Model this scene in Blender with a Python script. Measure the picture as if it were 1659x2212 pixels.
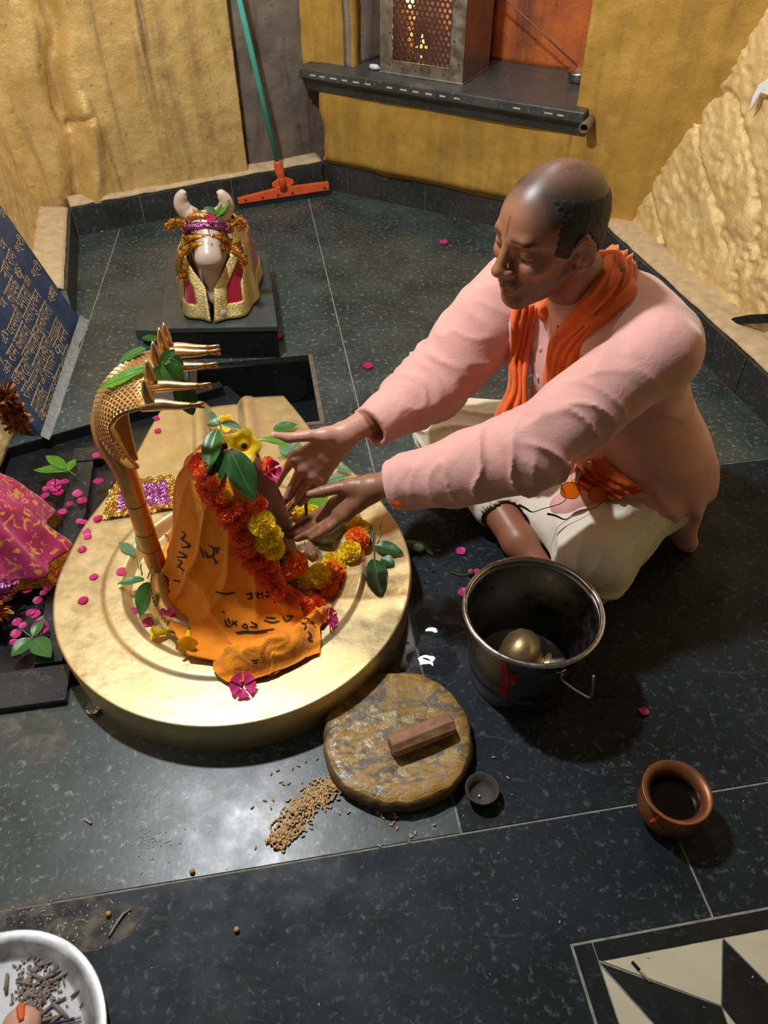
import bpy, bmesh, math, random
import numpy as np
from mathutils import Vector, Matrix
from mathutils.bvhtree import BVHTree

for o in list(bpy.data.objects):
    bpy.data.objects.remove(o)
SC = bpy.context.scene
COL = SC.collection
R = math.radians
random.seed(7)
RNG = np.random.default_rng(11)

# ---------------------------------------------------------------- camera
CAM_H, CAM_PITCH, FPX = 1.30, R(44), 1680.0
cam_data = bpy.data.cameras.new('camera')
cam_data.sensor_fit = 'VERTICAL'
cam_data.sensor_height = 24.0
cam_data.lens = FPX / 2212 * 24.0
cam_data.clip_start = 0.01
cam = bpy.data.objects.new('camera', cam_data)
cam.location = (0, 0, CAM_H)
cam.rotation_euler = (R(90) - CAM_PITCH, 0, 0)
COL.objects.link(cam)
SC.camera = cam

# ---------------------------------------------------------------- light and exposure
SC.view_settings.view_transform = 'Standard'
SC.view_settings.look = 'None'
SC.view_settings.gamma = 1.0
SC.view_settings.use_curve_mapping = False
SC.view_settings.exposure = 0.3
world = bpy.data.worlds.new('world')
world.use_nodes = True
SC.world = world
world.node_tree.nodes['Background'].inputs[0].default_value = (1.0, 0.80, 0.52, 1)
world.node_tree.nodes['Background'].inputs[1].default_value = 0.045


def lamp(name, kind, loc, energy, color, size=0.1, target=None):
    d = bpy.data.lights.new(name, kind)
    d.energy = energy
    d.color = color
    if kind == 'AREA':
        d.shape = 'DISK'
        d.size = size
    else:
        d.shadow_soft_size = size
    o = bpy.data.objects.new(name, d)
    o.location = loc
    if target is not None:
        o.rotation_euler = (Vector(target) - Vector(loc)).to_track_quat('-Z', 'Y').to_euler()
    COL.objects.link(o)
    return o


# key: the shrine's cool white ceiling lamp, high up over the far left; a second warmer one over the right; daylight from the doorway
lamp('ceiling_lamp', 'POINT', (-0.62, 1.42, 2.10), 125, (0.96, 0.98, 1.0), 0.06)
lamp('wall_lamp', 'POINT', (0.20, 2.45, 2.2), 26, (1.0, 0.93, 0.80), 0.08)
lamp('doorway_light', 'AREA', (-1.5, 0.3, 1.7), 2.2, (0.72, 0.86, 1.0), 0.9, (-0.2, 1.0, 0.0))


# ---------------------------------------------------------------- geometry helpers
CP, SP = math.cos(CAM_PITCH), math.sin(CAM_PITCH)


def ray(px, py):
    u = (px - 829.5) / FPX
    v = -(py - 1106) / FPX
    return np.array([u, CP + v * SP, -SP + v * CP])


CAM0 = np.array([0, 0, CAM_H])


def gz(px, py, z=0.0):
    """point of the photograph on the horizontal plane at height z"""
    r = ray(px, py)
    return CAM0 + r * ((z - CAM_H) / r[2])


def at(px, py, Y):
    """point of the photograph at the distance Y into the room"""
    r = ray(px, py)
    return CAM0 + r * (Y / r[1])


def link(o):
    COL.objects.link(o)
    return o


WORLD_ORIGIN = {}


def tag(o, label=None, cat=None, group=None, kind=None):
    if label:
        o['label'] = label
    if cat:
        o['category'] = cat
    if group:
        o['group'] = group
    if kind:
        o['kind'] = kind
    return o


def empty(name, loc, label=None, cat=None, group=None):
    o = bpy.data.objects.new(name, None)
    o.empty_display_size = 0.02
    o.location = Vector(loc)
    WORLD_ORIGIN[o] = np.array(loc, float)
    link(o)
    return tag(o, label, cat, group)


def raw_mesh(name, verts, faces, smooth=False):
    verts = np.asarray(verts, dtype=np.float32)
    me = bpy.data.meshes.new(name)
    if isinstance(faces, np.ndarray):
        n, k = faces.shape
        me.vertices.add(len(verts))
        me.vertices.foreach_set('co', verts.ravel())
        me.loops.add(n * k)
        me.loops.foreach_set('vertex_index', faces.astype(np.int32).ravel())
        me.polygons.add(n)
        me.polygons.foreach_set('loop_start', np.arange(0, n * k, k, dtype=np.int32))
        me.update(calc_edges=True)
    else:
        me.from_pydata([tuple(map(float, v)) for v in verts], [], [tuple(f) for f in faces])
        me.update()
    if smooth:
        me.polygons.foreach_set('use_smooth', np.ones(len(me.polygons), dtype=bool))
    return me


def mo(name, verts, faces, mat, parent=None, smooth=False, origin=None, bevel=0, label=None, cat=None, group=None, kind=None):
    """one mesh object from world-space vertices; its origin goes to `origin`"""
    verts = np.asarray(verts, dtype=np.float64)
    po = WORLD_ORIGIN.get(parent, np.zeros(3)) if parent is not None else np.zeros(3)
    if origin is None:
        if parent is not None:
            origin = po
        else:
            lo, hi = verts.min(0), verts.max(0)
            origin = np.array([(lo[0] + hi[0]) / 2, (lo[1] + hi[1]) / 2, lo[2]])
    origin = np.asarray(origin, float)
    me = raw_mesh(name, verts - origin, faces, smooth)
    mats = mat if isinstance(mat, (list, tuple)) else [mat]
    for m in mats:
        me.materials.append(m)
    o = bpy.data.objects.new(name, me)
    link(o)
    o.location = Vector(origin - po)
    WORLD_ORIGIN[o] = origin
    if parent is not None:
        o.parent = parent
    if bevel:
        b = o.modifiers.new('bevel', 'BEVEL')
        b.width = bevel
        b.segments = 2
        b.limit_method = 'ANGLE'
        b.angle_limit = R(40)
    return tag(o, label, cat, group, kind)


class MB:
    """collects several shapes of ONE part"""

    def __init__(s):
        s.v = []
        s.f = []

    def add(s, v, f):
        b = len(s.v)
        s.v += [tuple(map(float, p)) for p in v]
        s.f += [tuple(int(i) + b for i in q) for q in f]
        return s

    def box(s, c, size, rot=None):
        c = np.asarray(c, float)
        h = np.asarray(size, float) / 2
        v = np.array([[x, y, z] for x in (-1, 1) for y in (-1, 1) for z in (-1, 1)]) * h
        if rot is not None:
            v = v @ np.asarray(rot, float).T
        return s.add(v + c, BOXF)

    def tube(s, pts, r, n=10, caps=True):
        return s.add(*tube(pts, r, n, caps))

    def lathe(s, prof, c, n=48, rot=None, close=False):
        v, f = lathe(prof, n, close)
        if rot is not None:
            v = v @ np.asarray(rot).T
        return s.add(v + np.asarray(c, float), f)

    def build(s, name, mat, parent=None, **k):
        return mo(name, np.array(s.v), s.f, mat, parent, **k)


BOXF = [(0, 1, 3, 2), (4, 6, 7, 5), (0, 4, 5, 1), (2, 3, 7, 6), (0, 2, 6, 4), (1, 5, 7, 3)]


def frames(pts):
    pts = np.asarray(pts, float)
    t = np.gradient(pts, axis=0)
    t /= np.linalg.norm(t, axis=1)[:, None] + 1e-12
    ref = np.array([0, 0, 1.0]) if abs(t[0][2]) < 0.9 else np.array([1.0, 0, 0])
    a = np.cross(t[0], ref)
    a /= np.linalg.norm(a)
    A = []
    for i in range(len(pts)):
        a = a - t[i] * np.dot(a, t[i])
        a /= np.linalg.norm(a) + 1e-12
        A.append(a)
    A = np.array(A)
    return t, A, np.cross(t, A)


def tube(pts, r, n=10, caps=True):
    pts = np.asarray(pts, float)
    r = np.broadcast_to(np.asarray(r, float), (len(pts),))
    t, A, B = frames(pts)
    th = np.linspace(0, 2 * math.pi, n, endpoint=False)
    v = (pts[:, None, :] + r[:, None, None] * (np.cos(th)[None, :, None] * A[:, None, :] + np.sin(th)[None, :, None] * B[:, None, :])).reshape(-1, 3)
    f = []
    m = len(pts)
    for i in range(m - 1):
        for j in range(n):
            k = (j + 1) % n
            f.append((i * n + j, i * n + k, (i + 1) * n + k, (i + 1) * n + j))
    if caps:
        f.append(tuple(range(n))[::-1])
        f.append(tuple(range((m - 1) * n, m * n)))
    return v, f


def lathe(prof, n=48, close=False):
    """prof: (r, z) list; poles where r == 0"""
    v = []
    rows = []
    for r, z in prof:
        if r <= 1e-6:
            rows.append([len(v)])
            v.append((0, 0, z))
        else:
            b = len(v)
            rows.append(list(range(b, b + n)))
            v += [(r * math.cos(2 * math.pi * i / n), r * math.sin(2 * math.pi * i / n), z) for i in range(n)]
    f = []
    pairs = list(zip(rows, rows[1:]))
    if close:
        pairs.append((rows[-1], rows[0]))
    for a, b in pairs:
        for i in range(n):
            j = (i + 1) % n
            if len(a) == 1 and len(b) == 1:
                continue
            if len(a) == 1:
                f.append((a[0], b[j], b[i]))
            elif len(b) == 1:
                f.append((a[i], a[j], b[0]))
            else:
                f.append((a[i], a[j], b[j], b[i]))
    return np.array(v), f


def smooth_path(pts, n=8):
    """Catmull-Rom through the points"""
    p = np.asarray(pts, float)
    p = np.vstack([2 * p[0] - p[1], p, 2 * p[-1] - p[-2]])
    out = []
    for i in range(1, len(p) - 2):
        for k in range(n):
            t = k / n
            a, b, c, d = p[i - 1], p[i], p[i + 1], p[i + 2]
            out.append(0.5 * (2 * b + (c - a) * t + (2 * a - 5 * b + 4 * c - d) * t * t + (3 * b - a - 3 * c + d) * t ** 3))
    out.append(p[-2])
    return np.array(out)


def grid_faces(nu, nv, wrap=False):
    """rows nu, columns nv"""
    i, j = np.meshgrid(np.arange(nu - 1), np.arange(nv if wrap else nv - 1), indexing='ij')
    k = (j + 1) % nv
    return np.stack([i * nv + j, i * nv + k, (i + 1) * nv + k, (i + 1) * nv + j], -1).reshape(-1, 4)


# ---------------------------------------------------------------- numpy noise
def _hash(i, j, k):
    n = (i * 73856093) ^ (j * 19349663) ^ (k * 83492791)
    n = (n ^ (n >> 13)) * 1274126177
    return ((n ^ (n >> 16)) & 0xffff) / 65535.0


def vnoise(P):
    P = np.asarray(P, float)
    F = np.floor(P).astype(np.int64)
    t = P - F
    t = t * t * (3 - 2 * t)
    o = 0
    for a in (0, 1):
        for b in (0, 1):
            for c in (0, 1):
                w = (t[..., 0] if a else 1 - t[..., 0]) * (t[..., 1] if b else 1 - t[..., 1]) * (t[..., 2] if c else 1 - t[..., 2])
                o = o + w * _hash(F[..., 0] + a, F[..., 1] + b, F[..., 2] + c)
    return o * 2 - 1


def fbm(P, oct=4):
    s = 0
    a = 1.0
    P = np.asarray(P, float)
    for i in range(oct):
        s = s + a * vnoise(P)
        P = P * 2.03 + 17.3
        a *= 0.5
    return s / 1.9


# ---------------------------------------------------------------- signed distance bodies
def smin(a, b, k):
    if k <= 0:
        return np.minimum(a, b)
    h = np.clip(0.5 + 0.5 * (b - a) / k, 0, 1)
    return b * (1 - h) + a * h - k * h * (1 - h)


def rcone(a, b, r1, r2=None):
    a = np.asarray(a, np.float32)
    b = np.asarray(b, np.float32)
    r2 = r1 if r2 is None else r2
    ab = b - a
    L = float(ab @ ab) + 1e-12

    def f(P):
        q = P - a
        t = np.clip((q @ ab) / L, 0, 1)
        q = q - t[:, None] * ab
        return np.sqrt((q * q).sum(1)) - (r1 + (r2 - r1) * t)
    return f


def ell(c, r, M=None):
    c = np.asarray(c, np.float32)
    r = np.asarray(r, np.float32)
    M = None if M is None else np.asarray(M, np.float32)

    def f(P):
        q = P - c
        if M is not None:
            q = q @ M
        a = np.sqrt(((q / r) ** 2).sum(1)) + 1e-9
        b = np.sqrt(((q / (r * r)) ** 2).sum(1)) + 1e-9
        return a * (a - 1) / b
    return f


class Field:
    def __init__(s):
        s.ops = []
        s.mods = []
        s.amp = 0

    def add(s, f, k=0.0):
        s.ops.append((1, f, k))
        return s

    def sub(s, f, k=0.0):
        s.ops.append((-1, f, k))
        return s

    def mod(s, f, amp):
        s.mods.append(f)
        s.amp += amp
        return s

    def __call__(s, P, use=None, mods=True):
        d = np.full(len(P), 1.0, np.float32)
        for i, (t, f, k) in enumerate(s.ops):
            if use is not None and not use[i]:
                continue
            e = f(P)
            d = smin(d, e, k) if t > 0 else -smin(-d, e, k)
        if mods:
            for m in s.mods:
                d = m(P, d)
        return d

    def mesh(s, lo, hi, h, B=16):
        lo = np.asarray(lo, np.float32)
        n = np.ceil((np.asarray(hi) - lo) / h / B).astype(int) * B + 1
        nb = (n - 1) // B
        V = np.ones(n, np.float32)
        c = np.stack(np.meshgrid(*[np.arange(k) for k in nb], indexing='ij'), -1).reshape(-1, 3)
        C = (lo + (c * B + B / 2) * h).astype(np.float32)
        D = np.stack([f(C) for (_, f, _) in s.ops])
        tot = s(C, mods=False)
        Rr = B * h * 0.87 * 1.25
        act = np.abs(tot) < Rr + s.amp + 0.004
        g = np.stack(np.meshgrid(*[np.arange(B + 1)] * 3, indexing='ij'), -1).reshape(-1, 3)
        for b in range(len(c)):
            i, j, k = c[b] * B
            if not act[b]:
                V[i:i + B + 1, j:j + B + 1, k:k + B + 1] = 1 if tot[b] > 0 else -1
        for b in np.nonzero(act)[0]:
            i, j, k = c[b] * B
            use = [(D[o, b] - Rr <= tot[b] + Rr + kk * 1.5) if t > 0 else (D[o, b] < Rr + kk * 1.5) for o, (t, _, kk) in enumerate(s.ops)]
            P = (lo + (g + c[b] * B) * h).astype(np.float32)
            V[i:i + B + 1, j:j + B + 1, k:k + B + 1] = s(P, use).reshape(B + 1, B + 1, B + 1)
        return surfnets(V, lo, h)


def prune(verts, faces):
    f = np.array([tuple(q) for q in faces])
    u, inv = np.unique(f, return_inverse=True)
    return np.asarray(verts)[u], [tuple(q) for q in inv.reshape(f.shape)]


def surfnets(V, lo, h):
    S = V < 0
    nx, ny, nz = [k - 1 for k in V.shape]
    cnt = np.zeros((nx, ny, nz), np.uint8)
    offs = [(a, b, c) for a in (0, 1) for b in (0, 1) for c in (0, 1)]
    for a, b, c in offs:
        cnt += S[a:a + nx, b:b + ny, c:c + nz]
    flat = np.nonzero(((cnt > 0) & (cnt < 8)).ravel())[0]
    i, j, k = np.unravel_index(flat, (nx, ny, nz))
    val = np.stack([V[i + a, j + b, k + c] for a, b, c in offs], 1)
    O = np.array(offs, np.float32)
    acc = np.zeros((len(flat), 3), np.float32)
    w = np.zeros(len(flat), np.float32)
    for p in range(8):
        for q in range(p + 1, 8):
            if np.abs(O[p] - O[q]).sum() != 1:
                continue
            m = (val[:, p] < 0) != (val[:, q] < 0)
            t = val[m, p] / (val[m, p] - val[m, q])
            acc[m] += O[p] + t[:, None] * (O[q] - O[p])
            w[m] += 1
    verts = lo + (np.stack([i, j, k], 1) + acc / w[:, None]) * h
    quads = []
    st = np.array([ny * nz, nz, 1])
    for ax in range(3):
        u, v = [(1, 2), (2, 0), (0, 1)][ax]
        A = [slice(None)] * 3
        Bs = [slice(None)] * 3
        A[ax] = slice(0, -1)
        Bs[ax] = slice(1, None)
        s0 = S[tuple(A)]
        s1 = S[tuple(Bs)]
        idx = np.stack(np.nonzero(s0 != s1), 1)
        dims = (nx, ny, nz)
        idx = idx[(idx[:, u] > 0) & (idx[:, v] > 0) & (idx[:, u] < dims[u]) & (idx[:, v] < dims[v])]
        inside = s0[tuple(idx.T)]
        base = idx @ st
        q = np.stack([base - st[u] - st[v], base - st[v], base, base - st[u]], 1)
        q[~inside] = q[~inside][:, ::-1]
        quads.append(q)
    q = np.vstack(quads)
    return verts, np.searchsorted(flat, q)


def bvh(verts, faces):
    return BVHTree.FromPolygons([Vector(v) for v in np.asarray(verts, float)], [tuple(int(i) for i in f) for f in faces])
# ---------------------------------------------------------------- materials
MATS = {}


class NT:
    def __init__(s, name):
        s.m = bpy.data.materials.new(name)
        s.m.use_nodes = True
        s.t = s.m.node_tree
        s.b = s.t.nodes['Principled BSDF']
        s.co = s.t.nodes.new('ShaderNodeTexCoord').outputs['Object']

    def n(s, kind, **k):
        x = s.t.nodes.new(kind)
        for a, v in k.items():
            setattr(x, a, v)
        return x

    def l(s, a, b):
        s.t.links.new(a, b)

    def set(s, **k):
        for a, v in k.items():
            s.b.inputs[a.replace('_', ' ')].default_value = v

    def noise(s, scale, detail=4, rough=0.6, stretch=None, dist=0.0):
        x = s.n('ShaderNodeTexNoise')
        x.inputs['Scale'].default_value = scale
        x.inputs['Detail'].default_value = detail
        x.inputs['Roughness'].default_value = rough
        x.inputs['Distortion'].default_value = dist
        if stretch:
            mp = s.n('ShaderNodeMapping')
            mp.inputs['Scale'].default_value = stretch
            s.l(s.co, mp.inputs['Vector'])
            s.l(mp.outputs[0], x.inputs['Vector'])
        else:
            s.l(s.co, x.inputs['Vector'])
        return x.outputs['Fac']

    def voronoi(s, scale, feature='F1', out='Distance'):
        x = s.n('ShaderNodeTexVoronoi', feature=feature)
        x.inputs['Scale'].default_value = scale
        s.l(s.co, x.inputs['Vector'])
        return x.outputs[out]

    def ramp(s, fac, stops, interp='LINEAR'):
        x = s.n('ShaderNodeValToRGB')
        cr = x.color_ramp
        cr.interpolation = interp
        while len(cr.elements) < len(stops):
            cr.elements.new(0.5)
        for e, (p, c) in zip(cr.elements, stops):
            e.position = p
            e.color = (c[0], c[1], c[2], 1) if not np.isscalar(c) else (c, c, c, 1)
        s.l(fac, x.inputs[0])
        return x.outputs[0]

    def mix(s, fac, a, b, mode='MIX'):
        x = s.n('ShaderNodeMixRGB', blend_type=mode)
        for inp, v in ((x.inputs[0], fac), (x.inputs[1], a), (x.inputs[2], b)):
            if np.isscalar(v):
                inp.default_value = v
            elif isinstance(v, tuple):
                inp.default_value = (v[0], v[1], v[2], 1)
            else:
                s.l(v, inp)
        return x.outputs[0]

    def color(s, c):
        if isinstance(c, tuple):
            s.b.inputs['Base Color'].default_value = (c[0], c[1], c[2], 1)
        else:
            s.l(c, s.b.inputs['Base Color'])

    def rough(s, r):
        if np.isscalar(r):
            s.b.inputs['Roughness'].default_value = r
        else:
            s.l(r, s.b.inputs['Roughness'])

    def bump(s, h, strength=0.3, dist=0.01, prev=None):
        x = s.n('ShaderNodeBump')
        x.inputs['Strength'].default_value = strength
        x.inputs['Distance'].default_value = dist
        s.l(h, x.inputs['Height'])
        if prev is not None:
            s.l(prev, x.inputs['Normal'])
        s.l(x.outputs[0], s.b.inputs['Normal'])
        return x.outputs[0]


def simple(name, c, c2=None, rough=0.5, metal=0.0, scale=40, bump=0.0, bdist=0.002, stretch=None, spec=0.5, sheen=0.0, trans=0.0):
    """procedural two-tone material with fine relief"""
    if name in MATS:
        return MATS[name]
    t = NT(name)
    f = t.noise(scale, 4, 0.6, stretch)
    c2 = c2 or tuple(x * 0.75 for x in c)
    t.color(t.ramp(f, [(0.3, c2), (0.7, c)]))
    t.rough(rough)
    t.set(Metallic=metal, Specular_IOR_Level=spec, Sheen_Weight=sheen, Transmission_Weight=trans)
    if bump:
        t.bump(t.noise(scale * 1.7, 4, 0.6, stretch), bump, bdist)
    MATS[name] = t.m
    return t.m


def granite(name, base=(0.005, 0.007, 0.009), fleck=(0.085, 0.11, 0.125), cloud=(0.014, 0.022, 0.028), rough=0.52, wet=False, scale=1.0, spec=0.5):
    t = NT(name)
    sp = t.ramp(t.noise(70 * scale, 6, 0.72, dist=0.3), [(0.55, 0.0), (0.62, 0.45), (0.70, 1.0)])
    cl = t.ramp(t.noise(5 * scale, 5, 0.6), [(0.35, 0.0), (0.7, 1.0)])
    c = t.mix(cl, base, cloud)
    c = t.mix(sp, c, fleck)
    sc = t.ramp(t.noise(11, 6, 0.7, (1, 3.2, 1), 1.2), [(0.60, 0.0), (0.72, 0.4)])
    c = t.mix(sc, c, (0.10, 0.11, 0.105))
    t.color(c)
    t.rough(t.ramp(t.noise(9, 4, 0.6), [(0.3, rough * 0.8), (0.7, rough * 1.3)]))
    t.bump(t.noise(60, 4, 0.6), 0.10, 0.002)
    t.set(Specular_IOR_Level=spec)
    return t.m


G_FLOOR = granite('granite_floor', spec=0.22)
G_BACK = granite('granite_floor_sheen', (0.020, 0.030, 0.031), (0.24, 0.29, 0.28), (0.060, 0.082, 0.078), 0.34)  # grey-green flecks; the lighter tone paints in grazing reflection and haze
G_BASE = granite('granite_baseboard', (0.02, 0.022, 0.022), (0.12, 0.125, 0.12), (0.04, 0.042, 0.04), 0.45)
G_BLACK = granite('granite_black', (0.007, 0.008, 0.010), (0.03, 0.033, 0.036), (0.012, 0.014, 0.016), 0.3)
G_SHELF = granite('granite_shelf', (0.03, 0.036, 0.036), (0.14, 0.15, 0.14), (0.07, 0.08, 0.075), 0.4)
G_STEP = granite('granite_plinth', (0.03, 0.038, 0.04), (0.10, 0.12, 0.12), (0.055, 0.068, 0.068), 0.3)
GROUT = simple('grout', (0.32, 0.32, 0.28), (0.16, 0.16, 0.14), 0.9, scale=60, bump=0.4)
CREAM = simple('cream_ledge', (0.66, 0.50, 0.30), (0.46, 0.34, 0.20), 0.8, scale=30, bump=0.4)


def gold_wall(name, hi, lo, stain=(0.12, 0.07, 0.03), stain_amt=0.5, rough=0.42, streaks=True, bump=0.5):
    t = NT(name)
    c = t.ramp(t.noise(9, 6, 0.65), [(0.3, lo), (0.65, hi)])
    if streaks:
        st = t.ramp(t.noise(7, 5, 0.65, (1.6, 1.6, 0.16), 0.6), [(0.47, 0.0), (0.70, stain_amt)])
        c = t.mix(st, c, stain)
    p = t.ramp(t.noise(40, 3, 0.6), [(0.62, 0.0), (0.75, stain_amt * 0.8)])
    c = t.mix(p, c, stain)
    t.color(c)
    t.rough(rough)
    t.set(Metallic=0.25, Specular_IOR_Level=0.5)
    n1 = t.bump(t.noise(26, 8, 0.62), bump * 0.5, 0.012)
    t.bump(t.noise(120, 4, 0.6), 0.25, 0.003, n1)
    return t.m


GOLD_L = gold_wall('gold_paint_left', (0.76, 0.53, 0.20), (0.56, 0.36, 0.11), (0.17, 0.11, 0.06), 0.85, bump=1.0)
GOLD_R = gold_wall('gold_paint_rock', (0.80, 0.60, 0.29), (0.62, 0.43, 0.16), (0.28, 0.18, 0.06), 0.3, streaks=False, bump=1.3)
GOLD_B = gold_wall('ochre_paint_back', (0.60, 0.36, 0.07), (0.46, 0.26, 0.045), (0.14, 0.08, 0.03), 0.4, 0.5)
PILLAR = gold_wall('stained_pillar', (0.22, 0.18, 0.14), (0.09, 0.075, 0.065), (0.03, 0.026, 0.024), 0.8, 0.6)
JAMB = gold_wall('bare_jamb', (0.42, 0.34, 0.25), (0.25, 0.19, 0.14), (0.10, 0.07, 0.05), 0.6, 0.7)
NICHE = gold_wall('orange_niche', (0.62, 0.16, 0.03), (0.36, 0.085, 0.025), (0.06, 0.025, 0.03), 0.8, 0.5)


# ---------------------------------------------------------------- the setting
def wall_grid(name, a, b, z0, z1, mat, lean=0.0, nu=120, nv=90, disp=None, side=1):
    """wall over the line a-b; lean: outward shift per metre; disp(u, z) outward metres"""
    a = np.array(a, float)
    b = np.array(b, float)
    d = b - a
    L = np.linalg.norm(d)
    d /= L
    n = np.array([d[1], -d[0]]) * side     # towards the room
    u = np.linspace(0, L, nu)
    z = np.linspace(z0, z1, nv)
    U, Z = np.meshgrid(u, z, indexing='ij')
    off = lean * (Z - z0)
    if disp is not None:
        off = off + disp(U, Z)
    X = a[0] + d[0] * U - n[0] * off
    Y = a[1] + d[1] * U - n[1] * off
    f = grid_faces(nu, nv)[:, ::-1]
    o = mo(name, np.stack([X, Y, Z], -1).reshape(-1, 3), f, mat, smooth=True, kind='structure')
    sd = o.modifiers.new('solid', 'SOLIDIFY')
    sd.thickness = 0.12
    sd.offset = -1
    return o


def sstep(a, b, x):
    t = np.clip((x - a) / (b - a), 0, 1)
    return t * t * (3 - 2 * t)


A0 = np.array([-0.995, 2.243])     # near end of the left baseboard
A1 = np.array([-1.161, 2.857])     # left corner
A2 = np.array([-0.253, 3.311])     # far corner
A3 = np.array([0.740, 2.780])      # right corner
A4 = np.array([1.040, 1.673])
ZT = 2.0


def disp_left(U, Z):
    P = np.stack([U * 5, Z * 5, Z * 0 + 3.1], -1)
    d = 0.012 * fbm(P, 4)
    x0 = 0.295 + 0.10 * (Z - 0.13) + 0.02 * vnoise(np.stack([Z * 9, Z * 0, Z * 0], -1))
    g = np.exp(-((U - x0) / 0.035) ** 2)
    d = d + 0.075 * g * (0.55 + 0.45 * vnoise(np.stack([Z * 7, U * 7, Z * 0 + 9], -1)))
    d = d + 0.002 * fbm(np.stack([U * 30, Z * 30, Z * 0], -1), 3)
    # ridges left of the groove and a small ledge crack on its right
    x1 = 0.19 + 0.35 * np.clip(0.42 - Z, 0, 1)
    d = d - 0.030 * np.exp(-((U - x0 - 0.075) / 0.030) ** 2) * sstep(0.50, 0.36, Z) + 0.02 * np.exp(-((Z - 0.36 - 0.35 * (U - 0.32)) / 0.010) ** 2) * sstep(0.42, 0.40, U) * sstep(0.29, 0.32, U)
    return d + 0.006 * np.abs(fbm(np.stack([U * 9, Z * 4, Z * 0 + 2], -1), 3))


def disp_side(U, Z):
    P = np.stack([U * 4, Z * 4, Z * 0 + 7.7], -1)
    r = np.abs(fbm(np.stack([U * 9 + Z * 5, Z * 16 - U * 6, Z * 0], -1), 4))
    return 0.012 * fbm(P, 3) + 0.016 * r + 0.003 * fbm(np.stack([U * 45, Z * 45, Z * 0 + 2], -1), 3)


def disp_rock(U, Z):
    P = np.stack([U * 3.5, Z * 3.5, Z * 0 + 1.3], -1)
    q = np.stack([U * 15 - Z * 10, Z * 34 + U * 16, Z * 0 + 5], -1)
    r = np.abs(fbm(q, 4))
    cr = sstep(0.10, 0.0, np.abs(vnoise(np.stack([U * 2.2 - Z * 1.2, Z * 4.6 + U * 2.6, Z * 0 + 4], -1))))
    return 0.012 * fbm(P, 3) + 0.015 * r + 0.026 * cr * (0.3 + r) + 0.0050 * fbm(np.stack([U * 38, Z * 55, Z * 0 + 2], -1), 3)


nin = lambda a, b: np.array([(b - a)[1], -(b - a)[0]]) / np.linalg.norm(b - a)
n0 = nin(A0, A1)
n1_ = nin(A1, A2)
n2 = nin(A2, A3)
n3 = nin(A3, A4)
BT = 0.05     # the walls stand this far behind the faces of the baseboards
BH = 0.105

d1 = (A2 - A1) / np.linalg.norm(A2 - A1)
d2 = (A3 - A2) / np.linalg.norm(A3 - A2)
d3 = (A4 - A3) / np.linalg.norm(A4 - A3)
d0 = (A1 - A0) / np.linalg.norm(A1 - A0)
L1 = np.linalg.norm(A2 - A1)
L2 = np.linalg.norm(A3 - A2)

F0, F1 = np.array([-0.915, 1.640]), np.array([-0.982, 2.240])     # foot of the leaning plaque
df = (F1 - F0) / np.linalg.norm(F1 - F0)
nf = nin(F0, F1)
wall_grid('wall_left', F0 - df * 0.9 - nf * 0.075, F1 + df * 0.02 - nf * 0.075, 0.0, ZT, GOLD_R, 0.37, 110, 170, disp_side)
wall_grid('wall_left_far', A0 - d0 * 0.03 - n0 * 0.085, A1 + d0 * 0.12 - n0 * 0.085, 0.0, ZT, GOLD_R, 0.20, 90, 170, disp_side)
W1E = A1 + d1 * 0.70
wall_grid('wall_back_left', A1 - d1 * 0.25 - n1_ * 0.035, W1E - n1_ * 0.02, 0.0, ZT, GOLD_L, 0.02, 170, 200, disp_left)
wall_grid('wall_corner', W1E - d1 * 0.06 - n1_ * 0.07, A2 + d1 * 0.30 - n1_ * 0.06, 0.0, ZT, PILLAR, 0.02, 60, 130,
          lambda U, Z: 0.02 * fbm(np.stack([U * 6, Z * 3, Z * 0 + 4], -1), 4) + 0.05 * np.exp(-((U - 0.055) / 0.025) ** 2))
wall_grid('wall_right', A3 - d3 * 0.35 - n3 * 0.055, A4 + d3 * 1.4 - n3 * 0.055, 0.0, ZT, GOLD_R, 0.27, 380, 300, disp_rock)


# back wall with its niche: one continuous sheet around the opening, plus the niche's own faces
def w2(s, off, z):
    p = A2 + d2 * s + n2 * off
    return np.array([p[0], p[1], z])


def patch(name, s0, s1, z0, z1, off, mat, nu=60, nv=40, amp=0.012, edge=0.0, parent=None):
    s = np.linspace(s0, s1, nu)
    z = np.linspace(z0, z1, nv)
    S, Z = np.meshgrid(s, z, indexing='ij')
    P = np.stack([S * 6, Z * 6, Z * 0 + 2.2], -1)
    o = off + amp * fbm(P, 4)
    if edge:
        o = o - edge * (1 - sstep(0, 0.07, S - s0 - 0.012 * vnoise(np.stack([Z * 12, Z * 0, Z * 0], -1)))) ** 2
        o = o - edge * 0.4 * (1 - sstep(0, 0.06, Z - z0)) ** 2
    X = A2[0] + d2[0] * S + n2[0] * o
    Y = A2[1] + d2[1] * S + n2[1] * o
    ob = mo(name, np.stack([X, Y, Z], -1).reshape(-1, 3), grid_faces(nu, nv)[:, ::-1], mat, parent, smooth=True, kind=None if parent else 'structure')
    sd = ob.modifiers.new('solid', 'SOLIDIFY')
    sd.thickness = 0.05
    sd.offset = -1
    return ob


NZ = 0.475
wb = patch('wall_back', -0.02, 1.032, 0.10, NZ - 0.05, 0.035, GOLD_B, 80, 40, edge=0.10)
patch('column', -0.16, 0.15, NZ - 0.05, ZT, -0.02, GOLD_B, 40, 140, parent=wb)
patch('column', 1.03, 1.80, 0.10, ZT, 0.035, GOLD_B, 70, 150, parent=wb)


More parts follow.
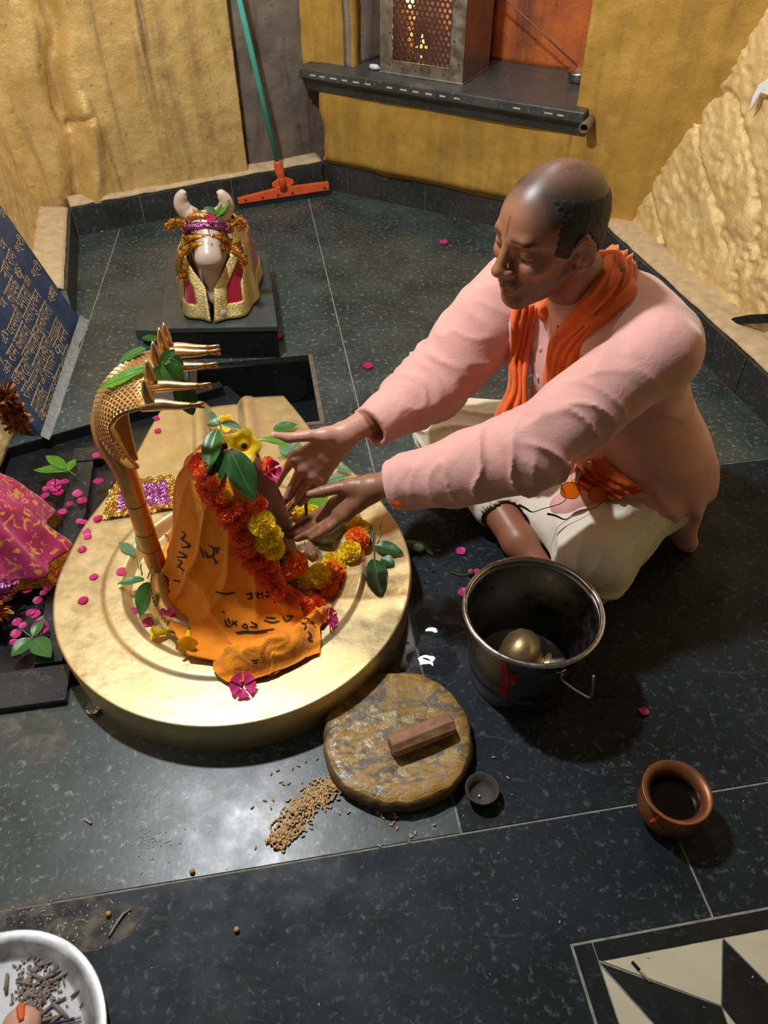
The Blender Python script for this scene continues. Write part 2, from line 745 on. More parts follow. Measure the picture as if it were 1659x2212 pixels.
def quad_wall(name, p, q, z0, z1, mat, nu=20, nv=60, amp=0.01, parent=None):
    u = np.linspace(0, 1, nu)
    z = np.linspace(z0, z1, nv)
    U, Z = np.meshgrid(u, z, indexing='ij')
    p = np.array(p)
    q = np.array(q)
    d = (q - p) / np.linalg.norm(q - p)
    n = np.array([d[1], -d[0]])
    o = amp * fbm(np.stack([U * np.linalg.norm(q - p) * 7, Z * 7, Z * 0 + 6], -1), 4)
    X = p[0] + (q - p)[0] * U + n[0] * o
    Y = p[1] + (q - p)[1] * U + n[1] * o
    ob = mo(name, np.stack([X, Y, Z], -1).reshape(-1, 3), grid_faces(nu, nv)[:, ::-1], mat, parent, smooth=True, kind=None if parent else 'structure')
    sd = ob.modifiers.new('solid', 'SOLIDIFY')
    sd.thickness = 0.03
    sd.offset = -1
    return ob


ND = -0.36
quad_wall('niche_jamb', w2(0.14, -0.01, 0)[:2], w2(0.20, ND, 0)[:2], NZ - 0.01, ZT, JAMB, parent=wb)
quad_wall('niche_back', w2(0.18, ND, 0)[:2], w2(1.06, ND, 0)[:2], NZ - 0.01, ZT, NICHE, 40, 60, 0.006, parent=wb)
quad_wall('niche_jamb', w2(1.045, ND, 0)[:2], w2(1.04, 0.03, 0)[:2], NZ - 0.01, ZT, NICHE, parent=wb)


# baseboards: granite strip in single pieces with grout joints, and a cream ledge on top
def baseboard(name, a, b, n, cuts, h=BH, ledge=BT + 0.03, jitter=0.0):
    a = np.array(a)
    b = np.array(b)
    L = np.linalg.norm(b - a)
    d = (b - a) / L
    base = MB()
    v = []
    for s in (0, L):
        for off, z in ((-0.004, 0.0), (-0.05 - ledge, 0.0), (-0.05 - ledge, h - 0.002), (-0.004, h - 0.002)):
            p = a + d * s + n * off
            v.append((p[0], p[1], z))
    base.add(v, [(0, 1, 2, 3), (7, 6, 5, 4), (0, 4, 5, 1), (1, 5, 6, 2), (2, 6, 7, 3), (3, 7, 4, 0)])
    root = base.build(name, GROUT, kind='structure')
    cuts = [0] + list(cuts) + [L]
    for s0, s1 in zip(cuts, cuts[1:]):
        v = []
        for s in (s0 + 0.0015, s1 - 0.0015):
            for off, z in ((0.0, 0.003), (-0.02, 0.003), (-0.02, h), (0.0, h)):
                p = a + d * s + n * off
                v.append((p[0], p[1], z))
        mo('slab', v, [(0, 1, 2, 3), (7, 6, 5, 4), (0, 4, 5, 1), (1, 5, 6, 2), (2, 6, 7, 3), (3, 7, 4, 0)], G_BASE, root, bevel=0.0015)
    nu = int(L * 60) + 4
    S, T = np.meshgrid(np.linspace(0, L, nu), np.linspace(0, 1, 8), indexing='ij')
    off = -0.012 - (ledge + 0.03) * T
    hz = h + 0.004 + 0.010 * T + 0.004 * fbm(np.stack([S * 22, T * 4, T * 0], -1), 3) - 0.004 * (T < 0.01)
    X = a[0] + d[0] * S + n[0] * off
    Y = a[1] + d[1] * S + n[1] * off
    o = mo('ledge', np.stack([X, Y, hz], -1).reshape(-1, 3), grid_faces(nu, 8), CREAM, root, smooth=True)
    sd = o.modifiers.new('solid', 'SOLIDIFY')
    sd.thickness = 0.008
    return root


baseboard('baseboard_left', A0, A1, n0, [], ledge=0.07)
baseboard('baseboard_back_left', A1, A2, n1_, [0.255, 0.62], ledge=0.03)
baseboard('baseboard_back', A2, A3, n2, [0.115, 0.47, 0.80], h=0.115, ledge=0.02)
baseboard('baseboard_right', A3, A4 + d3 * 0.6, n3, [0.33, 0.985, 1.34], h=0.12, ledge=0.07)


# shelf slab of the niche
def w2_box(m, s0, s1, o0, o1, z0, z1):
    v = [w2(s, o, z) for s in (s0, s1) for o in (o0, o1) for z in (z0, z1)]
    m.add(v, [(0, 2, 3, 1), (4, 5, 7, 6), (0, 1, 5, 4), (2, 6, 7, 3), (0, 4, 6, 2), (1, 3, 7, 5)])


m = MB()
prof = [(ND, NZ), (0.085, NZ), (0.088, NZ - 0.004), (0.088, NZ - 0.032), (0.066, NZ - 0.045), (0.045, NZ - 0.085), (ND, NZ - 0.085)]
ends = [-0.03, 0.02, 1.03, 1.05]
v = []
for e in (0, 1):
    for o_, z_ in prof:
        s_ = (-0.03 if o_ > 0.0 else 0.10) if e == 0 else (1.075 if o_ > 0.0 else 1.05)
        v.append(w2(s_, o_, z_))
k = len(prof)
m.add(v, [tuple(range(k))[::-1], tuple(range(k, 2 * k))] + [(i, (i + 1) % k, k + (i + 1) % k, k + i) for i in range(k)])
shelf = m.build('trim_1', G_SHELF, kind='structure', bevel=0.003)
m = MB()
w2_box(m, -0.045, 0.16, -0.06, 0.04, NZ - 0.03, NZ - 0.002)
m.build('slab', G_SHELF, shelf, bevel=0.003)
for s_ in (0.02, 0.062, 0.108, 0.158, 0.205, 0.255, 0.345, 0.40, 0.45, 0.50, 0.555, 0.61, 0.83, 0.94, 0.985):
    m = MB()
    w2_box(m, s_, s_ + random.uniform(0.022, 0.03), 0.086, 0.0895, NZ - 0.021, NZ - 0.016)
    m.build('inlay_dash', simple('dash_paint', (0.55, 0.5, 0.44), (0.4, 0.36, 0.3), 0.7), shelf)
# ---------------------------------------------------------------- floor: granite slabs laid at 9.5 degrees
TA = R(9.5)
E1 = np.array([math.cos(TA), math.sin(TA)])
E2 = np.array([-math.sin(TA), math.cos(TA)])


def tw(p, q):
    return E1 * p + E2 * q


def to_pq(w):
    return np.array([np.dot(w[:2], E1), np.dot(w[:2], E2)])


class Piece:
    def __init__(s, pts, gaps, sid):
        s.p, s.g, s.id = pts, gaps, sid


PIECES = [Piece([np.array(x, float) for x in ((-1.5, -0.6), (1.4, -0.6), (1.4, 0.34), tuple(A4), tuple(A3), tuple(A2), tuple(A1), (-1.5, 1.6))], [False] * 8, 0)]
NEXT = [1]


def cut(p, q, tight=False, cond=None):
    """cut every floor piece whose centre satisfies cond along the line p-q (world)"""
    p = np.array(p[:2], float)
    q = np.array(q[:2], float)
    n = np.array([-(q - p)[1], (q - p)[0]])
    n /= np.linalg.norm(n)
    out = []
    newid = {}
    for pc in PIECES:
        c = sum(pc.p) / len(pc.p)
        d = [float(np.dot(x - p, n)) for x in pc.p]
        if (cond and not cond(to_pq(c))) or max(d) < 1e-4 or min(d) > -1e-4:
            out.append(pc)
            continue
        A, ga, B, gb = [], [], [], []
        k = len(pc.p)
        for i in range(k):
            j = (i + 1) % k
            a, b = pc.p[i], pc.p[j]
            if d[i] >= 0:
                A.append(a)
                ga.append(pc.g[i])
            if d[i] <= 0:
                B.append(a)
                gb.append(pc.g[i])
            if d[i] * d[j] < 0:
                x = a + (b - a) * d[i] / (d[i] - d[j])
                if d[i] > 0:
                    A.append(x)
                    ga.append(not tight)
                    B.append(x)
                    gb.append(pc.g[i])
                else:
                    B.append(x)
                    gb.append(not tight)
                    A.append(x)
                    ga.append(pc.g[i])
        if tight:
            out += [Piece(A, ga, pc.id), Piece(B, gb, pc.id)]
        else:
            if pc.id not in newid:
                newid[pc.id] = NEXT[0]
                NEXT[0] += 1
            out += [Piece(A, ga, pc.id), Piece(B, gb, newid[pc.id])]
    PIECES[:] = out


def cq(q, **k):
    cut(tw(0, q), tw(1, q), **k)


def cp(p, **k):
    cut(tw(p, 0), tw(p, 1), **k)


INLAY_P, INLAY_Q = 0.345, 0.345
cq(0.537)
cp(-0.62, cond=lambda c: c[1] < 0.5)
cp(0.222, cond=lambda c: c[1] > 0.5)
cq(1.36, cond=lambda c: c[0] > 0.2 and c[1] > 0.5)
cq(2.18, cond=lambda c: c[0] > 0.2 and c[1] > 1.3)
cut(gz(650, 453), gz(1090, 500), cond=lambda c: c[0] > 0.2 and c[1] > 2.0)
cq(2.66, cond=lambda c: c[0] > 0.2 and 2.1 < c[1] < 2.9)
cut(gz(530, 481), gz(650, 483), cond=lambda c: c[0] < 0.2 and c[1] > 1.0)
cut(gz(250, 520), gz(112, 935), cond=lambda c: c[0] < 0.2 and c[1] > 0.5)
cp(0.579, cond=lambda c: c[1] < 0.5 and c[0] > 0)
cq(INLAY_Q, tight=True, cond=lambda c: c[1] < 0.5)
cp(INLAY_P, tight=True, cond=lambda c: c[1] < INLAY_Q and c[0] > -0.5)
# openings: the sunk strip around the brass base and the drain pit
RP, RQ = -0.25, 0.945
PIT = (-0.225, 0.118, 1.70, 2.045)
cp(RP, tight=True, cond=lambda c: 0.53 < c[1])
cq(RQ, tight=True, cond=lambda c: c[0] < RP and 0.53 < c[1])
EA, EB = gz(97, 944), gz(360, 868)
cut(EA, EB, tight=True, cond=lambda c: c[0] < RP and c[1] > RQ)
nE = np.array([-(EB - EA)[1], (EB - EA)[0]])
cp(PIT[0], tight=True, cond=lambda c: c[0] > RP and c[1] > 1.0 and c[0] < 0.25)
cp(PIT[1], tight=True, cond=lambda c: c[0] > RP and c[1] > 1.0 and c[0] < 0.25)
cq(PIT[2], tight=True, cond=lambda c: RP < c[0] < PIT[1] and c[1] > 0.6)
cq(PIT[3], tight=True, cond=lambda c: RP < c[0] < PIT[1] and c[1] > 0.6)
keep = []
for pc in PIECES:
    c = sum(pc.p) / len(pc.p)
    pq = to_pq(c)
    if pq[0] < RP and pq[1] > RQ and np.dot(c - EA[:2], nE[:2]) < 0:
        continue
    if RP < pq[0] < PIT[1] and PIT[2] < pq[1] < PIT[3]:
        continue
    if pq[0] > INLAY_P and pq[1] < INLAY_Q:
        continue
    keep.append(pc)


def inset(poly, gaps, g):
    k = len(poly)
    area = sum(poly[i][0] * poly[(i + 1) % k][1] - poly[(i + 1) % k][0] * poly[i][1] for i in range(k))
    sg = 1 if area > 0 else -1
    L = []
    for i in range(k):
        a, b = poly[i], poly[(i + 1) % k]
        d = b - a
        n = np.array([-d[1], d[0]]) * sg / (np.linalg.norm(d) + 1e-12)
        L.append((a + n * (g if gaps[i] else 0), d))
    out = []
    for i in range(k):
        (a, d), (b, e) = L[i - 1], L[i]
        cr = d[0] * e[1] - d[1] * e[0]
        if abs(cr) < 1e-9:
            out.append(b)
        else:
            w = b - a
            out.append(a + d * ((w[0] * e[1] - w[1] * e[0]) / cr))
    return out, sg


m = MB()
m.add([(-1.5, -0.6, -0.0015), (1.4, -0.6, -0.0015), (1.4, 0.34, -0.0015), (A4[0], A4[1], -0.0015)] +
      [(*tw(RP, q), -0.0015) for q in ()], [(0, 1, 2, 3)])
floor_v, floor_f = [], []
slabs = {}
for pc in keep:
    slabs.setdefault(pc.id, []).append(pc)
# grout bed: the same pieces, un-inset, a little lower
gb = MB()
for pc in keep:
    k = len(pc.p)
    pp = [(*x, -0.0018) for x in pc.p] + [(*x, -0.02) for x in pc.p]
    gb.add(pp, [tuple(range(k)), tuple(range(k, 2 * k))[::-1]] + [((i + 1) % k, i, k + i, k + (i + 1) % k) for i in range(k)])
ib = [tw(INLAY_P, -0.8), tw(1.4, -0.8), tw(1.4, INLAY_Q), tw(INLAY_P, INLAY_Q)]
gb.add([(*x, -0.0015) for x in ib], [(0, 1, 2, 3)])
FLOOR = gb.build('floor', GROUT, kind='structure', origin=(0, 0, 0))
for sid, pcs in slabs.items():
    m = MB()
    cm = sum(sum(pc.p) / len(pc.p) for pc in pcs) / len(pcs)
    for pc in pcs:
        q, sg = inset(pc.p, pc.g, 0.0022)
        k = len(q)
        if sg < 0:
            q = q[::-1]
        top = [(*x, 0.0) for x in q]
        bot = [(*x, -0.012) for x in q]
        m.add(top + bot, [tuple(range(k))] + [((i + 1) % k, i, k + i, k + (i + 1) % k) for i in range(k)])
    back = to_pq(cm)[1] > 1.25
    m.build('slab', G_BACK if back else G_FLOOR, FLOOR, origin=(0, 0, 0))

# the black and white marble inlay in the near right corner
WHITE_M = simple('white_marble', (0.62, 0.56, 0.42), (0.52, 0.46, 0.34), 0.3, scale=12)
BLACK_M = G_BLACK


def inlay(pts, mat, name='inlay_piece', g=0.0010):
    w = [tw(*x) for x in pts]
    q, sg = inset(w, [True] * len(w), g)
    if sg < 0:
        q = q[::-1]
    k = len(q)
    mo(name, [(*x, 0.0) for x in q] + [(*x, -0.01) for x in q], [tuple(range(k))] + [((i + 1) % k, i, k + i, k + (i + 1) % k) for i in range(k)], mat, FLOOR, origin=(0, 0, 0))


K = (0.380, 0.3135)
T = 0.2
a_ = INLAY_P + 0.004
b_ = INLAY_Q - 0.004
inlay([(a_, b_), (a_ + 0.031, b_), (a_ + 0.031, -0.3), (a_, -0.3)], BLACK_M)
inlay([(a_ + 0.031, b_), (1.3, b_), (1.3, K[1]), (a_ + 0.031, K[1])], BLACK_M)


def kk(x, y):
    return (K[0] + x, K[1] - y)


def unit(ox):
    f = lambda x, y: kk(ox + x, y)
    inlay([f(0.004, 0), f(T, 0), f(0.155, 0.085)], WHITE_M)
    inlay([f(0, 0.004), f(0.085, 0.155), f(0, T)], WHITE_M)
    inlay([f(0, 0), f(0.155, 0.085), f(0.15, 0.15), f(0.085, 0.155)], BLACK_M)
    inlay([f(T, 0), f(2 * T, 0), f(2 * T - 0.155, 0.085)], WHITE_M)
    inlay([f(T, 0), f(0.245, 0.085), f(T, 0.2), f(0.155, 0.085)], BLACK_M)
    inlay([f(0.155, 0.085), f(T, 0.2), f(0.15, 0.15)], WHITE_M)
    inlay([f(2 * T, 0), f(2 * T - 0.085, 0.155), f(2 * T - 0.15, 0.15), f(2 * T - 0.155, 0.085)], BLACK_M)
    inlay([f(2 * T, 0), f(2 * T, T), f(2 * T - 0.085, 0.155)], WHITE_M)
    inlay([f(0.245, 0.085), f(2 * T - 0.15, 0.15), f(T, 0.2)], WHITE_M)
    inlay([f(0, T), f(0.085, 0.155), f(0.15, 0.15), f(T, 0.2), f(T, 2 * T), f(0, 2 * T)], BLACK_M)
    inlay([f(2 * T, T), f(2 * T, 2 * T), f(T, 2 * T), f(T, 0.2), f(2 * T - 0.15, 0.15), f(2 * T - 0.085, 0.155)], BLACK_M)


unit(0.0)
unit(2 * T)


# sunk bed round the brass base, its granite strips, and the drain pit
def prism(m, w, z0, z1):
    k = len(w)
    area = sum(w[i][0] * w[(i + 1) % k][1] - w[(i + 1) % k][0] * w[i][1] for i in range(k))
    if area < 0:
        w = w[::-1]
    m.add([(*x[:2], z1) for x in w] + [(*x[:2], z0) for x in w],
          [tuple(range(k)), tuple(range(k, 2 * k))[::-1]] + [((i + 1) % k, i, k + i, k + (i + 1) % k) for i in range(k)])


G_STRIP = granite('granite_strip', (0.012, 0.014, 0.016), (0.09, 0.10, 0.11), (0.028, 0.032, 0.036), 0.28)
m = MB()
EC = EA + (EB - EA) * -2.2
ED = EA + (EB - EA) * 1.5
prism(m, [EC[:2] + [0, .02], tw(-1.35, RQ), tw(0.0, RQ), tw(0.0, 1.72), ED[:2] + [0.0, 0.05]], -0.06, -0.034)
m.build('trim_2', G_BLACK, kind='structure')
m = MB()
for (a, b) in ((EC, ED),):
    d = (b - a)[:2]
    n = np.array([-d[1], d[0]]) / np.linalg.norm(d)
    prism(m, [a[:2] - n * 0.001, b[:2] - n * 0.001, b[:2] + n * 0.03, a[:2] + n * 0.03], -0.05, -0.0025)
m.build('trim_3', G_BLACK, kind='structure')
m = MB()
prism(m, [tw(-0.547, 1.02), tw(-0.491, 1.02), tw(-0.491, 1.655), tw(-0.547, 1.655)], -0.034, -0.012)
m.build('trim_4', G_STRIP, kind='structure', bevel=0.0015)
m = MB()
prism(m, [tw(-0.547, 1.66), tw(-0.30, 1.66), tw(-0.30, 1.715), tw(-0.547, 1.715)], -0.034, -0.012)
m.build('trim_5', G_STRIP, kind='structure', bevel=0.0015)
m = MB()
prism(m, [tw(-1.35, 0.905), tw(-0.462, 0.905), tw(-0.462, 0.99), tw(-1.35, 0.99)], -0.034, 0.016)
m.build('trim_6', G_STRIP, kind='structure', bevel=0.002)
# pit
m = MB()
p0, p1, q0, q1 = PIT
zb = -0.17
v = [(*tw(p, q), z) for z in (zb, -0.002) for p, q in ((p0, q0), (p1, q0), (p1, q1), (p0, q1))]
m.add(v, [(0, 1, 2, 3), (0, 4, 5, 1), (1, 5, 6, 2), (2, 6, 7, 3), (3, 7, 4, 0)])
pit = m.build('drain_pit', G_BLACK, FLOOR)
RIM = simple('pit_rim', (0.20, 0.15, 0.10), (0.10, 0.08, 0.06), 0.8, scale=40, bump=0.3)
m = MB()
prism(m, [tw(p1 - 0.010, q0), tw(p1 + 0.003, q0), tw(p1 + 0.003, q1), tw(p1 - 0.010, q1)], -0.012, 0.0015)
m.build('edge_strip', RIM, FLOOR)
m = MB()
prism(m, [tw(p0, q0 - 0.004), tw(p1, q0 - 0.004), tw(p1, q0 + 0.010), tw(p0, q0 + 0.010)], -0.012, 0.001)
m.build('edge_strip', RIM, FLOOR)
th = np.linspace(0, 2 * math.pi, 28, endpoint=False)
hc = tw(p1 - 0.07, q1 - 0.0)
ring = [(*(hc + E1 * 0.05 * math.cos(t) - E2 * 0.002), zb + 0.055 + 0.05 * math.sin(t)) for t in th]
mo('drain_hole', ring, [tuple(range(28))], simple('drain_black', (0.002, 0.002, 0.002), None, 0.9), FLOOR)

# ---------------------------------------------------------------- plinth of the bull
m = MB()
PLZ = 0.108
pl = [np.array(x) for x in ((-0.655, 2.008), (-0.315, 2.02), (-0.397, 2.505), (-0.723, 2.487))]
prism(m, pl, 0.0, PLZ - 0.016)
plinth = m.build('stone_plinth', G_BLACK, label='low black granite plinth that the decorated bull sits on', cat='plinth')
m = MB()
pl2 = [p + (p - sum(pl) / 4) * 0.012 for p in pl]
prism(m, pl2, PLZ - 0.016, PLZ)
m.build('top_slab', G_STEP, plinth, bevel=0.002)
m = MB()
prism(m, [np.array(x) for x in ((-0.77, 2.12), (-0.682, 2.115), (-0.732, 2.37), (-0.81, 2.36))], 0.0, 0.035)
m.build('stone_step', G_STEP, bevel=0.002, label='small flat granite step at the left side of the bull plinth', cat='step')

# ---------------------------------------------------------------- inscribed slate plaque leaning on the left wall
PB0, PB1 = np.array([-0.915, 1.640, 0.0]), np.array([-0.982, 2.240, 0.0])     # near and far foot
pu = (PB1 - PB0) / np.linalg.norm(PB1 - PB0)
pnout = np.array([-pu[1], pu[0], 0.0])
LEAN = R(18)
pv = math.sin(LEAN) * pnout + np.array([0, 0, math.cos(LEAN)])
pn = np.cross(pu, pv)
pn = pn if pn[0] > 0 else -pn
PH = 0.95


def plq(u, v, w=0.0):
    return PB0 + pu * u + pv * v + pn * w


t = NT('blue_slate')
c = t.ramp(t.noise(14, 6, 0.7), [(0.3, (0.020, 0.038, 0.085)), (0.7, (0.050, 0.080, 0.150))])
c = t.mix(t.ramp(t.noise(90, 3, 0.6), [(0.55, 0.0), (0.7, 0.5)]), c, (0.10, 0.13, 0.18))
t.color(c)
t.rough(0.35)
SLATE = t.m
UL = np.linalg.norm(PB1 - PB0)
m = MB()
m.add([plq(u, v, w) for w in (0, -0.022) for u, v in ((0, 0), (UL, 0), (UL, PH), (0, PH))], [(0, 1, 2, 3), (7, 6, 5, 4), (0, 4, 5, 1), (1, 5, 6, 2), (2, 6, 7, 3), (3, 7, 4, 0)])
PLAQUE = m.build('inscribed_plaque', SLATE, bevel=0.003, origin=PB0 + pu * UL / 2, label='blue slate plaque with gold inscription leaning against the left wall', cat='plaque')
# mortar fillet at the foot of the plaque
fv = []
nn_ = 46
for i in range(nn_):
    u = -0.02 + (UL + 0.02) * i / (nn_ - 1)
    b = PB0 + pu * u
    wdt = 0.020 + 0.006 * vnoise(np.array([u * 20, 0.3, 0.7]))
    for j in range(5):
        s_ = j / 4
        fv.append(b - pnout * (0.004 + wdt * s_) + np.array([0, 0, 0.016 * (1 - s_) ** 1.5 + 0.002 * (1 - s_)]))
mo('trim_7', fv, grid_faces(nn_, 5)[:, ::-1], simple('mortar', (0.30, 0.31, 0.29), (0.17, 0.18, 0.17), 0.85, scale=50, bump=0.4), smooth=True, kind='structure')
# ---------------------------------------------------------------- brass base (disc with spout)
SURFS = []


def surf(verts, faces):
    SURFS.append(bvh(verts, faces))


def hit(px, py, only=None):
    """nearest built surface under a point of the photograph: (point, normal)"""
    r = ray(px, py)
    d = Vector(r / np.linalg.norm(r))
    best = None
    for b in (only or SURFS):
        p, n, i, dist = b.ray_cast(Vector(CAM0), d)
        if p is not None and (best is None or dist < best[2]):
            best = (np.array(p), np.array(n), dist)
    g = gz(px, py)
    if best is None or best[0][2] < -0.001:
        if best is None:
            return g, np.array([0, 0, 1.0])
    p, n, _ = best
    if np.dot(n, r) > 0:
        n = -n
    return p, n


def brass(name, hi, lo, rough=0.38, metal=0.85, bump=0.25, scale=30):
    t = NT(name)
    c = t.ramp(t.noise(scale * 0.4, 5, 0.65), [(0.3, lo), (0.7, hi)])
    sp = t.ramp(t.noise(scale * 6, 3, 0.6), [(0.66, 0.0), (0.78, 0.6)])
    t.color(t.mix(sp, c, tuple(x * 0.45 for x in lo)))
    t.rough(t.ramp(t.noise(scale, 4, 0.6), [(0.3, rough * 0.75), (0.7, rough * 1.3)]))
    t.set(Metallic=metal)
    t.bump(t.noise(scale * 2.2, 4, 0.6), bump, 0.002)
    return t.m


BRASS = brass('brass', (0.76, 0.60, 0.33), (0.61, 0.46, 0.22), 0.40, 0.75)
COPPER = brass('snake_copper', (0.72, 0.46, 0.22), (0.50, 0.28, 0.11), 0.36, 0.9)
DC = np.array([-0.308, 1.079])
DR = 0.366
SE1 = np.array([math.cos(R(11)), math.sin(R(11))])
SE2 = np.array([-SE1[1], SE1[0]])
DZ = 0.088


def outline(n=260):
    """disc outline with the flared spout, from polar to tile coordinates"""
    pts = []
    # right flank, from disc tangent up to the spout tip, in (w, t)
    fl = smooth_path([(0.3521, 0.10), (0.322, 0.20), (0.268, 0.31), (0.222, 0.42), (0.190, 0.52), (0.160, 0.605)], 10)
    a0 = math.atan2(0.10, 0.3521)
    arc = [(DR * math.cos(a), DR * math.sin(a)) for a in np.linspace(math.pi - a0, 2 * math.pi + a0, 150)]
    pts = arc + [tuple(x) for x in fl[1:]]
    tip = [(w, 0.605 + 0.012 * math.cos(w / 0.16 * math.pi / 2)) for w in np.linspace(0.152, -0.152, 40)]
    pts += tip + [(-w, t) for w, t in fl[::-1][:-1]]
    return np.array(pts)


OUT = outline()
NO = len(OUT)
ang = np.arctan2(OUT[:, 1], OUT[:, 0])
INN = np.stack([np.cos(ang), np.sin(ang)], 1) * 0.06
rows = []


def wt(w, t):
    return DC + SE1 * w + SE2 * t


def top_z(w, t):
    r = np.hypot(w, t)
    z = np.full_like(r, DZ)
    z = z + 0.007 * sstep(0.272, 0.262, r)             # raised inner ring
    z = z - 0.024 * sstep(0.232, 0.212, r)             # falls into the trough
    z = z + 0.020 * sstep(0.185, 0.168, r)             # up to the inner platform
    ch = sstep(0.048, 0.034, np.abs(w)) * sstep(0.10, 0.19, t)
    rail = sstep(0.082, 0.070, np.abs(w)) * sstep(0.046, 0.056, np.abs(w)) * sstep(0.24, 0.30, t)
    z = np.where(t > 0.1, z * (1 - ch) + (DZ - 0.018) * ch, z)
    z = z + 0.006 * rail
    # outer raised band follows the flanks of the spout
    return z


lam = np.concatenate([[0, 0, 0.0, 0.006, 0.02], np.linspace(0.04, 1, 90)])
zs = [0.0, DZ - 0.006, DZ - 0.002, DZ, None]
V = []
for k, l in enumerate(lam):
    P = OUT * (1 - l) + INN * l
    if k == 0:
        P = OUT * 0.985
        z = np.zeros(NO) + 0.0
    elif k == 1:
        z = np.full(NO, DZ - 0.007)
        z = np.where((np.abs(OUT[:, 0]) < 0.05) & (OUT[:, 1] > 0.5), DZ - 0.025, z)
    else:
        z = top_z(P[:, 0], P[:, 1])
        if k == 2:
            P = OUT * 0.995
            z = z - 0.0015
    w = wt(0, 0)[None, :] + P[:, :1] * SE1 + P[:, 1:] * SE2
    V.append(np.column_stack([w, z]))
V = np.vstack(V)
Fq = grid_faces(len(lam), NO, wrap=True)
last = (len(lam) - 1) * NO
faces = [tuple(f) for f in Fq] + [tuple(range(last, last + NO))]
BASE = mo('brass_pedestal', V, faces, BRASS, smooth=True, origin=(DC[0], DC[1], 0), label='large round brass pedestal with a grooved spout, under the orange draped stone', cat='pedestal')
surf(V, faces)

# ---------------------------------------------------------------- the draped stone
LC = np.array([-0.277, 1.085])
t = NT('brown_stone')
t.color(t.ramp(t.noise(30, 6, 0.7), [(0.3, (0.10, 0.035, 0.025)), (0.7, (0.24, 0.085, 0.06))]))
t.rough(0.42)
t.bump(t.noise(70, 5, 0.65), 0.6, 0.006)
prof = [(0.0, 0.09), (0.092, 0.09), (0.097, 0.14), (0.094, 0.20), (0.083, 0.27), (0.069, 0.325), (0.053, 0.363), (0.036, 0.387), (0.015, 0.398), (0.0, 0.4)]
v, f = lathe([tuple(x) for x in smooth_path(prof, 3)[0:]], 56)
v = v + np.array([LC[0], LC[1], 0])
mo('sacred_stone', v, f, t.m, smooth=True, label='brown upright domed stone wrapped in orange cloth on the brass pedestal', cat='stone')
surf(v, f)


def fabric(name, c, c2, rough=0.8, weave=900, var=None, sheen=0.3, wrinkle=0.0):
    t = NT(name)
    f = t.noise(14, 5, 0.6)
    col = t.ramp(f, [(0.3, c2), (0.7, c)])
    t.color(col)
    t.rough(rough)
    t.set(Sheen_Weight=sheen, Specular_IOR_Level=0.25)
    n1 = t.bump(t.noise(weave, 2, 0.5), 0.25, 0.0006)
    if wrinkle:
        t.bump(t.noise(26, 5, 0.6, None, 1.5), wrinkle, 0.006, n1)
    return t.m


ORANGE = fabric('orange_cotton', (0.95, 0.32, 0.012), (0.86, 0.25, 0.008), wrinkle=0.7)
INK = simple('black_ink', (0.015, 0.012, 0.010), (0.03, 0.02, 0.012), 0.8)

cprof = smooth_path([(0.020, 0.408), (0.055, 0.398), (0.074, 0.368), (0.091, 0.305), (0.107, 0.235), (0.124, 0.175), (0.146, 0.132), (0.168, 0.116), (0.190, 0.108)], 8)
nv_, nu_ = len(cprof), 220
th = np.linspace(R(-50), R(-292), nu_)
TH, VV = np.meshgrid(th, np.linspace(0, 1, nv_), indexing='ij')
rr = np.tile(cprof[:, 0], (nu_, 1))
zz = np.tile(cprof[:, 1], (nu_, 1))
front = np.exp(-(((TH - R(-92)) / R(38)) ** 2))
left = np.exp(-(((TH - R(-170)) / R(50)) ** 2))
rr = rr + (0.055 * front - 0.030 * left) * sstep(0.55, 1.0, VV) + 0.020 * left * sstep(0.05, 0.35, VV) * sstep(0.85, 0.6, VV)
ph = TH * 7 + 5.5 * VV + 1.6 * fbm(np.stack([TH * 1.4, VV * 2, VV * 0], -1), 3)
fold = 1 - np.abs(np.sin(ph))
ph2 = TH * 3.1 - 9 * VV + 1.5 * fbm(np.stack([TH * 1.1 + 4, VV * 2.2, VV * 0], -1), 3)
fold2 = (1 - np.abs(np.sin(ph2))) ** 2
rr = rr + 0.004 + fold ** 2 * (0.003 + 0.011 * sstep(0.1, 0.8, VV)) + fold2 * 0.020 * sstep(0.40, 0.80, VV) + 0.004 * fbm(np.stack([TH * 5 + VV * 6, VV * 9, VV * 0], -1), 3) * sstep(0.3, 0.7, VV)
zz = zz + fold2 * 0.008 * sstep(0.6, 0.95, VV) + 0.004 * fold * sstep(0.7, 1, VV)
CV = np.stack([LC[0] + rr * np.cos(TH), LC[1] + rr * np.sin(TH), zz], -1).reshape(-1, 3)
# keep the hem on the brass
rel = (CV[:, :2] - DC)
wv, tv = rel @ SE1, rel @ SE2
CV[:, 2] = np.maximum(CV[:, 2], top_z(wv, tv) + 0.004)
CF = grid_faces(nu_, nv_)[:, ::-1]
CLOTH = mo('orange_cloth', CV, CF, ORANGE, smooth=True, origin=(LC[0], LC[1], 0.09), label='orange printed prayer cloth draped over the brown domed stone', cat='cloth')
sd = CLOTH.modifiers.new('solid', 'SOLIDIFY')
sd.thickness = 0.002
surf(CV, CF)
CLOTH_B = [SURFS[-1]]


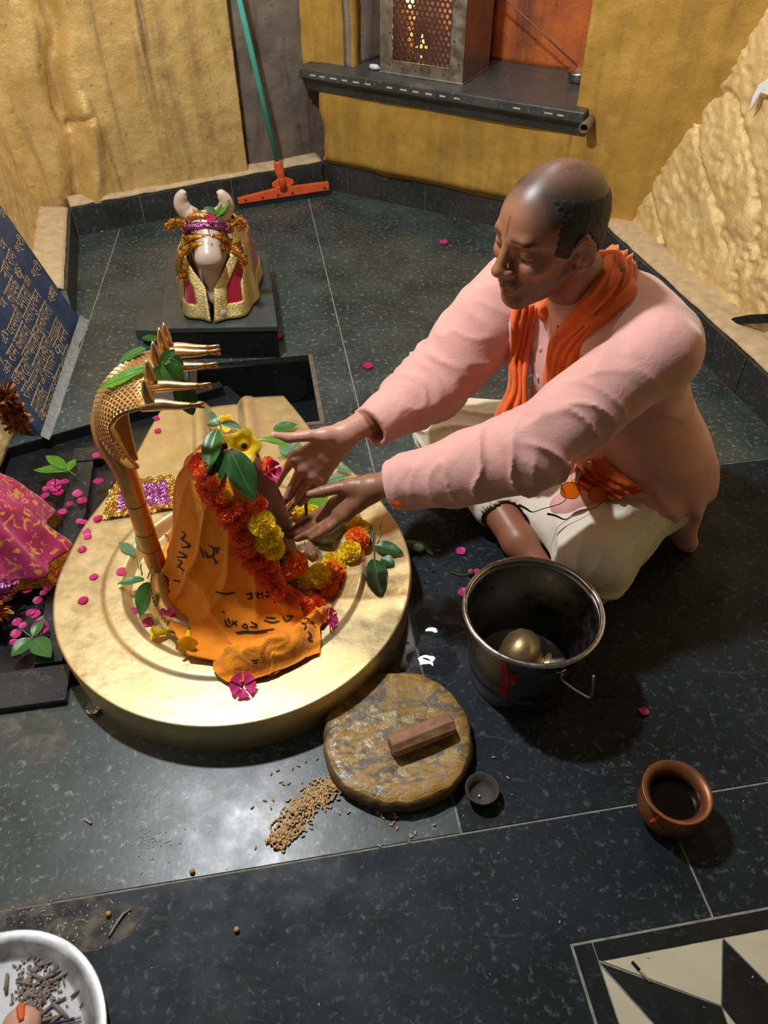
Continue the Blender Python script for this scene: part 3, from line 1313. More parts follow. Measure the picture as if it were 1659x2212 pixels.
def crumple(c, ax, ay, rot, h, seed, amp=0.02, nu=70, nv=60, freq=16):
    """bunched end of a cloth lying on the brass"""
    U, Vv = np.meshgrid(np.linspace(-1, 1, nu), np.linspace(-1, 1, nv), indexing='ij')
    rad = np.maximum(np.abs(U), np.abs(Vv))
    k = np.where(np.hypot(U, Vv) > 0, rad / (np.hypot(U, Vv) + 1e-9), 1)
    u, w = U * (0.4 + 0.6 * k), Vv * (0.4 + 0.6 * k)
    rho = np.clip(np.hypot(u, w), 0, 1)
    ca, sa = math.cos(rot), math.sin(rot)
    x = c[0] + ax * u * ca - ay * w * sa
    y = c[1] + ax * u * sa + ay * w * ca
    q = np.stack([x * freq + 1.3 * vnoise(np.stack([x * 30, y * 30, x * 0], -1)), y * freq * 0.7, x * 0 + seed], -1)
    rid = (1 - np.abs(fbm(q, 3)) * 1.7)
    rid2 = 1 - np.abs(vnoise(np.stack([x * 38 + y * 20, y * 34 - x * 12, x * 0 + seed + 5], -1)))
    edge = sstep(1.0, 0.6, rho)
    x = x + 0.010 * vnoise(np.stack([x * 22, y * 22, x * 0 + seed], -1)) * 1.2
    y = y + 0.010 * vnoise(np.stack([x * 22 + 8, y * 22, x * 0 + seed], -1)) * 1.2
    z = h * edge + (amp * rid + amp * 0.6 * rid2) * (0.35 + 0.65 * edge)
    rel = np.stack([x - DC[0], y - DC[1]], -1)
    base = top_z(rel @ SE1, rel @ SE2)
    return np.stack([x, y, base + 0.003 + np.maximum(z, 0)], -1).reshape(-1, 3), grid_faces(nu, nv)[:, ::-1]


c1 = gz(575, 1385, 0.11)
v, f = crumple(c1, 0.105, 0.062, R(22), 0.012, 3.0, 0.026)
b1 = mo('cloth_bunch', v, f, ORANGE, CLOTH, smooth=True)
surf(v, f)
CLOTH_B.append(SURFS[-1])
v, f = crumple(gz(648, 1335, 0.11), 0.075, 0.040, R(40), 0.010, 7.0, 0.022, 50, 40)
b2 = mo('cloth_bunch', v, f, ORANGE, CLOTH, smooth=True)
surf(v, f)
CLOTH_B.append(SURFS[-1])
v, f = crumple(gz(548, 1428, 0.10), 0.050, 0.030, R(-20), 0.006, 11.0, 0.020, 40, 40)
b3 = mo('cloth_bunch', v, f, ORANGE, CLOTH, smooth=True)
surf(v, f)
CLOTH_B.append(SURFS[-1])


def ribbon_strokes(strokes, width, surfs, lift=0.0012, ox=0, oy=0, sc=1.0):
    """flat ink ribbons laid on a cloth; strokes are polylines in photograph pixels"""
    m = MB()
    for st in strokes:
        p = np.array([(ox + x * sc, oy + y * sc) for x, y in st], float)
        p = smooth_path(p, 4) if len(p) > 2 else np.array([p[0] + (p[-1] - p[0]) * t for t in np.linspace(0, 1, 5)])
        P, N = [], []
        for x, y in p:
            q, n = hit(x, y, surfs)
            P.append(q + n * lift)
            N.append(n)
        P = np.array(P)
        t_ = np.gradient(P, axis=0)
        side = np.cross(np.array(N), t_)
        side /= np.linalg.norm(side, axis=1)[:, None] + 1e-9
        ww = width * (0.6 + 0.4 * np.sin(np.linspace(0.3, 2.9, len(P))))[:, None]
        v = np.stack([P - side * ww, P + side * ww], 1).reshape(-1, 3)
        m.add(v, grid_faces(len(P), 2))
    return m


S5 = 630 / 1659.0
ink = []
ink += [[(165, 705), (185, 715), (180, 735), (165, 745), (190, 765), (215, 785), (180, 795), (165, 790)], [(150, 820), (180, 835), (190, 850), (140, 850)], [(145, 865), (170, 880), (150, 900), (185, 930)],
        [(140, 905), (165, 915), (175, 955)], [(205, 780), (200, 800)]]
ink += [[(270, 800), (285, 830), (290, 855)], [(318, 780), (345, 800), (350, 830), (325, 850), (310, 840)], [(345, 800), (385, 800)], [(370, 795), (368, 830)], [(340, 850), (365, 880), (350, 885)], [(300, 815), (315, 860)]]
ink += [[(535, 1065), (560, 1060), (562, 1085), (540, 1088)], [(560, 1050), (565, 1090)], [(585, 1055), (605, 1060), (590, 1075), (610, 1088)], [(620, 1045), (625, 1085)], [(640, 1050), (665, 1058), (650, 1078), (640, 1068)], [(680, 1060), (700, 1095), (690, 1110)], [(530, 1062), (570, 1058)]]
ink += [[(395, 1160), (410, 1170)], [(410, 1205), (420, 1240), (445, 1250)], [(425, 1200), (440, 1230)], [(450, 1215), (480, 1245)], [(445, 1240), (480, 1215)], [(505, 1245), (540, 1260), (530, 1235), (510, 1240)], [(560, 1220), (590, 1240), (570, 1255)], [(555, 1250), (590, 1250)]]
ink += [[(470, 1285), (520, 1275), (580, 1278), (640, 1270), (690, 1262)], [(480, 1290), (530, 1283), (590, 1285), (650, 1278)], [(630, 1210), (680, 1225), (720, 1215)], [(640, 1195), (700, 1200)], [(740, 1190), (760, 1215), (790, 1200)], [(760, 1185), (800, 1190)], [(840, 1220), (870, 1240), (860, 1265)], [(880, 1275), (900, 1300), (880, 1320), (910, 1330)], [(900, 1215), (920, 1250)], [(860, 1200), (890, 1205)],
        [(560, 1440), (605, 1435)], [(570, 1452), (600, 1450)], [(120, 985), (160, 990)], [(360, 1050), (420, 1060), (470, 1050)], [(60, 720), (90, 730)], [(65, 700), (95, 705)], [(70, 750), (90, 760)]]
m = ribbon_strokes(ink, 0.0017, CLOTH_B, 0.0016, 330, 880, S5)
m.build('printed_letters', INK, CLOTH, label='black printed prayer lettering', kind='stuff')

# ---------------------------------------------------------------- five-headed brass serpent
snake = empty('brass_serpent', (-0.465, 1.07, 0.09), 'five-headed brass serpent rising beside the orange draped stone', 'statue')


def scales(name):
    t = NT(name)
    c = t.ramp(t.noise(14, 5, 0.65), [(0.3, (0.48, 0.27, 0.11)), (0.7, (0.74, 0.50, 0.25))])
    t.color(c)
    t.set(Metallic=0.85)
    t.rough(0.34)
    return t.m


SCALE = scales('scaled_copper')
# neck
neck = smooth_path([(-0.452, 1.050, 0.095), (-0.462, 1.060, 0.16), (-0.467, 1.068, 0.24), (-0.470, 1.072, 0.32), (-0.475, 1.075, 0.375), (-0.488, 1.080, 0.425), (-0.494, 1.086, 0.475), (-0.480, 1.090, 0.522)], 8)
rad = np.interp(np.linspace(0, 1, len(neck)), [0, 0.4, 0.6, 0.75, 1], [0.0195, 0.019, 0.021, 0.023, 0.008])
m = MB()
m.tube(neck, rad, 20)
m.build('neck', COPPER, snake, smooth=True)
for k in (0.14, 0.20, 0.29):
    m = MB()
    i = int(k * (len(neck) - 1) * 1.3)
    c = neck[i]
    m.tube([c - [0, 0, 0.0008], c + [0, 0, 0.0008]], rad[i] + 0.0005, 20)
    m.build('neck_ring', simple('dark_brass', (0.16, 0.09, 0.04), None, 0.5, 0.6), snake)
# coil on the platform
cth = np.linspace(R(-182), R(-100), 60)
crd = np.interp(np.linspace(0, 1, 60), [0, 0.55, 1], [0.186, 0.186, 0.150])
cr = np.interp(np.linspace(0, 1, 60), [0, 0.2, 0.6, 1], [0.0195, 0.0205, 0.018, 0.006])
coil = np.stack([-0.266 + crd * np.cos(cth), 1.062 + crd * np.sin(cth), DZ + 0.004 + cr * 0.9], 1)
v, f = tube(coil, cr, 16)
mo('coiled_body', v, f, SCALE, snake, smooth=True)
surf(v, f)
# raised scales on the coil
t_, A_, B_ = frames(coil)
m = MB()
for i in range(2, 58):
    for j in range(9):
        a = R(-20 + 26 * j) + (R(13) if i % 2 else 0)
        n = math.cos(a) * A_[i] + math.sin(a) * B_[i]
        if n[2] < -0.2:
            continue
        s_ = np.cross(t_[i], n)
        c = coil[i] + n * (cr[i] + 0.0002)
        m.add([c - t_[i] * 0.0055, c + s_ * 0.0042 + n * 0.0002, c + t_[i] * 0.0055, c - s_ * 0.0042 + n * 0.0002, c + n * 0.0016], [(0, 4, 3)[::-1], (0, 1, 4)[::-1], (1, 2, 4)[::-1], (2, 3, 4)[::-1]])
m.build('body_scales', SCALE, snake, kind='stuff')
# hood: a curled sheet opening to the right
ctr = smooth_path([(-0.474, 1.074, 0.375), (-0.490, 1.080, 0.425), (-0.497, 1.086, 0.475), (-0.484, 1.090, 0.525), (-0.448, 1.092, 0.560), (-0.405, 1.092, 0.573), (-0.372, 1.092, 0.572)], 8)
ns = len(ctr)
sv = np.linspace(0, 1, ns)
hw = np.interp(sv, [0, 0.12, 0.35, 0.6, 0.85, 1], [0.012, 0.032, 0.060, 0.076, 0.080, 0.082])
tt = np.gradient(ctr, axis=0)
tt /= np.linalg.norm(tt, axis=1)[:, None]
yv = np.array([0, 1.0, 0])
innr = np.cross(yv, tt)
innr = np.where(innr[:, :1] + 0 * innr > -9, innr, innr)
innr = innr * np.sign((innr @ np.array([1.0, 0, -0.6])))[:, None]
nw = 31
WW = np.linspace(-1, 1, nw)
HV = np.zeros((ns, nw, 3))
for i in range(ns):
    curl = np.interp(sv[i], [0, 0.3, 0.6, 1], [0.030, 0.042, 0.030, 0.016])
    for j, w in enumerate(WW):
        HV[i, j] = ctr[i] + yv * hw[i] * (math.sin(w * 1.25) / math.sin(1.25)) + innr[i] * curl * w * w * (1.2 if w < 0 else 0.9)
HVf = HV.reshape(-1, 3)
HF = grid_faces(ns, nw)
hood = mo('hood', HVf, HF, COPPER, snake, smooth=True)
sd = hood.modifiers.new('solid', 'SOLIDIFY')
sd.thickness = 0.006
sd.offset = 0
surf(HVf, HF)
# scales on the back of the hood
m = MB()
for i in range(6, ns - 3):
    if i % 1:
        continue
    for j in range(1, nw - 1):
        if (i + j) % 2:
            continue
        c = HV[i, j]
        du = HV[i, j + 1] - HV[i, j - 1]
        dv = HV[min(i + 1, ns - 1), j] - HV[i - 1, j]
        n = np.cross(du, dv)
        n /= np.linalg.norm(n)
        n = n if np.dot(n, -innr[i]) > 0 else -n
        c = c + n * 0.0031
        p = [c - du * 0.40, c - dv * 0.40, c + du * 0.40, c + dv * 0.40]
        q = [x * 0.45 + c * 0.55 + n * 0.0022 for x in p]
        m.add(p + q, [(0, 1, 5, 4), (1, 2, 6, 5), (2, 3, 7, 6), (3, 0, 4, 7), (4, 5, 6, 7)])
m.build('hood_scales', SCALE, snake, kind='stuff')
m = MB()
for i in range(3, ns - 10):     # belly ribs inside the hood
    P = [HV[i, j] + innr[i] * 0.0035 for j in range(7, nw - 7)]
    m.tube(np.array(P), 0.0012, 5)
m.build('belly_ribs', COPPER, snake, kind='stuff')
for k, w in enumerate((-0.92, -0.46, 0.0, 0.46, 0.92)):
    j = int(round((w + 1) / 2 * (nw - 1)))
    b = HV[-2, j] + np.array([0, 0, 0.002])
    e = b + np.array([0.073 + 0.008 * math.cos(w * 2), w * 0.012 * (-1) * -0.2, 0.004 + 0.004 * (1 - abs(w))])
    path = smooth_path([b - [0.012, 0, 0], b + (e - b) * 0.3 + [0, 0, 0.003], b + (e - b) * 0.7, e], 5)
    rr_ = np.interp(np.linspace(0, 1, len(path)), [0, 0.25, 0.6, 0.85, 1], [0.009, 0.0105, 0.0075, 0.0055, 0.004])
    head = MB()
    head.tube(path, rr_, 12)
    h = head.build('serpent_head', COPPER, snake, smooth=True)
    for zo in (0.0026, -0.0030):
        fk = MB()
        fk.tube([e - [0.004, 0, 0], e + [0.010, 0, zo * 0.8], e + [0.020, 0, zo * 1.4]], [0.0032, 0.0028, 0.0022], 8)
        fk.build('jaw', COPPER, h, smooth=True)
    cr_ = MB()
    cr_.lathe([(0.0, -0.004), (0.0062, -0.003), (0.0078, 0.006), (0.0088, 0.016), (0.0072, 0.027), (0.0035, 0.040), (0.0, 0.047)], b + [0.003, 0, 0.008], 14)
    cr_.build('crest', COPPER, h, smooth=True)
# ---------------------------------------------------------------- the seated man
def unit_(v):
    v = np.asarray(v, float)
    return v / np.linalg.norm(v)


HC = np.array([0.287, 1.305, 0.712])
hf = unit_((-0.84, -0.51, -0.13))
hu = unit_(np.array([0.02, 0.0, 1.0]) - hf * np.dot(hf, [0.02, 0, 1.0]))
hl = np.cross(hu, hf)
HM = np.stack([hf, hl, hu], 1)          # columns: forward, left, up


def hp(f, l, u):
    return HC + hf * f + hl * l + hu * u


tf = unit_((-0.82, -0.57, 0))
tl = np.array([-tf[1], tf[0], 0])
TM = np.stack([tf, tl, [0, 0, 1]], 1)
SHL = np.array([0.480, 1.195, 0.536])
SHR = np.array([0.275, 1.475, 0.520])
ELL = at(1138, 982, 1.06)
WRL = at(808, 1052, 1.085)
CUFL = at(858, 1050, 1.082)
ELR = at(940, 828, 1.40)
WRR = at(752, 934, 1.238)
CUFR = at(806, 922, 1.262)
CHEST = np.array([0.455, 1.355, 0.42])
BELLY = np.array([0.525, 1.35, 0.24])
PELV = np.array([0.575, 1.365, 0.115])
HIPL, HIPR = np.array([0.615, 1.315, 0.115]), np.array([0.53, 1.47, 0.115])
KNL, KNR = np.array([0.432, 1.085, 0.098]), np.array([0.155, 1.505, 0.125])
ANKL, ANKR = np.array([0.40, 1.42, 0.055]), np.array([0.300, 1.195, 0.055])
TOER = np.array([0.365, 1.095, 0.030])

# --- bare body, one continuous surface
B = Field()
B.add(ell(CHEST, (0.105, 0.155, 0.16), TM))
B.add(ell(BELLY, (0.115, 0.145, 0.15), TM), 0.06)
B.add(ell(PELV, (0.125, 0.155, 0.10), TM), 0.06)
for S, E_, W in ((SHL, ELL, WRL), (SHR, ELR, WRR)):
    B.add(rcone(S, E_, 0.050, 0.036), 0.04)
    B.add(rcone(E_, E_ + (W - E_) * 0.35, 0.037, 0.037), 0.02)
    B.add(rcone(E_ + (W - E_) * 0.3, W, 0.037, 0.025), 0.02)
for Hp, Kn, An in ((HIPL, KNL, ANKL), (HIPR, KNR, ANKR)):
    B.add(rcone(Hp, Kn, 0.075, 0.052), 0.04)
    B.add(rcone(Kn, Kn + (An - Kn) * 0.45, 0.050, 0.044), 0.02)
    B.add(rcone(Kn + (An - Kn) * 0.4, An, 0.046, 0.037), 0.02)
B.add(rcone(ANKR, TOER, 0.036, 0.022), 0.02)
B.add(ell(ANKR + [0.012, -0.002, -0.012], (0.03, 0.03, 0.026)), 0.012)
B.add(rcone(ANKL, ANKL + [0.03, 0.14, -0.022], 0.032, 0.020), 0.02)
B.add(ell(ANKL + [0, 0.0, -0.012], (0.03, 0.03, 0.026)), 0.012)
NECKB = np.array([0.392, 1.340, 0.555])
B.add(rcone(NECKB, hp(-0.025, 0, -0.045), 0.062, 0.054), 0.03)
# skull and face
B.add(ell(hp(-0.014, 0, 0.030), (0.098, 0.0755, 0.088), HM), 0.012)
B.add(ell(hp(0.030, 0, 0.030), (0.060, 0.062, 0.062), HM), 0.02)
B.add(ell(hp(0.030, 0, -0.050), (0.059, 0.057, 0.061), HM), 0.03)
B.add(rcone(hp(0.005, 0.052, -0.045), hp(0.072, 0.014, -0.098), 0.016, 0.013), 0.02)
B.add(rcone(hp(0.005, -0.052, -0.045), hp(0.072, -0.014, -0.098), 0.016, 0.013), 0.02)
B.add(ell(hp(0.076, 0, -0.096), (0.018, 0.022, 0.017), HM), 0.015)
for s in (-1, 1):
    B.add(ell(hp(0.056, 0.041 * s, -0.022), (0.030, 0.022, 0.022), HM), 0.018)
B.add(rcone(hp(0.080, -0.034, 0.024), hp(0.080, 0.034, 0.024), 0.0105), 0.014)
for s in (-1, 1):
    B.sub(ell(hp(0.098, 0.034 * s, 0.002), (0.020, 0.020, 0.0125), HM), 0.010)
    B.add(ell(hp(0.0725, 0.033 * s, 0.002), (0.0145, 0.0165, 0.0125), HM), 0.003)
    B.sub(ell(hp(0.0885, 0.033 * s, -0.0030), (0.0060, 0.0125, 0.0022), HM), 0.0012)
B.add(rcone(hp(0.088, 0, 0.016), hp(0.108, 0, -0.024), 0.0085, 0.0105), 0.012)
B.add(ell(hp(0.1090, 0, -0.0295), (0.0135, 0.0135, 0.0110), HM), 0.006)
for s in (-1, 1):
    B.add(ell(hp(0.099, 0.0140 * s, -0.0335), (0.0115, 0.0075, 0.0085), HM), 0.005)
    B.sub(ell(hp(0.104, 0.0068 * s, -0.0435), (0.0050, 0.0036, 0.0042), HM), 0.003)
B.add(ell(hp(0.082, 0, -0.058), (0.016, 0.028, 0.020), HM), 0.012)
B.add(rcone(hp(0.090, -0.022, -0.0625), hp(0.0985, 0, -0.0600), 0.0042, 0.0058), 0.004)
B.add(rcone(hp(0.090, 0.022, -0.0625), hp(0.0985, 0, -0.0600), 0.0042, 0.0058), 0.004)
B.add(rcone(hp(0.089, -0.018, -0.0740), hp(0.0955, 0, -0.0755), 0.0045, 0.0066), 0.004)
B.add(rcone(hp(0.089, 0.018, -0.0740), hp(0.0955, 0, -0.0755), 0.0045, 0.0066), 0.004)
B.sub(rcone(hp(0.0965, -0.024, -0.0688), hp(0.1045, 0, -0.0682), 0.0022), 0.002)
B.sub(rcone(hp(0.0965, 0.024, -0.0688), hp(0.1045, 0, -0.0682), 0.0022), 0.002)
# ears
for s in (-1, 1):
    c = hp(-0.012, 0.0745 * s, -0.010)
    Em = np.stack([unit_(hf * 0.93 + hu * -0.2 - hl * s * 0.28), unit_(hl * s * 0.95 + hf * 0.3), unit_(hu * 0.95 + hf * 0.2)], 1)
    B.add(ell(c, (0.019, 0.0070, 0.032), Em), 0.006)
    rim = [c + Em @ np.array([0.018 * math.cos(a) - 0.001, 0.0065, 0.031 * math.sin(a)]) for a in np.linspace(R(-60), R(215), 11)]
    for a, b in zip(rim[:], rim[1:]):
        pass
    rim = [c + Em @ np.array([-0.0165 * math.cos(a), 0.0065, 0.030 * math.sin(a)]) for a in np.linspace(R(-75), R(140), 10)]
    for a, b in zip(rim, rim[1:]):
        B.add(rcone(a, b, 0.0040), 0.002)
    B.sub(ell(c + Em @ np.array([0.002, 0.009, 0.004]), (0.0105, 0.0065, 0.0185), Em), 0.003)
    B.add(ell(c + Em @ np.array([0.009, 0.003, -0.027]), (0.008, 0.0055, 0.010), Em), 0.004)
    B.add(ell(c + Em @ np.array([0.0125, 0.006, -0.003]), (0.004, 0.004, 0.007), Em), 0.003)


def hand(wr, mcps, fingers, thumb, palm_r=0.0155):
    """mcps: knuckles; fingers: joint lists from the knuckle; thumb: list from the wrist"""
    for mc in mcps:
        B.add(rcone(wr + (mc - wr) * 0.10, mc, palm_r * 1.12, palm_r * 0.80), 0.016)
    for a, b in zip(mcps, mcps[1:]):
        B.add(rcone(a, b, palm_r * 0.74), 0.008)
        B.add(rcone(wr + (a - wr) * 0.6, wr + (b - wr) * 0.6, palm_r * 0.85), 0.008)
    r0 = [0.0125, 0.0108, 0.0098, 0.0090]
    for fi, fg in enumerate(fingers):
        sc = (0.95, 1.0, 0.96, 0.84)[fi]
        for i, (a, b) in enumerate(zip(fg, fg[1:])):
            rr1 = (0.0112, 0.0100, 0.0088)[i] * sc
            rr2 = (0.0098, 0.0087, 0.0066)[i] * sc
            B.add(rcone(a, b, rr1, rr2), 0.006 if i == 0 else 0.0015)
            if i:
                B.add(ell(a, (0.0102 * sc,) * 3 if i == 1 else (0.0090 * sc,) * 3), 0.002)
    tr = [(0.0195, 0.0165), (0.0150, 0.0115), (0.0115, 0.0102), (0.0108, 0.0080)]
    for i, (a, b) in enumerate(zip(thumb, thumb[1:])):
        B.add(rcone(a, b, *tr[i]), 0.012 if i < 2 else 0.003)


hand(WRR,
     [at(636, 988, 1.205), at(652, 1011, 1.200), at(673, 1027, 1.198), at(695, 1036, 1.200)],
     [[at(636, 988, 1.205), at(610, 1022, 1.215), at(600, 1042, 1.215), at(588, 1062, 1.212)],
      [at(652, 1011, 1.200), at(632, 1052, 1.205), at(622, 1072, 1.203), at(608, 1092, 1.198)],
      [at(673, 1027, 1.198), at(650, 1062, 1.198), at(638, 1082, 1.195), at(624, 1100, 1.190)],
      [at(695, 1036, 1.200), at(673, 1062, 1.195), at(662, 1076, 1.192), at(648, 1090, 1.188)]],
     [at(738, 936, 1.235), at(706, 941, 1.222), at(668, 941, 1.215), at(624, 946, 1.210), at(592, 941, 1.205)])
hand(WRL,
     [at(724, 1087, 1.085), at(726, 1100, 1.075), at(733, 1110, 1.065), at(744, 1114, 1.055)],
     [[at(724, 1087, 1.085), at(676, 1117, 1.082), at(650, 1134, 1.078), at(625, 1150, 1.074)],
      [at(726, 1100, 1.075), at(681, 1131, 1.066), at(654, 1147, 1.062), at(627, 1158, 1.060)],
      [at(733, 1110, 1.065), at(693, 1140, 1.050), at(668, 1154, 1.046), at(642, 1164, 1.044)],
      [at(744, 1114, 1.055), at(712, 1140, 1.040), at(692, 1153, 1.036), at(674, 1163, 1.034)]],
     [at(796, 1052, 1.085), at(764, 1052, 1.085), at(732, 1054, 1.083), at(697, 1062, 1.078), at(670, 1068, 1.074)])
bv, bf = B.mesh((-0.25, 0.94, 0.0), (0.80, 1.75, 0.86), 0.0025)

loc = (bv - HC) @ HM
F_, L_, U_ = loc[:, 0], loc[:, 1], loc[:, 2]
isH = (bv[:, 2] > 0.50) & (np.abs(U_) < 0.16)
skin = np.tile(np.array([0.315, 0.135, 0.072]), (len(bv), 1))
nz_ = fbm(bv * 60, 3)[:, None]
skin = skin * (1 + 0.10 * nz_)


def blend(mask, col):
    global skin
    skin = skin * (1 - mask[:, None]) + np.array(col) * mask[:, None]


hn = fbm(bv * 260, 2)
isH = isH.astype(float)
blend(isH * sstep(0.045, 0.062, U_ + 0.10 * F_ - 0.01 * hn) * sstep(0.085, 0.060, F_ + 0.01 * hn) * (0.72 + 0.45 * hn), (0.085, 0.052, 0.044))     # cropped thin hair on the crown
blend(isH * sstep(0.115, 0.080, U_ - 0.24 * F_ + 0.012 * hn) * sstep(0.04, 0.06, U_) * sstep(0.062, 0.040, F_ + 0.012 * hn) * 0.85, (0.035, 0.022, 0.019))     # denser towards the dark sides
beard = sstep(-0.040, -0.062, U_ - 0.25 * (0.09 - F_)) * sstep(-0.01, 0.015, F_) * sstep(-0.125, -0.115, U_)
blend(isH * np.clip(beard * (0.58 + 0.25 * hn), 0, 1), (0.06, 0.034, 0.026))
mous = np.exp(-((U_ + 0.0515) / 0.0075) ** 2) * sstep(0.030, 0.020, np.abs(L_)) * sstep(0.07, 0.085, F_) * sstep(0.112, 0.106, F_)
blend(isH * np.clip(mous * 0.9, 0, 1), (0.035, 0.020, 0.016))
lips = np.maximum(np.exp(-((U_ + 0.0615) / 0.0045) ** 2), np.exp(-((U_ + 0.0755) / 0.0055) ** 2)) * sstep(0.024, 0.016, np.abs(L_)) * sstep(0.085, 0.093, F_)
blend(isH * np.clip(lips * 0.8, 0, 1), (0.27, 0.085, 0.065))
brow = np.exp(-((U_ - 0.0245 - 0.10 * (0.034 - np.abs(np.abs(L_) - 0.030))) / 0.0042) ** 2) * sstep(0.010, 0.016, np.abs(L_)) * sstep(0.056, 0.046, np.abs(L_)) * (F_ > 0.04)
blend(isH * np.clip(brow * 0.92, 0, 1), (0.022, 0.014, 0.012))
lid = np.exp(-((U_ + 0.0035) / 0.0020) ** 2) * sstep(0.052, 0.046, np.abs(L_)) * sstep(0.016, 0.021, np.abs(L_)) * (F_ > 0.05)
blend(isH * np.clip(lid * 0.9, 0, 1), (0.018, 0.011, 0.010))
til = np.exp(-(L_ / 0.0022) ** 2) * sstep(0.026, 0.032, U_) * sstep(0.066, 0.058, U_) * (F_ > 0.06)
blend(isH * np.clip(til, 0, 1) * 0.85, (0.11, 0.022, 0.014))
ear_r = isH * sstep(0.074, 0.080, np.abs(L_)) * (np.abs(U_) < 0.05) * (F_ < 0.03)
blend(ear_r * 0.35, (0.48, 0.20, 0.14))
# paler palm and finger undersides of the far hand, nails
pr = (np.linalg.norm(bv - at(680, 985, 1.21), axis=1) < 0.125).astype(float)
blend(pr * 0.85, (0.62, 0.33, 0.25))
for nc, rr_ in ((at(668, 1062, 1.066), 0.0085), (at(586, 937, 1.20), 0.007)):
    blend(sstep(rr_, rr_ * 0.75, np.linalg.norm(bv - nc, axis=1)) * 0.8, (0.66, 0.45, 0.38))
ft = ((bv[:, 2] < 0.12) & (bv[:, 1] < 1.30)).astype(float)
blend(ft * 0.5, (0.30, 0.11, 0.055))

t = NT('skin')
at_ = t.n('ShaderNodeAttribute', attribute_name='skin_tone')
t.color(t.mix(t.ramp(t.noise(120, 3, 0.6), [(0.4, 0.0), (0.8, 0.25)]), at_.outputs['Color'], (0.22, 0.08, 0.045)))
t.rough(0.42)
t.set(Subsurface_Weight=0.06, Subsurface_Scale=0.008, Specular_IOR_Level=0.5)
t.bump(t.noise(420, 3, 0.6), 0.12, 0.001)
SKIN = t.m
PO = np.array([0.5, 1.33, 0.0])
man = mo('person', bv, bf, SKIN, smooth=True, origin=PO, label='seated cross-legged man in a pink shirt with an orange scarf, reaching out both hands', cat='person')
ca = man.data.color_attributes.new('skin_tone', 'FLOAT_COLOR', 'POINT')
ca.data.foreach_set('color', np.column_stack([skin, np.ones(len(skin))]).astype(np.float32).ravel())

# hair on the sides and back
Hh = Field()
Hh.add(ell(hp(-0.014, 0, 0.030), (0.0998, 0.0774, 0.0896), HM))
Hh.add(ell(hp(-0.050, 0, -0.020), (0.052, 0.060, 0.050), HM), 0.02)
Hh.add(ell(hp(0.018, 0, 0.022), (0.060, 0.0705, 0.066), HM), 0.01)


def half(n, c):
    n = unit_(n)
    return lambda P: ((P - c) @ n.astype(np.float32)).astype(np.float32)


Hh.sub(half(-(hu * 1.0 - hf * 0.24), hp(0, 0, 0.082)), 0.004)                 # bald crown
Hh.sub(lambda P: np.maximum(half(-(hf * 1.0 + hu * 0.06), hp(0.044, 0, 0.0))(P), 0 * P[:, 0] - 1), 0.004)   # hairline at the temple
Hh.sub(half(hu * 1.0 + hf * -0.45, hp(-0.03, 0, -0.040)), 0.004)
for s in (-1, 1):
    Hh.sub(ell(hp(-0.012, 0.078 * s, -0.014), (0.022, 0.028, 0.036), HM), 0.004)
Hh.mod(lambda P, d: d + 0.0012 * vnoise(P * 260), 0.0015)
hv, hfc = Hh.mesh(HC - 0.14, HC + 0.14, 0.0025, 14)
t = NT('black_hair')
t.color(t.ramp(t.noise(500, 2, 0.5), [(0.35, (0.003, 0.0025, 0.0025)), (0.7, (0.012, 0.009, 0.008))]))
t.rough(0.6)
t.bump(t.noise(700, 2, 0.5), 0.6, 0.002)
mo('hair', hv, hfc, t.m, man, smooth=True, label='short black hair at the sides and back')
for s in (-1, 1):
    v, f = lathe([(0.0121 * math.sin(a), -0.0121 * math.cos(a)) for a in np.linspace(0, math.pi, 13)], 20)
    mo('eye', v @ HM.T[[1, 2, 0]] * 1.0 + hp(0.0735, 0.033 * s, -0.001), f, simple('eye_dark', (0.03, 0.018, 0.012), (0.012, 0.008, 0.006), 0.12), man, smooth=True)

# --- trousers
WHITE_C = fabric('cream_trousers', (0.78, 0.72, 0.60), (0.70, 0.63, 0.52), wrinkle=0.12)
Tr = Field()
Tr.add(ell(PELV + [0, 0, 0.0], (0.145, 0.175, 0.115), TM))
for Hp, Kn, An, e in ((HIPL, KNL, ANKL, 0.92), (HIPR, KNR, ANKR, 0.70)):
    Tr.add(rcone(Hp, Kn, 0.088, 0.074), 0.04)
    An_ = Kn + (An - Kn) * e
    Tr.add(rcone(Kn, An_, 0.072, 0.055), 0.03)
Tr.add(rcone(KNL + [0.03, 0.06, 0], ANKR + [0.02, 0.09, 0.01], 0.05, 0.045), 0.04)
hem = KNR + (ANKR - KNR) * 0.72
hd = unit_(ANKR - KNR)
Tr.sub(rcone(hem - hd * 0.02, hem + hd * 0.06, 0.046), 0.004)
Tr.sub(half(np.array([0, 0, 1.0]), np.array([0, 0, 0.004])), 0.004)


def trouser_folds(P, d):
    a = 0
    for Kn, Hp, An, amp in ((KNL, HIPL, ANKL, 0.0055), (KNR, HIPR, ANKR, 0.006)):
        ax = unit_(Hp - Kn)
        q = P - Kn
        tt_ = q @ ax
        r_ = np.linalg.norm(q, axis=1)
        u = unit_(np.cross(ax, [0, 0, 1]))
        w = np.cross(ax, u)
        ang_ = np.arctan2(q @ w, q @ u)
        nse = vnoise(np.stack([ang_ * 1.3, tt_ * 9, tt_ * 0], 1))
        f1 = np.abs(np.sin(ang_ * 5.0 + nse * 1.6 + tt_ * 8))
        a = a + 1.5 * amp * (1 - f1) ** 2 * sstep(0.26, 0.06, r_) * sstep(0.02, 0.09, r_)
    return d - a + 0.003 * fbm(P * 12, 2)


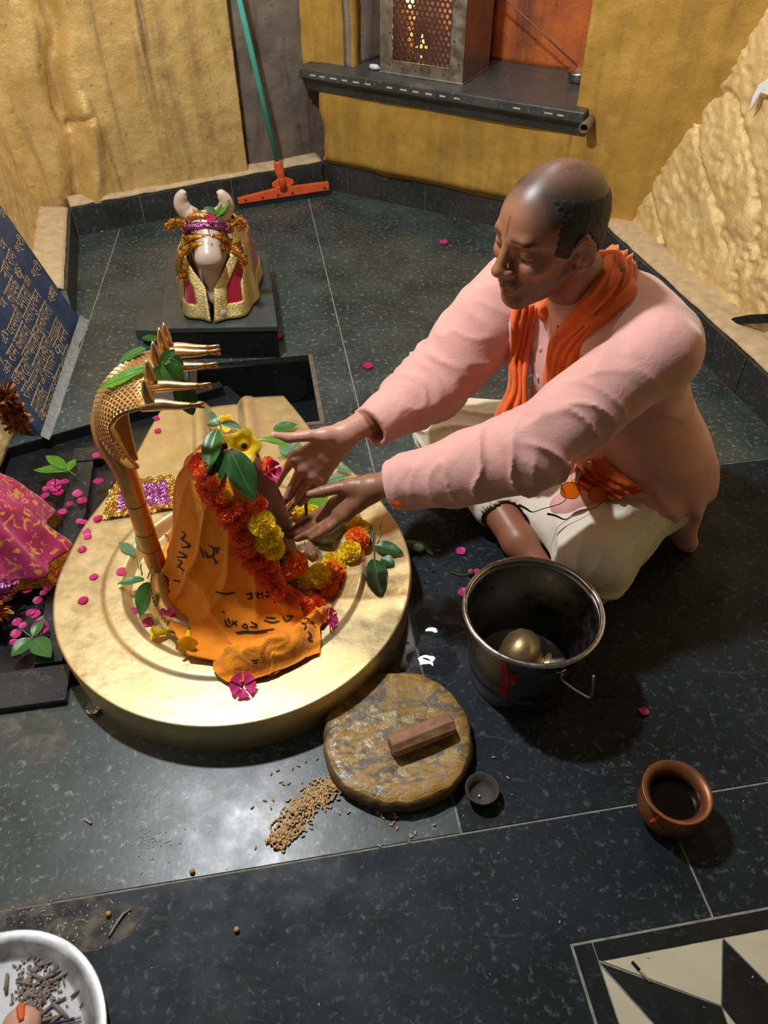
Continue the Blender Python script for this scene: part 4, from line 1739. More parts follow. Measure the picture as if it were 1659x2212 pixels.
Tr.mod(trouser_folds, 0.012)
tv_, tf_ = Tr.mesh((0.04, 0.95, -0.01), (0.80, 1.70, 0.26), 0.005)
mo('trousers', tv_, tf_, WHITE_C, man, smooth=True)
surf(tv_, tf_)

# --- shirt
PINK = fabric('pink_cotton', (0.76, 0.41, 0.36), (0.70, 0.36, 0.32), wrinkle=0.28)
Sh = Field()
Sh.add(ell(CHEST, (0.122, 0.168, 0.175), TM))
Sh.add(ell(CHEST + [0.01, 0.005, 0.10], (0.095, 0.165, 0.062), TM), 0.06)
Sh.add(ell(BELLY, (0.135, 0.165, 0.17), TM), 0.06)
Sh.add(ell(PELV + [0.01, 0.0, 0.03], (0.150, 0.182, 0.13), TM), 0.05)
Sh.add(rcone(NECKB, NECKB + (hp(-0.025, 0, -0.045) - NECKB) * 0.15, 0.070, 0.064), 0.03)
arms = []
for S, E_, C_, rads in ((SHL, ELL, CUFL, (0.064, 0.060, 0.056, 0.041)), (SHR, ELR, CUFR, (0.072, 0.064, 0.056, 0.042))):
    mid = E_ + (C_ - E_) * 0.40
    Sh.add(rcone(S, E_, rads[0], rads[1]), 0.075)
    Sh.add(rcone(E_, mid, rads[1], rads[2]), 0.025)
    Sh.add(rcone(mid, C_, rads[2], rads[3]), 0.02)
    arms.append((S, E_, C_))
# shirt tail spreading behind and at the side
Sh.add(rcone(np.array([0.66, 1.30, 0.10]), np.array([0.695, 1.235, 0.02]), 0.045, 0.022), 0.05)
Sh.add(rcone(np.array([0.60, 1.26, 0.14]), np.array([0.55, 1.17, 0.135]), 0.050, 0.028), 0.04)
Sh.add(rcone(np.array([0.47, 1.27, 0.15]), np.array([0.40, 1.22, 0.13]), 0.055, 0.030), 0.04)
# openings: cuffs and neck
for S, E_, C_ in arms:
    ax = unit_(C_ - E_)
    Sh.sub(rcone(C_ - ax * 0.012, C_ + ax * 0.09, 0.0335 if S is SHL else 0.0345), 0.003)
    Sh.sub((lambda ax, C_: (lambda P: np.maximum(-((P - C_) @ ax.astype(np.float32)) + 0.002, np.linalg.norm(P - C_, axis=1) - 0.09)))(ax, C_), 0.002)
nd = unit_(hp(-0.02, 0, -0.04) - NECKB)
Sh.sub(rcone(NECKB + nd * 0.01, NECKB + nd * 0.16, 0.058), 0.004)
Sh.sub(rcone(NECKB + tf * 0.055 + [0, 0, -0.005], NECKB + tf * 0.095 + [0, 0, -0.085], 0.022, 0.004), 0.004)
Sh.sub(half(np.array([0, 0, 1.0]), np.array([0, 0, 0.004])), 0.004)


def shirt_folds(P, d):
    a = np.zeros(len(P))
    for k, (S, E_, C_) in enumerate(arms):
        # creases gather round the elbow and run up from it
        up = unit_(S - E_)
        fo = unit_(C_ - E_)
        bend = unit_(up + fo)
        q = P - E_
        for ax, L, sgn in ((up, np.linalg.norm(S - E_), 1), (fo, np.linalg.norm(C_ - E_), -1)):
            t_ = q @ ax
            rd = q - t_[:, None] * ax
            r_ = np.linalg.norm(rd, axis=1)
            u = unit_(bend - ax * np.dot(bend, ax))
            w = np.cross(ax, u)
            an = np.arctan2(rd @ w, rd @ u)
            nse = vnoise(np.stack([t_ * 14 + 5 * k, an * 0.8, an * 0 + sgn], 1))
            tt2 = t_ + 0.045 * np.cos(an + 0.5 * nse)
            rid = (1 - np.abs(vnoise(np.stack([tt2 * 27 + 3 * k, an * 0.75, an * 0 + sgn * 3.3], 1)))) ** 4
            amp = 0.0085 * sstep(L * 0.85, 0.0, t_) * sstep(-0.05, 0.02, t_) + 0.003 * sstep(-0.02, 0.03, t_) * sstep(L + 0.02, L - 0.05, t_)
            a = a + amp * rid * sstep(0.10, 0.075, r_)
    # soft drag lines over the shoulders and the back
    q = P @ np.array([[0.5, 0.2, 0.1], [-0.4, 0.9, 0.2], [0.6, 0.3, -0.9]])
    n1 = vnoise(np.stack([q[:, 0] * 22, q[:, 1] * 5, q[:, 2] * 6], 1))
    n2_ = vnoise(np.stack([q[:, 0] * 9 + q[:, 2] * 4, q[:, 1] * 3, q[:, 2] * 5 + 7], 1))
    a = a + (0.005 * (1 - np.abs(n1)) ** 3 + 0.010 * (1 - np.abs(n2_)) ** 3) * sstep(0.05, 0.2, P[:, 2])
    low = sstep(0.22, 0.05, P[:, 2])
    a = a + low * 0.008 * np.sin(P[:, 0] * 60 + P[:, 1] * 45 + 3 * n1)
    # under-arm crease lines
    return d - a


Sh.mod(shirt_folds, 0.016)
sv_, sf_ = Sh.mesh((-0.10, 0.92, -0.005), (0.80, 1.66, 0.72), 0.0042)
mo('shirt', sv_, sf_, PINK, man, smooth=True)
surf(sv_, sf_)
SHIRT_B = [SURFS[-1]]

# the torso alone, as what the scarf and placket lie on
To = Field()
To.ops = Sh.ops[:5] + Sh.ops[8:11]
tov, tof = To.mesh((0.1, 1.1, -0.005), (0.80, 1.66, 0.72), 0.008)
TORSO_B = [bvh(tov, tof)]
# --- scarf, placket, collar, buttons, glasses, ring
SAFFRON = fabric('saffron_scarf', (0.86, 0.17, 0.025), (0.74, 0.12, 0.018), wrinkle=0.18)


def resample(poly, n):
    p = smooth_path(poly, 8)
    s = np.concatenate([[0], np.cumsum(np.linalg.norm(np.diff(p, axis=0), axis=1))])
    t_ = np.linspace(0, s[-1], n)
    return np.stack([np.interp(t_, s, p[:, k]) for k in range(2)], 1)


def band(name, left, right, surfs, mat, parent, lift=0.006, folds=5, amp=0.006, nu=60, nv=26, smooth_it=6, thick=0.003, seed=0.0, maxgap=0.05):
    a, b = resample(left, nu), resample(right, nu)
    P = np.zeros((nu, nv, 3))
    depth = np.full((nu, nv), np.nan)
    dirs = np.zeros((nu, nv, 3))
    for i in range(nu):
        for j in range(nv):
            q = a[i] + (b[i] - a[i]) * j / (nv - 1)
            r = ray(q[0], q[1])
            dirs[i, j] = r / np.linalg.norm(r)
            for sb in surfs:
                p_, n_, k_, dd = sb.ray_cast(Vector(CAM0), Vector(dirs[i, j]))
                if p_ is not None and not (dd > depth[i, j]):
                    depth[i, j] = dd
    # where an edge slips past the cloth below, carry on at the depth of its neighbours
    rows_ok = [i for i in range(nu) if np.isfinite(depth[i]).sum() > 2]
    med_all = {i: np.nanmedian(depth[i]) for i in rows_ok}
    for i in range(nu):
        src = i if i in med_all else min(rows_ok, key=lambda k: abs(k - i))
        med = med_all[src]
        for j in range(nv):
            if not np.isfinite(depth[i, j]) or depth[i, j] > med + maxgap:
                depth[i, j] = med + maxgap * 0.5
    P = CAM0 + dirs * depth[:, :, None]
    for _ in range(smooth_it):
        Q = P.copy()
        Q[1:-1] = (P[:-2] + P[1:-1] * 2 + P[2:]) / 4
        P = Q.copy()
        Q[:, 1:-1] = (P[:, :-2] + P[:, 1:-1] * 2 + P[:, 2:]) / 4
        P = Q
    du = np.gradient(P, axis=0)
    dv = np.gradient(P, axis=1)
    n = np.cross(du, dv)
    n /= np.linalg.norm(n, axis=2)[:, :, None] + 1e-9
    flip = np.sign((n * (CAM0 - P)).sum(2).mean())
    n = n * flip
    U, W = np.meshgrid(np.linspace(0, 1, nu), np.linspace(0, 1, nv), indexing='ij')
    ph = W * folds * math.pi + 1.2 * vnoise(np.stack([U * 3 + seed, W * 2, W * 0 + seed], -1)) + 0.8 * np.sin(U * 3 + seed)
    fo = (1 - np.abs(np.sin(ph))) ** 1.5
    P = P + n * (lift + amp * fo + 0.3 * amp * vnoise(np.stack([U * 9, W * 5, W * 0 + seed], -1)))[:, :, None]
    # edges curl back on to what they lie on
    P[:, 0] -= n[:, 0] * lift * 0.7
    P[:, -1] -= n[:, -1] * lift * 0.7
    f = grid_faces(nu, nv)
    if flip < 0:
        f = f[:, ::-1]
    v = P.reshape(-1, 3)
    o = mo(name, v, f, mat, parent, smooth=True)
    sd = o.modifiers.new('solid', 'SOLIDIFY')
    sd.thickness = thick
    sd.offset = -1
    surf(v, f)
    return o, P


scarf, _ = band('scarf', [(1308, 545), (1282, 610), (1240, 668), (1208, 720), (1195, 780), (1190, 830), (1188, 900), (1200, 960)], [(1372, 590), (1350, 640), (1304, 688), (1268, 745), (1252, 800), (1246, 850), (1250, 930), (1262, 985)], TORSO_B, SAFFRON, man, 0.018, 4.5, 0.009, 70, seed=1.0)
band('scarf_end', [(1118, 640), (1098, 690), (1095, 760), (1102, 810), (1098, 850), (1074, 880), (1066, 930)], [(1168, 655), (1150, 710), (1140, 780), (1136, 840), (1142, 890), (1138, 945)], TORSO_B, SAFFRON, scarf, 0.020, 3.5, 0.009, smooth_it=30, seed=4.0, maxgap=0.015)
# roll of the scarf behind the neck
rc = NECKB + nd * 0.030
e1_ = unit_(tf - nd * np.dot(tf, nd))
e2_ = np.cross(nd, e1_)
rv = []
na, nb = 54, 16
for i in range(na):
    a = R(42) + R(276) * i / (na - 1)
    c = rc + (e1_ * math.cos(a) + e2_ * math.sin(a)) * 0.076
    out = unit_(e1_ * math.cos(a) + e2_ * math.sin(a))
    hgt = 0.030 - 0.010 * math.cos(a)
    for j in range(nb):
        b = 2 * math.pi * j / nb
        w_ = 1 + 0.16 * math.sin(3 * b + 4 * a) + 0.08 * math.sin(7 * a + 2 * b)
        rv.append(c + out * (0.017 * math.cos(b) * w_ + 0.006 * math.sin(b)) + nd * (hgt * math.sin(b) * w_ - 0.012))
fcs = [tuple(q) for q in grid_faces(na, nb, wrap=True)[:, ::-1]] + [tuple(range(nb)), tuple(range((na - 1) * nb, na * nb))[::-1]]
mo('scarf_roll', rv, fcs, SAFFRON, scarf, smooth=True)
surf(rv, fcs)
# the scarf's end bunched in the lap
band('scarf_end', [(1228, 1000), (1232, 1030), (1262, 1058), (1300, 1078)], [(1310, 975), (1330, 1012), (1370, 1038), (1405, 1052)], SHIRT_B, SAFFRON, scarf, 0.010, 4.5, 0.012, 40, 26, 8, seed=8.0, maxgap=0.04)
band('scarf_stripe', [(1343, 575), (1318, 620), (1296, 652)], [(1352, 582), (1330, 625), (1300, 654)], [SURFS[-4], SURFS[-3], SURFS[-2], SHIRT_B[0]], simple('olive_stripe', (0.20, 0.14, 0.06), (0.14, 0.10, 0.05), 0.8), scarf, 0.0022, 1, 0.0, 20, 4, 1, 0.0006)
band('scarf_stripe', [(1148, 700), (1130, 730), (1118, 742)], [(1153, 704), (1138, 734), (1122, 748)], SURFS[-5:] + SHIRT_B, simple('olive_stripe', (0.20, 0.14, 0.06)), scarf, 0.0022, 1, 0.0, 20, 4, 1, 0.0006)
# placket and collar
PINK2 = fabric('pink_placket', (0.74, 0.40, 0.35), (0.68, 0.35, 0.31))
band('placket', [(1160, 690), (1160, 750), (1150, 820), (1142, 900)], [(1194, 700), (1198, 750), (1190, 820), (1180, 900)], TORSO_B, PINK2, man, 0.0085, 1, 0.0005, 40, 8, 3, 0.002)
for (x, y) in ((1178, 752), (1172, 812), (1166, 868)):
    p, n = hit(x, y, TORSO_B)
    p = p + n * 0.0105
    zax = unit_(n)
    xa = unit_(np.cross([0.3, 0.2, 0.9], zax))
    ya = np.cross(zax, xa)
    v, f = lathe([(0.0, 0.0025), (0.002, 0.0022), (0.0045, 0.003), (0.0055, 0.002), (0.0055, 0.0), (0.0, 0.0)], 16)
    mo('button', v @ np.stack([xa, ya, zax]) + p, f, simple('button_pink', (0.72, 0.48, 0.42), None, 0.35), man, smooth=True)
cv = []
for i in range(60):
    a = R(14) + R(332) * i / 59
    o_ = e1_ * math.cos(a) + e2_ * math.sin(a)
    for rr_, hh in ((0.0645, -0.022), (0.0625, 0.000), (0.0605, 0.020), (0.0580, 0.021), (0.0590, 0.0), (0.060, -0.02)):
        cv.append(NECKB + nd * (0.026 + hh - 0.016 * math.cos(a)) + o_ * (rr_ + 0.004 * math.cos(a)))
mo('collar', cv, grid_faces(60, 6, wrap=True), PINK2, man, smooth=True)
# ring
a, b = at(673, 1027, 1.198), at(650, 1062, 1.198)
ax = unit_(b - a)
c = a + (b - a) * 0.42
m = MB()
u_ = unit_(np.cross(ax, [0, 1, 0.2]))
w_ = np.cross(ax, u_)
m.tube([c + (u_ * math.cos(t) + w_ * math.sin(t)) * 0.0108 for t in np.linspace(0, 2 * math.pi, 25)], 0.0011, 8, False)
m.build('finger_ring', simple('ring_copper', (0.8, 0.42, 0.2), None, 0.25, 1.0), label='thin copper ring on the right hand of the man', cat='ring')

# glasses lying in the lap
FR = simple('glasses_metal', (0.02, 0.018, 0.016), None, 0.35, 0.6)
t = NT('amber_lens')
t.color((0.95, 0.26, 0.01))
t.rough(0.08)
t.set(Transmission_Weight=0.55, IOR=1.3)
AMBER = t.m


def lap(px, py, up=0.012):
    p, n = hit(px, py)
    return p + np.array([0, -0.2, 0.98]) * up


gl = [lap(1211, 1048, 0.018), lap(1222, 1078, 0.016), lap(1250, 1080, 0.016), lap(1251, 1058, 0.02), lap(1238, 1040, 0.022)]
gcen = sum(gl) / 5 + np.array([0, -0.045, 0])
glasses = empty('sunglasses', gcen, 'amber lensed sunglasses with thin black temples lying in the lap of the man', 'glasses')


def lens_loop(c, a, b, u, w):
    return [c + u * a * math.copysign(abs(math.cos(t)) ** 0.75, math.cos(t)) + w * b * math.copysign(abs(math.sin(t)) ** 0.75, math.sin(t)) for t in np.linspace(0, 2 * math.pi, 33)[:-1]]


gu = unit_(at(1300, 1066, gcen[1]) - at(1212, 1050, gcen[1]))
gw = unit_(np.cross(gu, np.array([0.1, -0.75, 0.65])))
for cpx in ((1232, 1060), (1292, 1068)):
    c = at(cpx[0], cpx[1], gcen[1])
    lp = lens_loop(c, 0.0205, 0.0165, gu, gw)
    nn_ = np.cross(gu, gw) * 0.0008
    mo('lens', [p + nn_ for p in lp] + [p - nn_ for p in lp], [tuple(range(32)), tuple(range(32, 64))[::-1]] + [((i + 1) % 32, i, 32 + i, 32 + (i + 1) % 32) for i in range(32)], AMBER, glasses)
    m = MB()
    m.tube(lp + [lp[0]], 0.0009, 6, False)
    m.build('lens_rim', FR, glasses, smooth=True)
gy_ = gcen[1]
m = MB()
m.tube([at(1250, 1060, gy_), at(1262, 1056, gy_), at(1273, 1062, gy_)], 0.0009, 6)
m.build('bridge', FR, glasses, smooth=True)
for pts in ([(1212, 1048, 0), (1220, 1082, 0.012), (1170, 1100, 0.03), (1150, 1106, 0.036), (1135, 1098, 0.04), (1121, 1091, 0.044)], [(1310, 1072, 0), (1290, 1094, 0.012), (1245, 1108, 0.03), (1222, 1122, 0.036), (1200, 1114, 0.04), (1183, 1110, 0.044)]):
    P = smooth_path([at(x, y, gy_ - d) for x, y, d in pts], 6)
    n_ = len(P)
    m = MB()
    m.tube(P, np.interp(np.linspace(0, 1, n_), [0, 0.55, 0.75, 1], [0.0009, 0.0010, 0.0022, 0.0026]), 8)
    m.build('temple', FR, glasses, smooth=True)

# red threads hanging from the back of the waist
THR = simple('red_thread', (0.35, 0.05, 0.03), (0.2, 0.04, 0.02), 0.9)
p0 = at(1518, 1006, 1.30)
m = MB()
m.tube(smooth_path([p0, at(1535, 992, 1.31), at(1550, 984, 1.32)], 6), [0.003] * 13, 6)
m.build('waist_thread', THR, man)
m = MB()
m.tube(smooth_path([at(1512, 1036, 1.30), at(1540, 1042, 1.30), at(1566, 1030, 1.31), at(1590, 1028, 1.32)], 6), np.linspace(0.0024, 0.0008, 19), 6)
m.build('waist_thread', THR, man)
# ---------------------------------------------------------------- leaves, flowers, petals
def thin(t, col, amt):
    """thin plant tissue lets some light through"""
    tr = t.n('ShaderNodeBsdfTranslucent')
    t.l(col, tr.inputs[0])
    mx = t.n('ShaderNodeMixShader')
    mx.inputs[0].default_value = amt
    t.l(t.b.outputs[0], mx.inputs[1])
    t.l(tr.outputs[0], mx.inputs[2])
    t.l(mx.outputs[0], t.t.nodes['Material Output'].inputs[0])
    return t.m


def leaf_mat(name, c, c2, rough=0.35):
    t = NT(name)
    col = t.ramp(t.noise(30, 4, 0.6), [(0.3, c2), (0.7, c)])
    t.color(col)
    t.rough(rough)
    t.set(Specular_IOR_Level=0.5)
    t.bump(t.noise(160, 3, 0.6), 0.15, 0.001)
    return thin(t, col, 0.35)


LEAF_D = leaf_mat('leaf_dark', (0.035, 0.13, 0.03), (0.018, 0.075, 0.02))
LEAF_G = leaf_mat('leaf_green', (0.08, 0.25, 0.05), (0.05, 0.17, 0.035))
LEAF_B = leaf_mat('leaf_bright', (0.16, 0.42, 0.03), (0.10, 0.30, 0.02))
LEAF_P = leaf_mat('leaf_pale', (0.20, 0.36, 0.22), (0.13, 0.27, 0.15))


def leaf_mesh(b, tip, n, w, fold=0.25, droop=0.0, nu=15, nv=9, seed=0):
    b = np.asarray(b, float)
    tip = np.asarray(tip, float)
    L = np.linalg.norm(tip - b)
    ax = (tip - b) / L
    n = unit_(n - ax * np.dot(n, ax))
    sd_ = np.cross(ax, n)
    V = []
    for i in range(nu):
        s = i / (nu - 1)
        hw = w * 0.5 * (math.sin(math.pi * min(s * 0.92 + 0.02, 1) ** 0.82) ** 0.75) * (1 - 0.55 * s ** 5)
        if i == nu - 1:
            hw = 0.0002
        for j in range(nv):
            c = j / (nv - 1) * 2 - 1
            wave = 0.05 * L * vnoise(np.array([s * 3 + seed, c * 1.5, seed * 1.7]))
            z = fold * hw * abs(c) + droop * L * (s * (1 - s)) * 4 * 0.25 + wave * (0.3 + 0.7 * abs(c)) - 0.02 * L * math.sin(s * 26) * abs(c) * (1 - abs(c)) * 0.5
            V.append(b + ax * L * s + sd_ * hw * c + n * z)
    return np.array(V), grid_faces(nu, nv)


def px_len(p, px):
    d = np.dot(p - CAM0, np.array([0, CP, -SP]))
    return px * d / FPX


def sprig(name, leaves, label, group=None, stem=None, lift=0.006, cat='leaves', cols=None, surfs=None):
    """leaves: (base px, tip px, width px, lift base, lift tip, material)"""
    first = hit(*leaves[0][0], surfs)[0]
    root = empty(name, first, label, cat, group)
    for k, (b, t_, w, lb, lt, mt) in enumerate(leaves):
        pb, nb_ = hit(*b, surfs)
        pt, nt_ = hit(*t_, surfs)
        if np.linalg.norm(pt - pb) > px_len(pb, np.hypot(b[0] - t_[0], b[1] - t_[1])) * 2.2:      # tip hangs free over a drop
            r = ray(*t_)
            pt = CAM0 + r * (np.dot(pb - CAM0, [0, CP, -SP]))
            nt_ = nb_
        up = unit_((nb_ + nt_) * 0.5 + np.array([0, -0.15, 0.55]))
        pb = pb + up * lb
        pt = pt + up * lt
        v, f = leaf_mesh(pb, pt, up, px_len(pb, w), 0.22, 0.10, seed=k * 1.7 + b[0] * 0.013)
        o = mo('leaf', v, f, mt, root, smooth=True)
        # midrib
        m = MB()
        mid = v.reshape(15, 9, 3)[:, 4] + up * 0.0006
        m.tube(mid[:-1], np.linspace(0.0009, 0.0003, 14), 5)
        m.build('midrib', simple('leaf_rib', (0.16, 0.32, 0.10), None, 0.5), o, smooth=True)
    if stem:
        P = []
        for (x, y, l) in stem:
            p, n = hit(x, y, surfs)
            P.append(p + np.array([0, 0, 1.0]) * l)
        m = MB()
        m.tube(smooth_path(P, 4), 0.0013, 6)
        m.build('stem', simple('leaf_stem', (0.16, 0.26, 0.07), None, 0.5), root, smooth=True)
    return root


def z4(x, y):
    return (180 + x * 440 / 1217, 680 + y * 440 / 1217)


def z5(x, y):
    return (330 + x * S5, 880 + y * S5)


def z6(x, y):
    return (x * 400 / 1196, 820 + y * 400 / 1196)


D, G, Bt, Pl = LEAF_D, LEAF_G, LEAF_B, LEAF_P
sprig('leaf_sprig', [(z4(868, 850), z4(1020, 1150), 62, 0.038, 0.036, D), (z4(845, 840), z4(775, 1100), 50, 0.026, 0.014, D), (z4(835, 760), z4(760, 975), 46, 0.034, 0.016, G)],
      'dark green three-leaf sprig hanging from the top of the draped stone', 'leaf sprigs on the draped stone', [(z4(868, 850)[0], z4(868, 850)[1], 0.03), (z4(830, 740)[0], z4(830, 740)[1], 0.04)])
sprig('leaf_sprig', [(z4(800, 690), z4(715, 655), 30, 0.035, 0.035, Pl), (z4(830, 740), z4(760, 690), 36, 0.03, 0.02, Pl), (z4(865, 750), z4(985, 785), 26, 0.04, 0.04, Pl), (z4(800, 800), z4(885, 800), 38, 0.036, 0.036, Pl)],
      'pale green leaves crowning the draped stone behind the yellow flowers', 'leaf sprigs on the draped stone')
sprig('single_leaf', [(z4(1005, 825), z4(1165, 892), 32, 0.030, 0.045, Bt)], 'bright green leaf sticking out rightwards from the top of the draped stone', cat='leaf')
hood_s = [SURFS[SURFS.index(b)] for b in SURFS]
sprig('leaf_sprig', [(z4(415, 345), z4(80, 515), 34, 0.010, 0.020, Bt), (z4(385, 240), z4(205, 325), 42, 0.012, 0.006, G), (z4(450, 185), z4(355, 155), 26, 0.02, 0.012, G)],
      'bright green leaves lying over the back of the serpent hood', 'leaf sprigs on the serpent', [(z4(415, 345)[0], z4(415, 345)[1], 0.01), (z4(440, 90)[0], z4(440, 150)[1], 0.02)])
bse = HV[-6, 8] + np.array([0, 0, 0.02])


def free_sprig(name, leaves, label, Y, group=None, cat='leaves'):
    root = empty(name, at(*leaves[0][0], Y), label, cat, group)
    for k, (b, t_, w, dy, mt) in enumerate(leaves):
        pb = at(*b, Y)
        pt = at(*t_, Y + dy)
        up = unit_(np.array([0.25, -0.6, 0.7]))
        v, f = leaf_mesh(pb, pt, up, px_len(pb, w), 0.22, 0.15, seed=k * 2.3 + 1)
        o = mo('leaf', v, f, mt, root, smooth=True)
        m = MB()
        m.tube(v.reshape(15, 9, 3)[:-1, 4] + up * 0.0006, np.linspace(0.0009, 0.0003, 14), 5)
        m.build('midrib', simple('leaf_rib', (0.16, 0.32, 0.10), None, 0.5), o, smooth=True)
    return root


free_sprig('leaf_sprig', [(z4(470, 285), z4(600, 400), 48, 0.0, G), (z4(560, 380), z4(655, 600), 50, -0.01, D), (z4(470, 290), z4(548, 205), 26, 0.01, G), (z4(520, 260), z4(600, 300), 24, 0.0, D), (z4(440, 300), z4(470, 390), 30, 0.0, G)],
           'dark green leaf sprig hanging between the serpent heads', 1.065, 'leaf sprigs on the serpent')
sprig('leaf_sprig', [(z4(395, 1612), z4(222, 1628), 22, 0.02, 0.012, LEAF_G), (z4(425, 1640), z4(352, 1825), 50, 0.024, 0.012, LEAF_G), (z4(400, 1580), z4(420, 1520), 10, 0.02, 0.03, LEAF_G)],
      'three-leaf green sprig lying at the foot of the serpent neck', stem=[(z4(395, 1612)[0], z4(395, 1612)[1], 0.02), (z4(420, 1545)[0], z4(420, 1545)[1], 0.02)])
sprig('leaf_sprig', [(z4(350, 1420), z4(330, 1290), 24, 0.008, 0.012, Pl), (z4(310, 1450), z4(215, 1375), 24, 0.008, 0.012, Pl)],
      'two pale green leaves on the pedestal left behind the serpent neck', stem=[(z4(315, 1455)[0], z4(315, 1455)[1], 0.006), (z4(335, 1520)[0], z4(335, 1520)[1], 0.004)])
sprig('leaf_sprig', [(z5(1262, 800), z5(1425, 842), 36, 0.008, 0.008, D), (z5(1258, 872), z5(1302, 1078), 46, 0.006, 0.006, D), (z5(1235, 810), z5(1245, 698), 10, 0.008, 0.02, D), (z5(1300, 870), z5(1375, 905), 30, 0.006, 0.004, D)],
      'dark green sprig on the right rim of the pedestal', stem=[(z5(1258, 872)[0], z5(1258, 872)[1], 0.006), (z5(1262, 790)[0], z5(1262, 790)[1], 0.008), (z5(1305, 690)[0], z5(1305, 690)[1], 0.02)])
sprig('leaf_sprig', [(z5(690, 145), z5(825, 118), 30, 0.01, 0.01, G), (z5(760, 285), z5(735, 195), 24, 0.008, 0.012, Pl), (z5(775, 275), z5(840, 210), 26, 0.008, 0.012, Pl)],
      'green leaves on the pedestal spout behind the right hand thumb', stem=[(z5(765, 285)[0], z5(765, 285)[1], 0.006), (z5(710, 300)[0], z5(710, 300)[1], 0.006)])
sprig('leaf_sprig', [(z5(890, 590), z5(1010, 515), 34, 0.012, 0.014, Bt), (z5(985, 440), z5(1100, 405), 26, 0.010, 0.012, Pl), (z5(1045, 355), z5(1130, 385), 20, 0.010, 0.010, Pl)],
      'green leaves on the pedestal rim between the two hands', stem=[(z5(985, 440)[0], z5(985, 440)[1], 0.008), (z5(1180, 620)[0], z5(1180, 620)[1], 0.004)])
sprig('leaf_sprig', [(z6(445, 598), z6(222, 602), 26, 0.008, 0.008, LEAF_B), (z6(435, 595), z6(308, 518), 26, 0.010, 0.016, LEAF_B), (z6(450, 605), z6(492, 532), 20, 0.008, 0.012, LEAF_B)],
      'bright green three-leaf sprig on the black strip left of the pedestal', stem=[(z6(445, 600)[0], z6(445, 600)[1], 0.008), (z6(492, 632)[0], z6(492, 632)[1], 0.006)])
sprig('leaf_sprig', [(z6(212, 1685), z6(78, 1800), 36, 0.008, 0.006, LEAF_G), (z6(232, 1690), z6(335, 1805), 44, 0.008, 0.006, LEAF_G), (z6(225, 1672), z6(298, 1545), 26, 0.008, 0.014, LEAF_G)],
      'three-leaf green sprig on the black floor below the draped statue', stem=[(z6(225, 1690)[0], z6(225, 1690)[1], 0.008), (z6(140, 1620)[0], z6(140, 1620)[1], 0.006)])

# --- marigolds
def marigold_mesh(name, r, n, mat, seed, flat=0.85):
    rg = random.Random(seed)
    m = MB()
    # core
    v, f = lathe([(0, -0.62 * r * flat), (0.55 * r, -0.4 * r * flat), (0.72 * r, 0), (0.55 * r, 0.5 * r * flat), (0, 0.7 * r * flat)], 10)
    m.add(v, f)
    for i in range(n):
        zc = 1 - 2 * (i + 0.5) / n * 0.92
        ph = i * 2.39996 + rg.uniform(-0.2, 0.2)
        s_ = math.sqrt(max(0, 1 - zc * zc))
        d = np.array([s_ * math.cos(ph), s_ * math.sin(ph), zc * flat])
        tdir = unit_(np.cross(d, [0, 0, 1.0]) + 1e-6)
        up_ = np.cross(tdir, unit_(d))
        w = r * rg.uniform(0.17, 0.25)
        b = d * r * 0.55
        L = r * rg.uniform(0.40, 0.52)
        tilt = rg.uniform(-0.15, 0.35)
        e = b + unit_(d + up_ * tilt) * L
        m.add([b - tdir * w * 0.5, b + tdir * w * 0.5, e + tdir * w * 1.1 + up_ * w * 0.3, e + unit_(d) * w * 0.15 + up_ * w * 0.7, e - tdir * w * 1.1 + up_ * w * 0.3], [(0, 1, 2, 3, 4)])
    me = raw_mesh(name, m.v, m.f, False)
    me.materials.append(mat)
    return me


def petal_mat(name, c, c2, rough=0.6):
    t = NT(name)
    col = t.ramp(t.noise(90, 3, 0.6), [(0.3, c2), (0.7, c)])
    t.color(col)
    t.rough(rough)
    return thin(t, col, 0.28)


YEL = petal_mat('marigold_yellow', (1.0, 0.84, 0.03), (1.0, 0.74, 0.02))
ORG = petal_mat('marigold_orange', (1.0, 0.33, 0.03), (0.98, 0.24, 0.02))
RUST = petal_mat('marigold_rust', (1.0, 0.25, 0.06), (0.92, 0.17, 0.04))
ME_Y = [marigold_mesh('marigold_yellow', 1.0, 90, YEL, s) for s in (1, 2)]
ME_O = [marigold_mesh('marigold_orange', 1.0, 90, ORG, s) for s in (3, 4)]
ME_R = [marigold_mesh('marigold_rust', 1.0, 60, RUST, s, 0.9) for s in (5, 6)]


def flower(me, p, n, r, parent, name='marigold'):
    o = bpy.data.objects.new(name, me)
    link(o)
    q = Vector(n).to_track_quat('Z', 'Y')
    o.rotation_euler = (q @ Matrix.Rotation(random.uniform(0, 6), 3, 'Z').to_quaternion()).to_euler()
    po = WORLD_ORIGIN[parent]
    o.location = Vector(np.asarray(p) - po)
    o.scale = (r, r, r)
    o.parent = parent
    return o


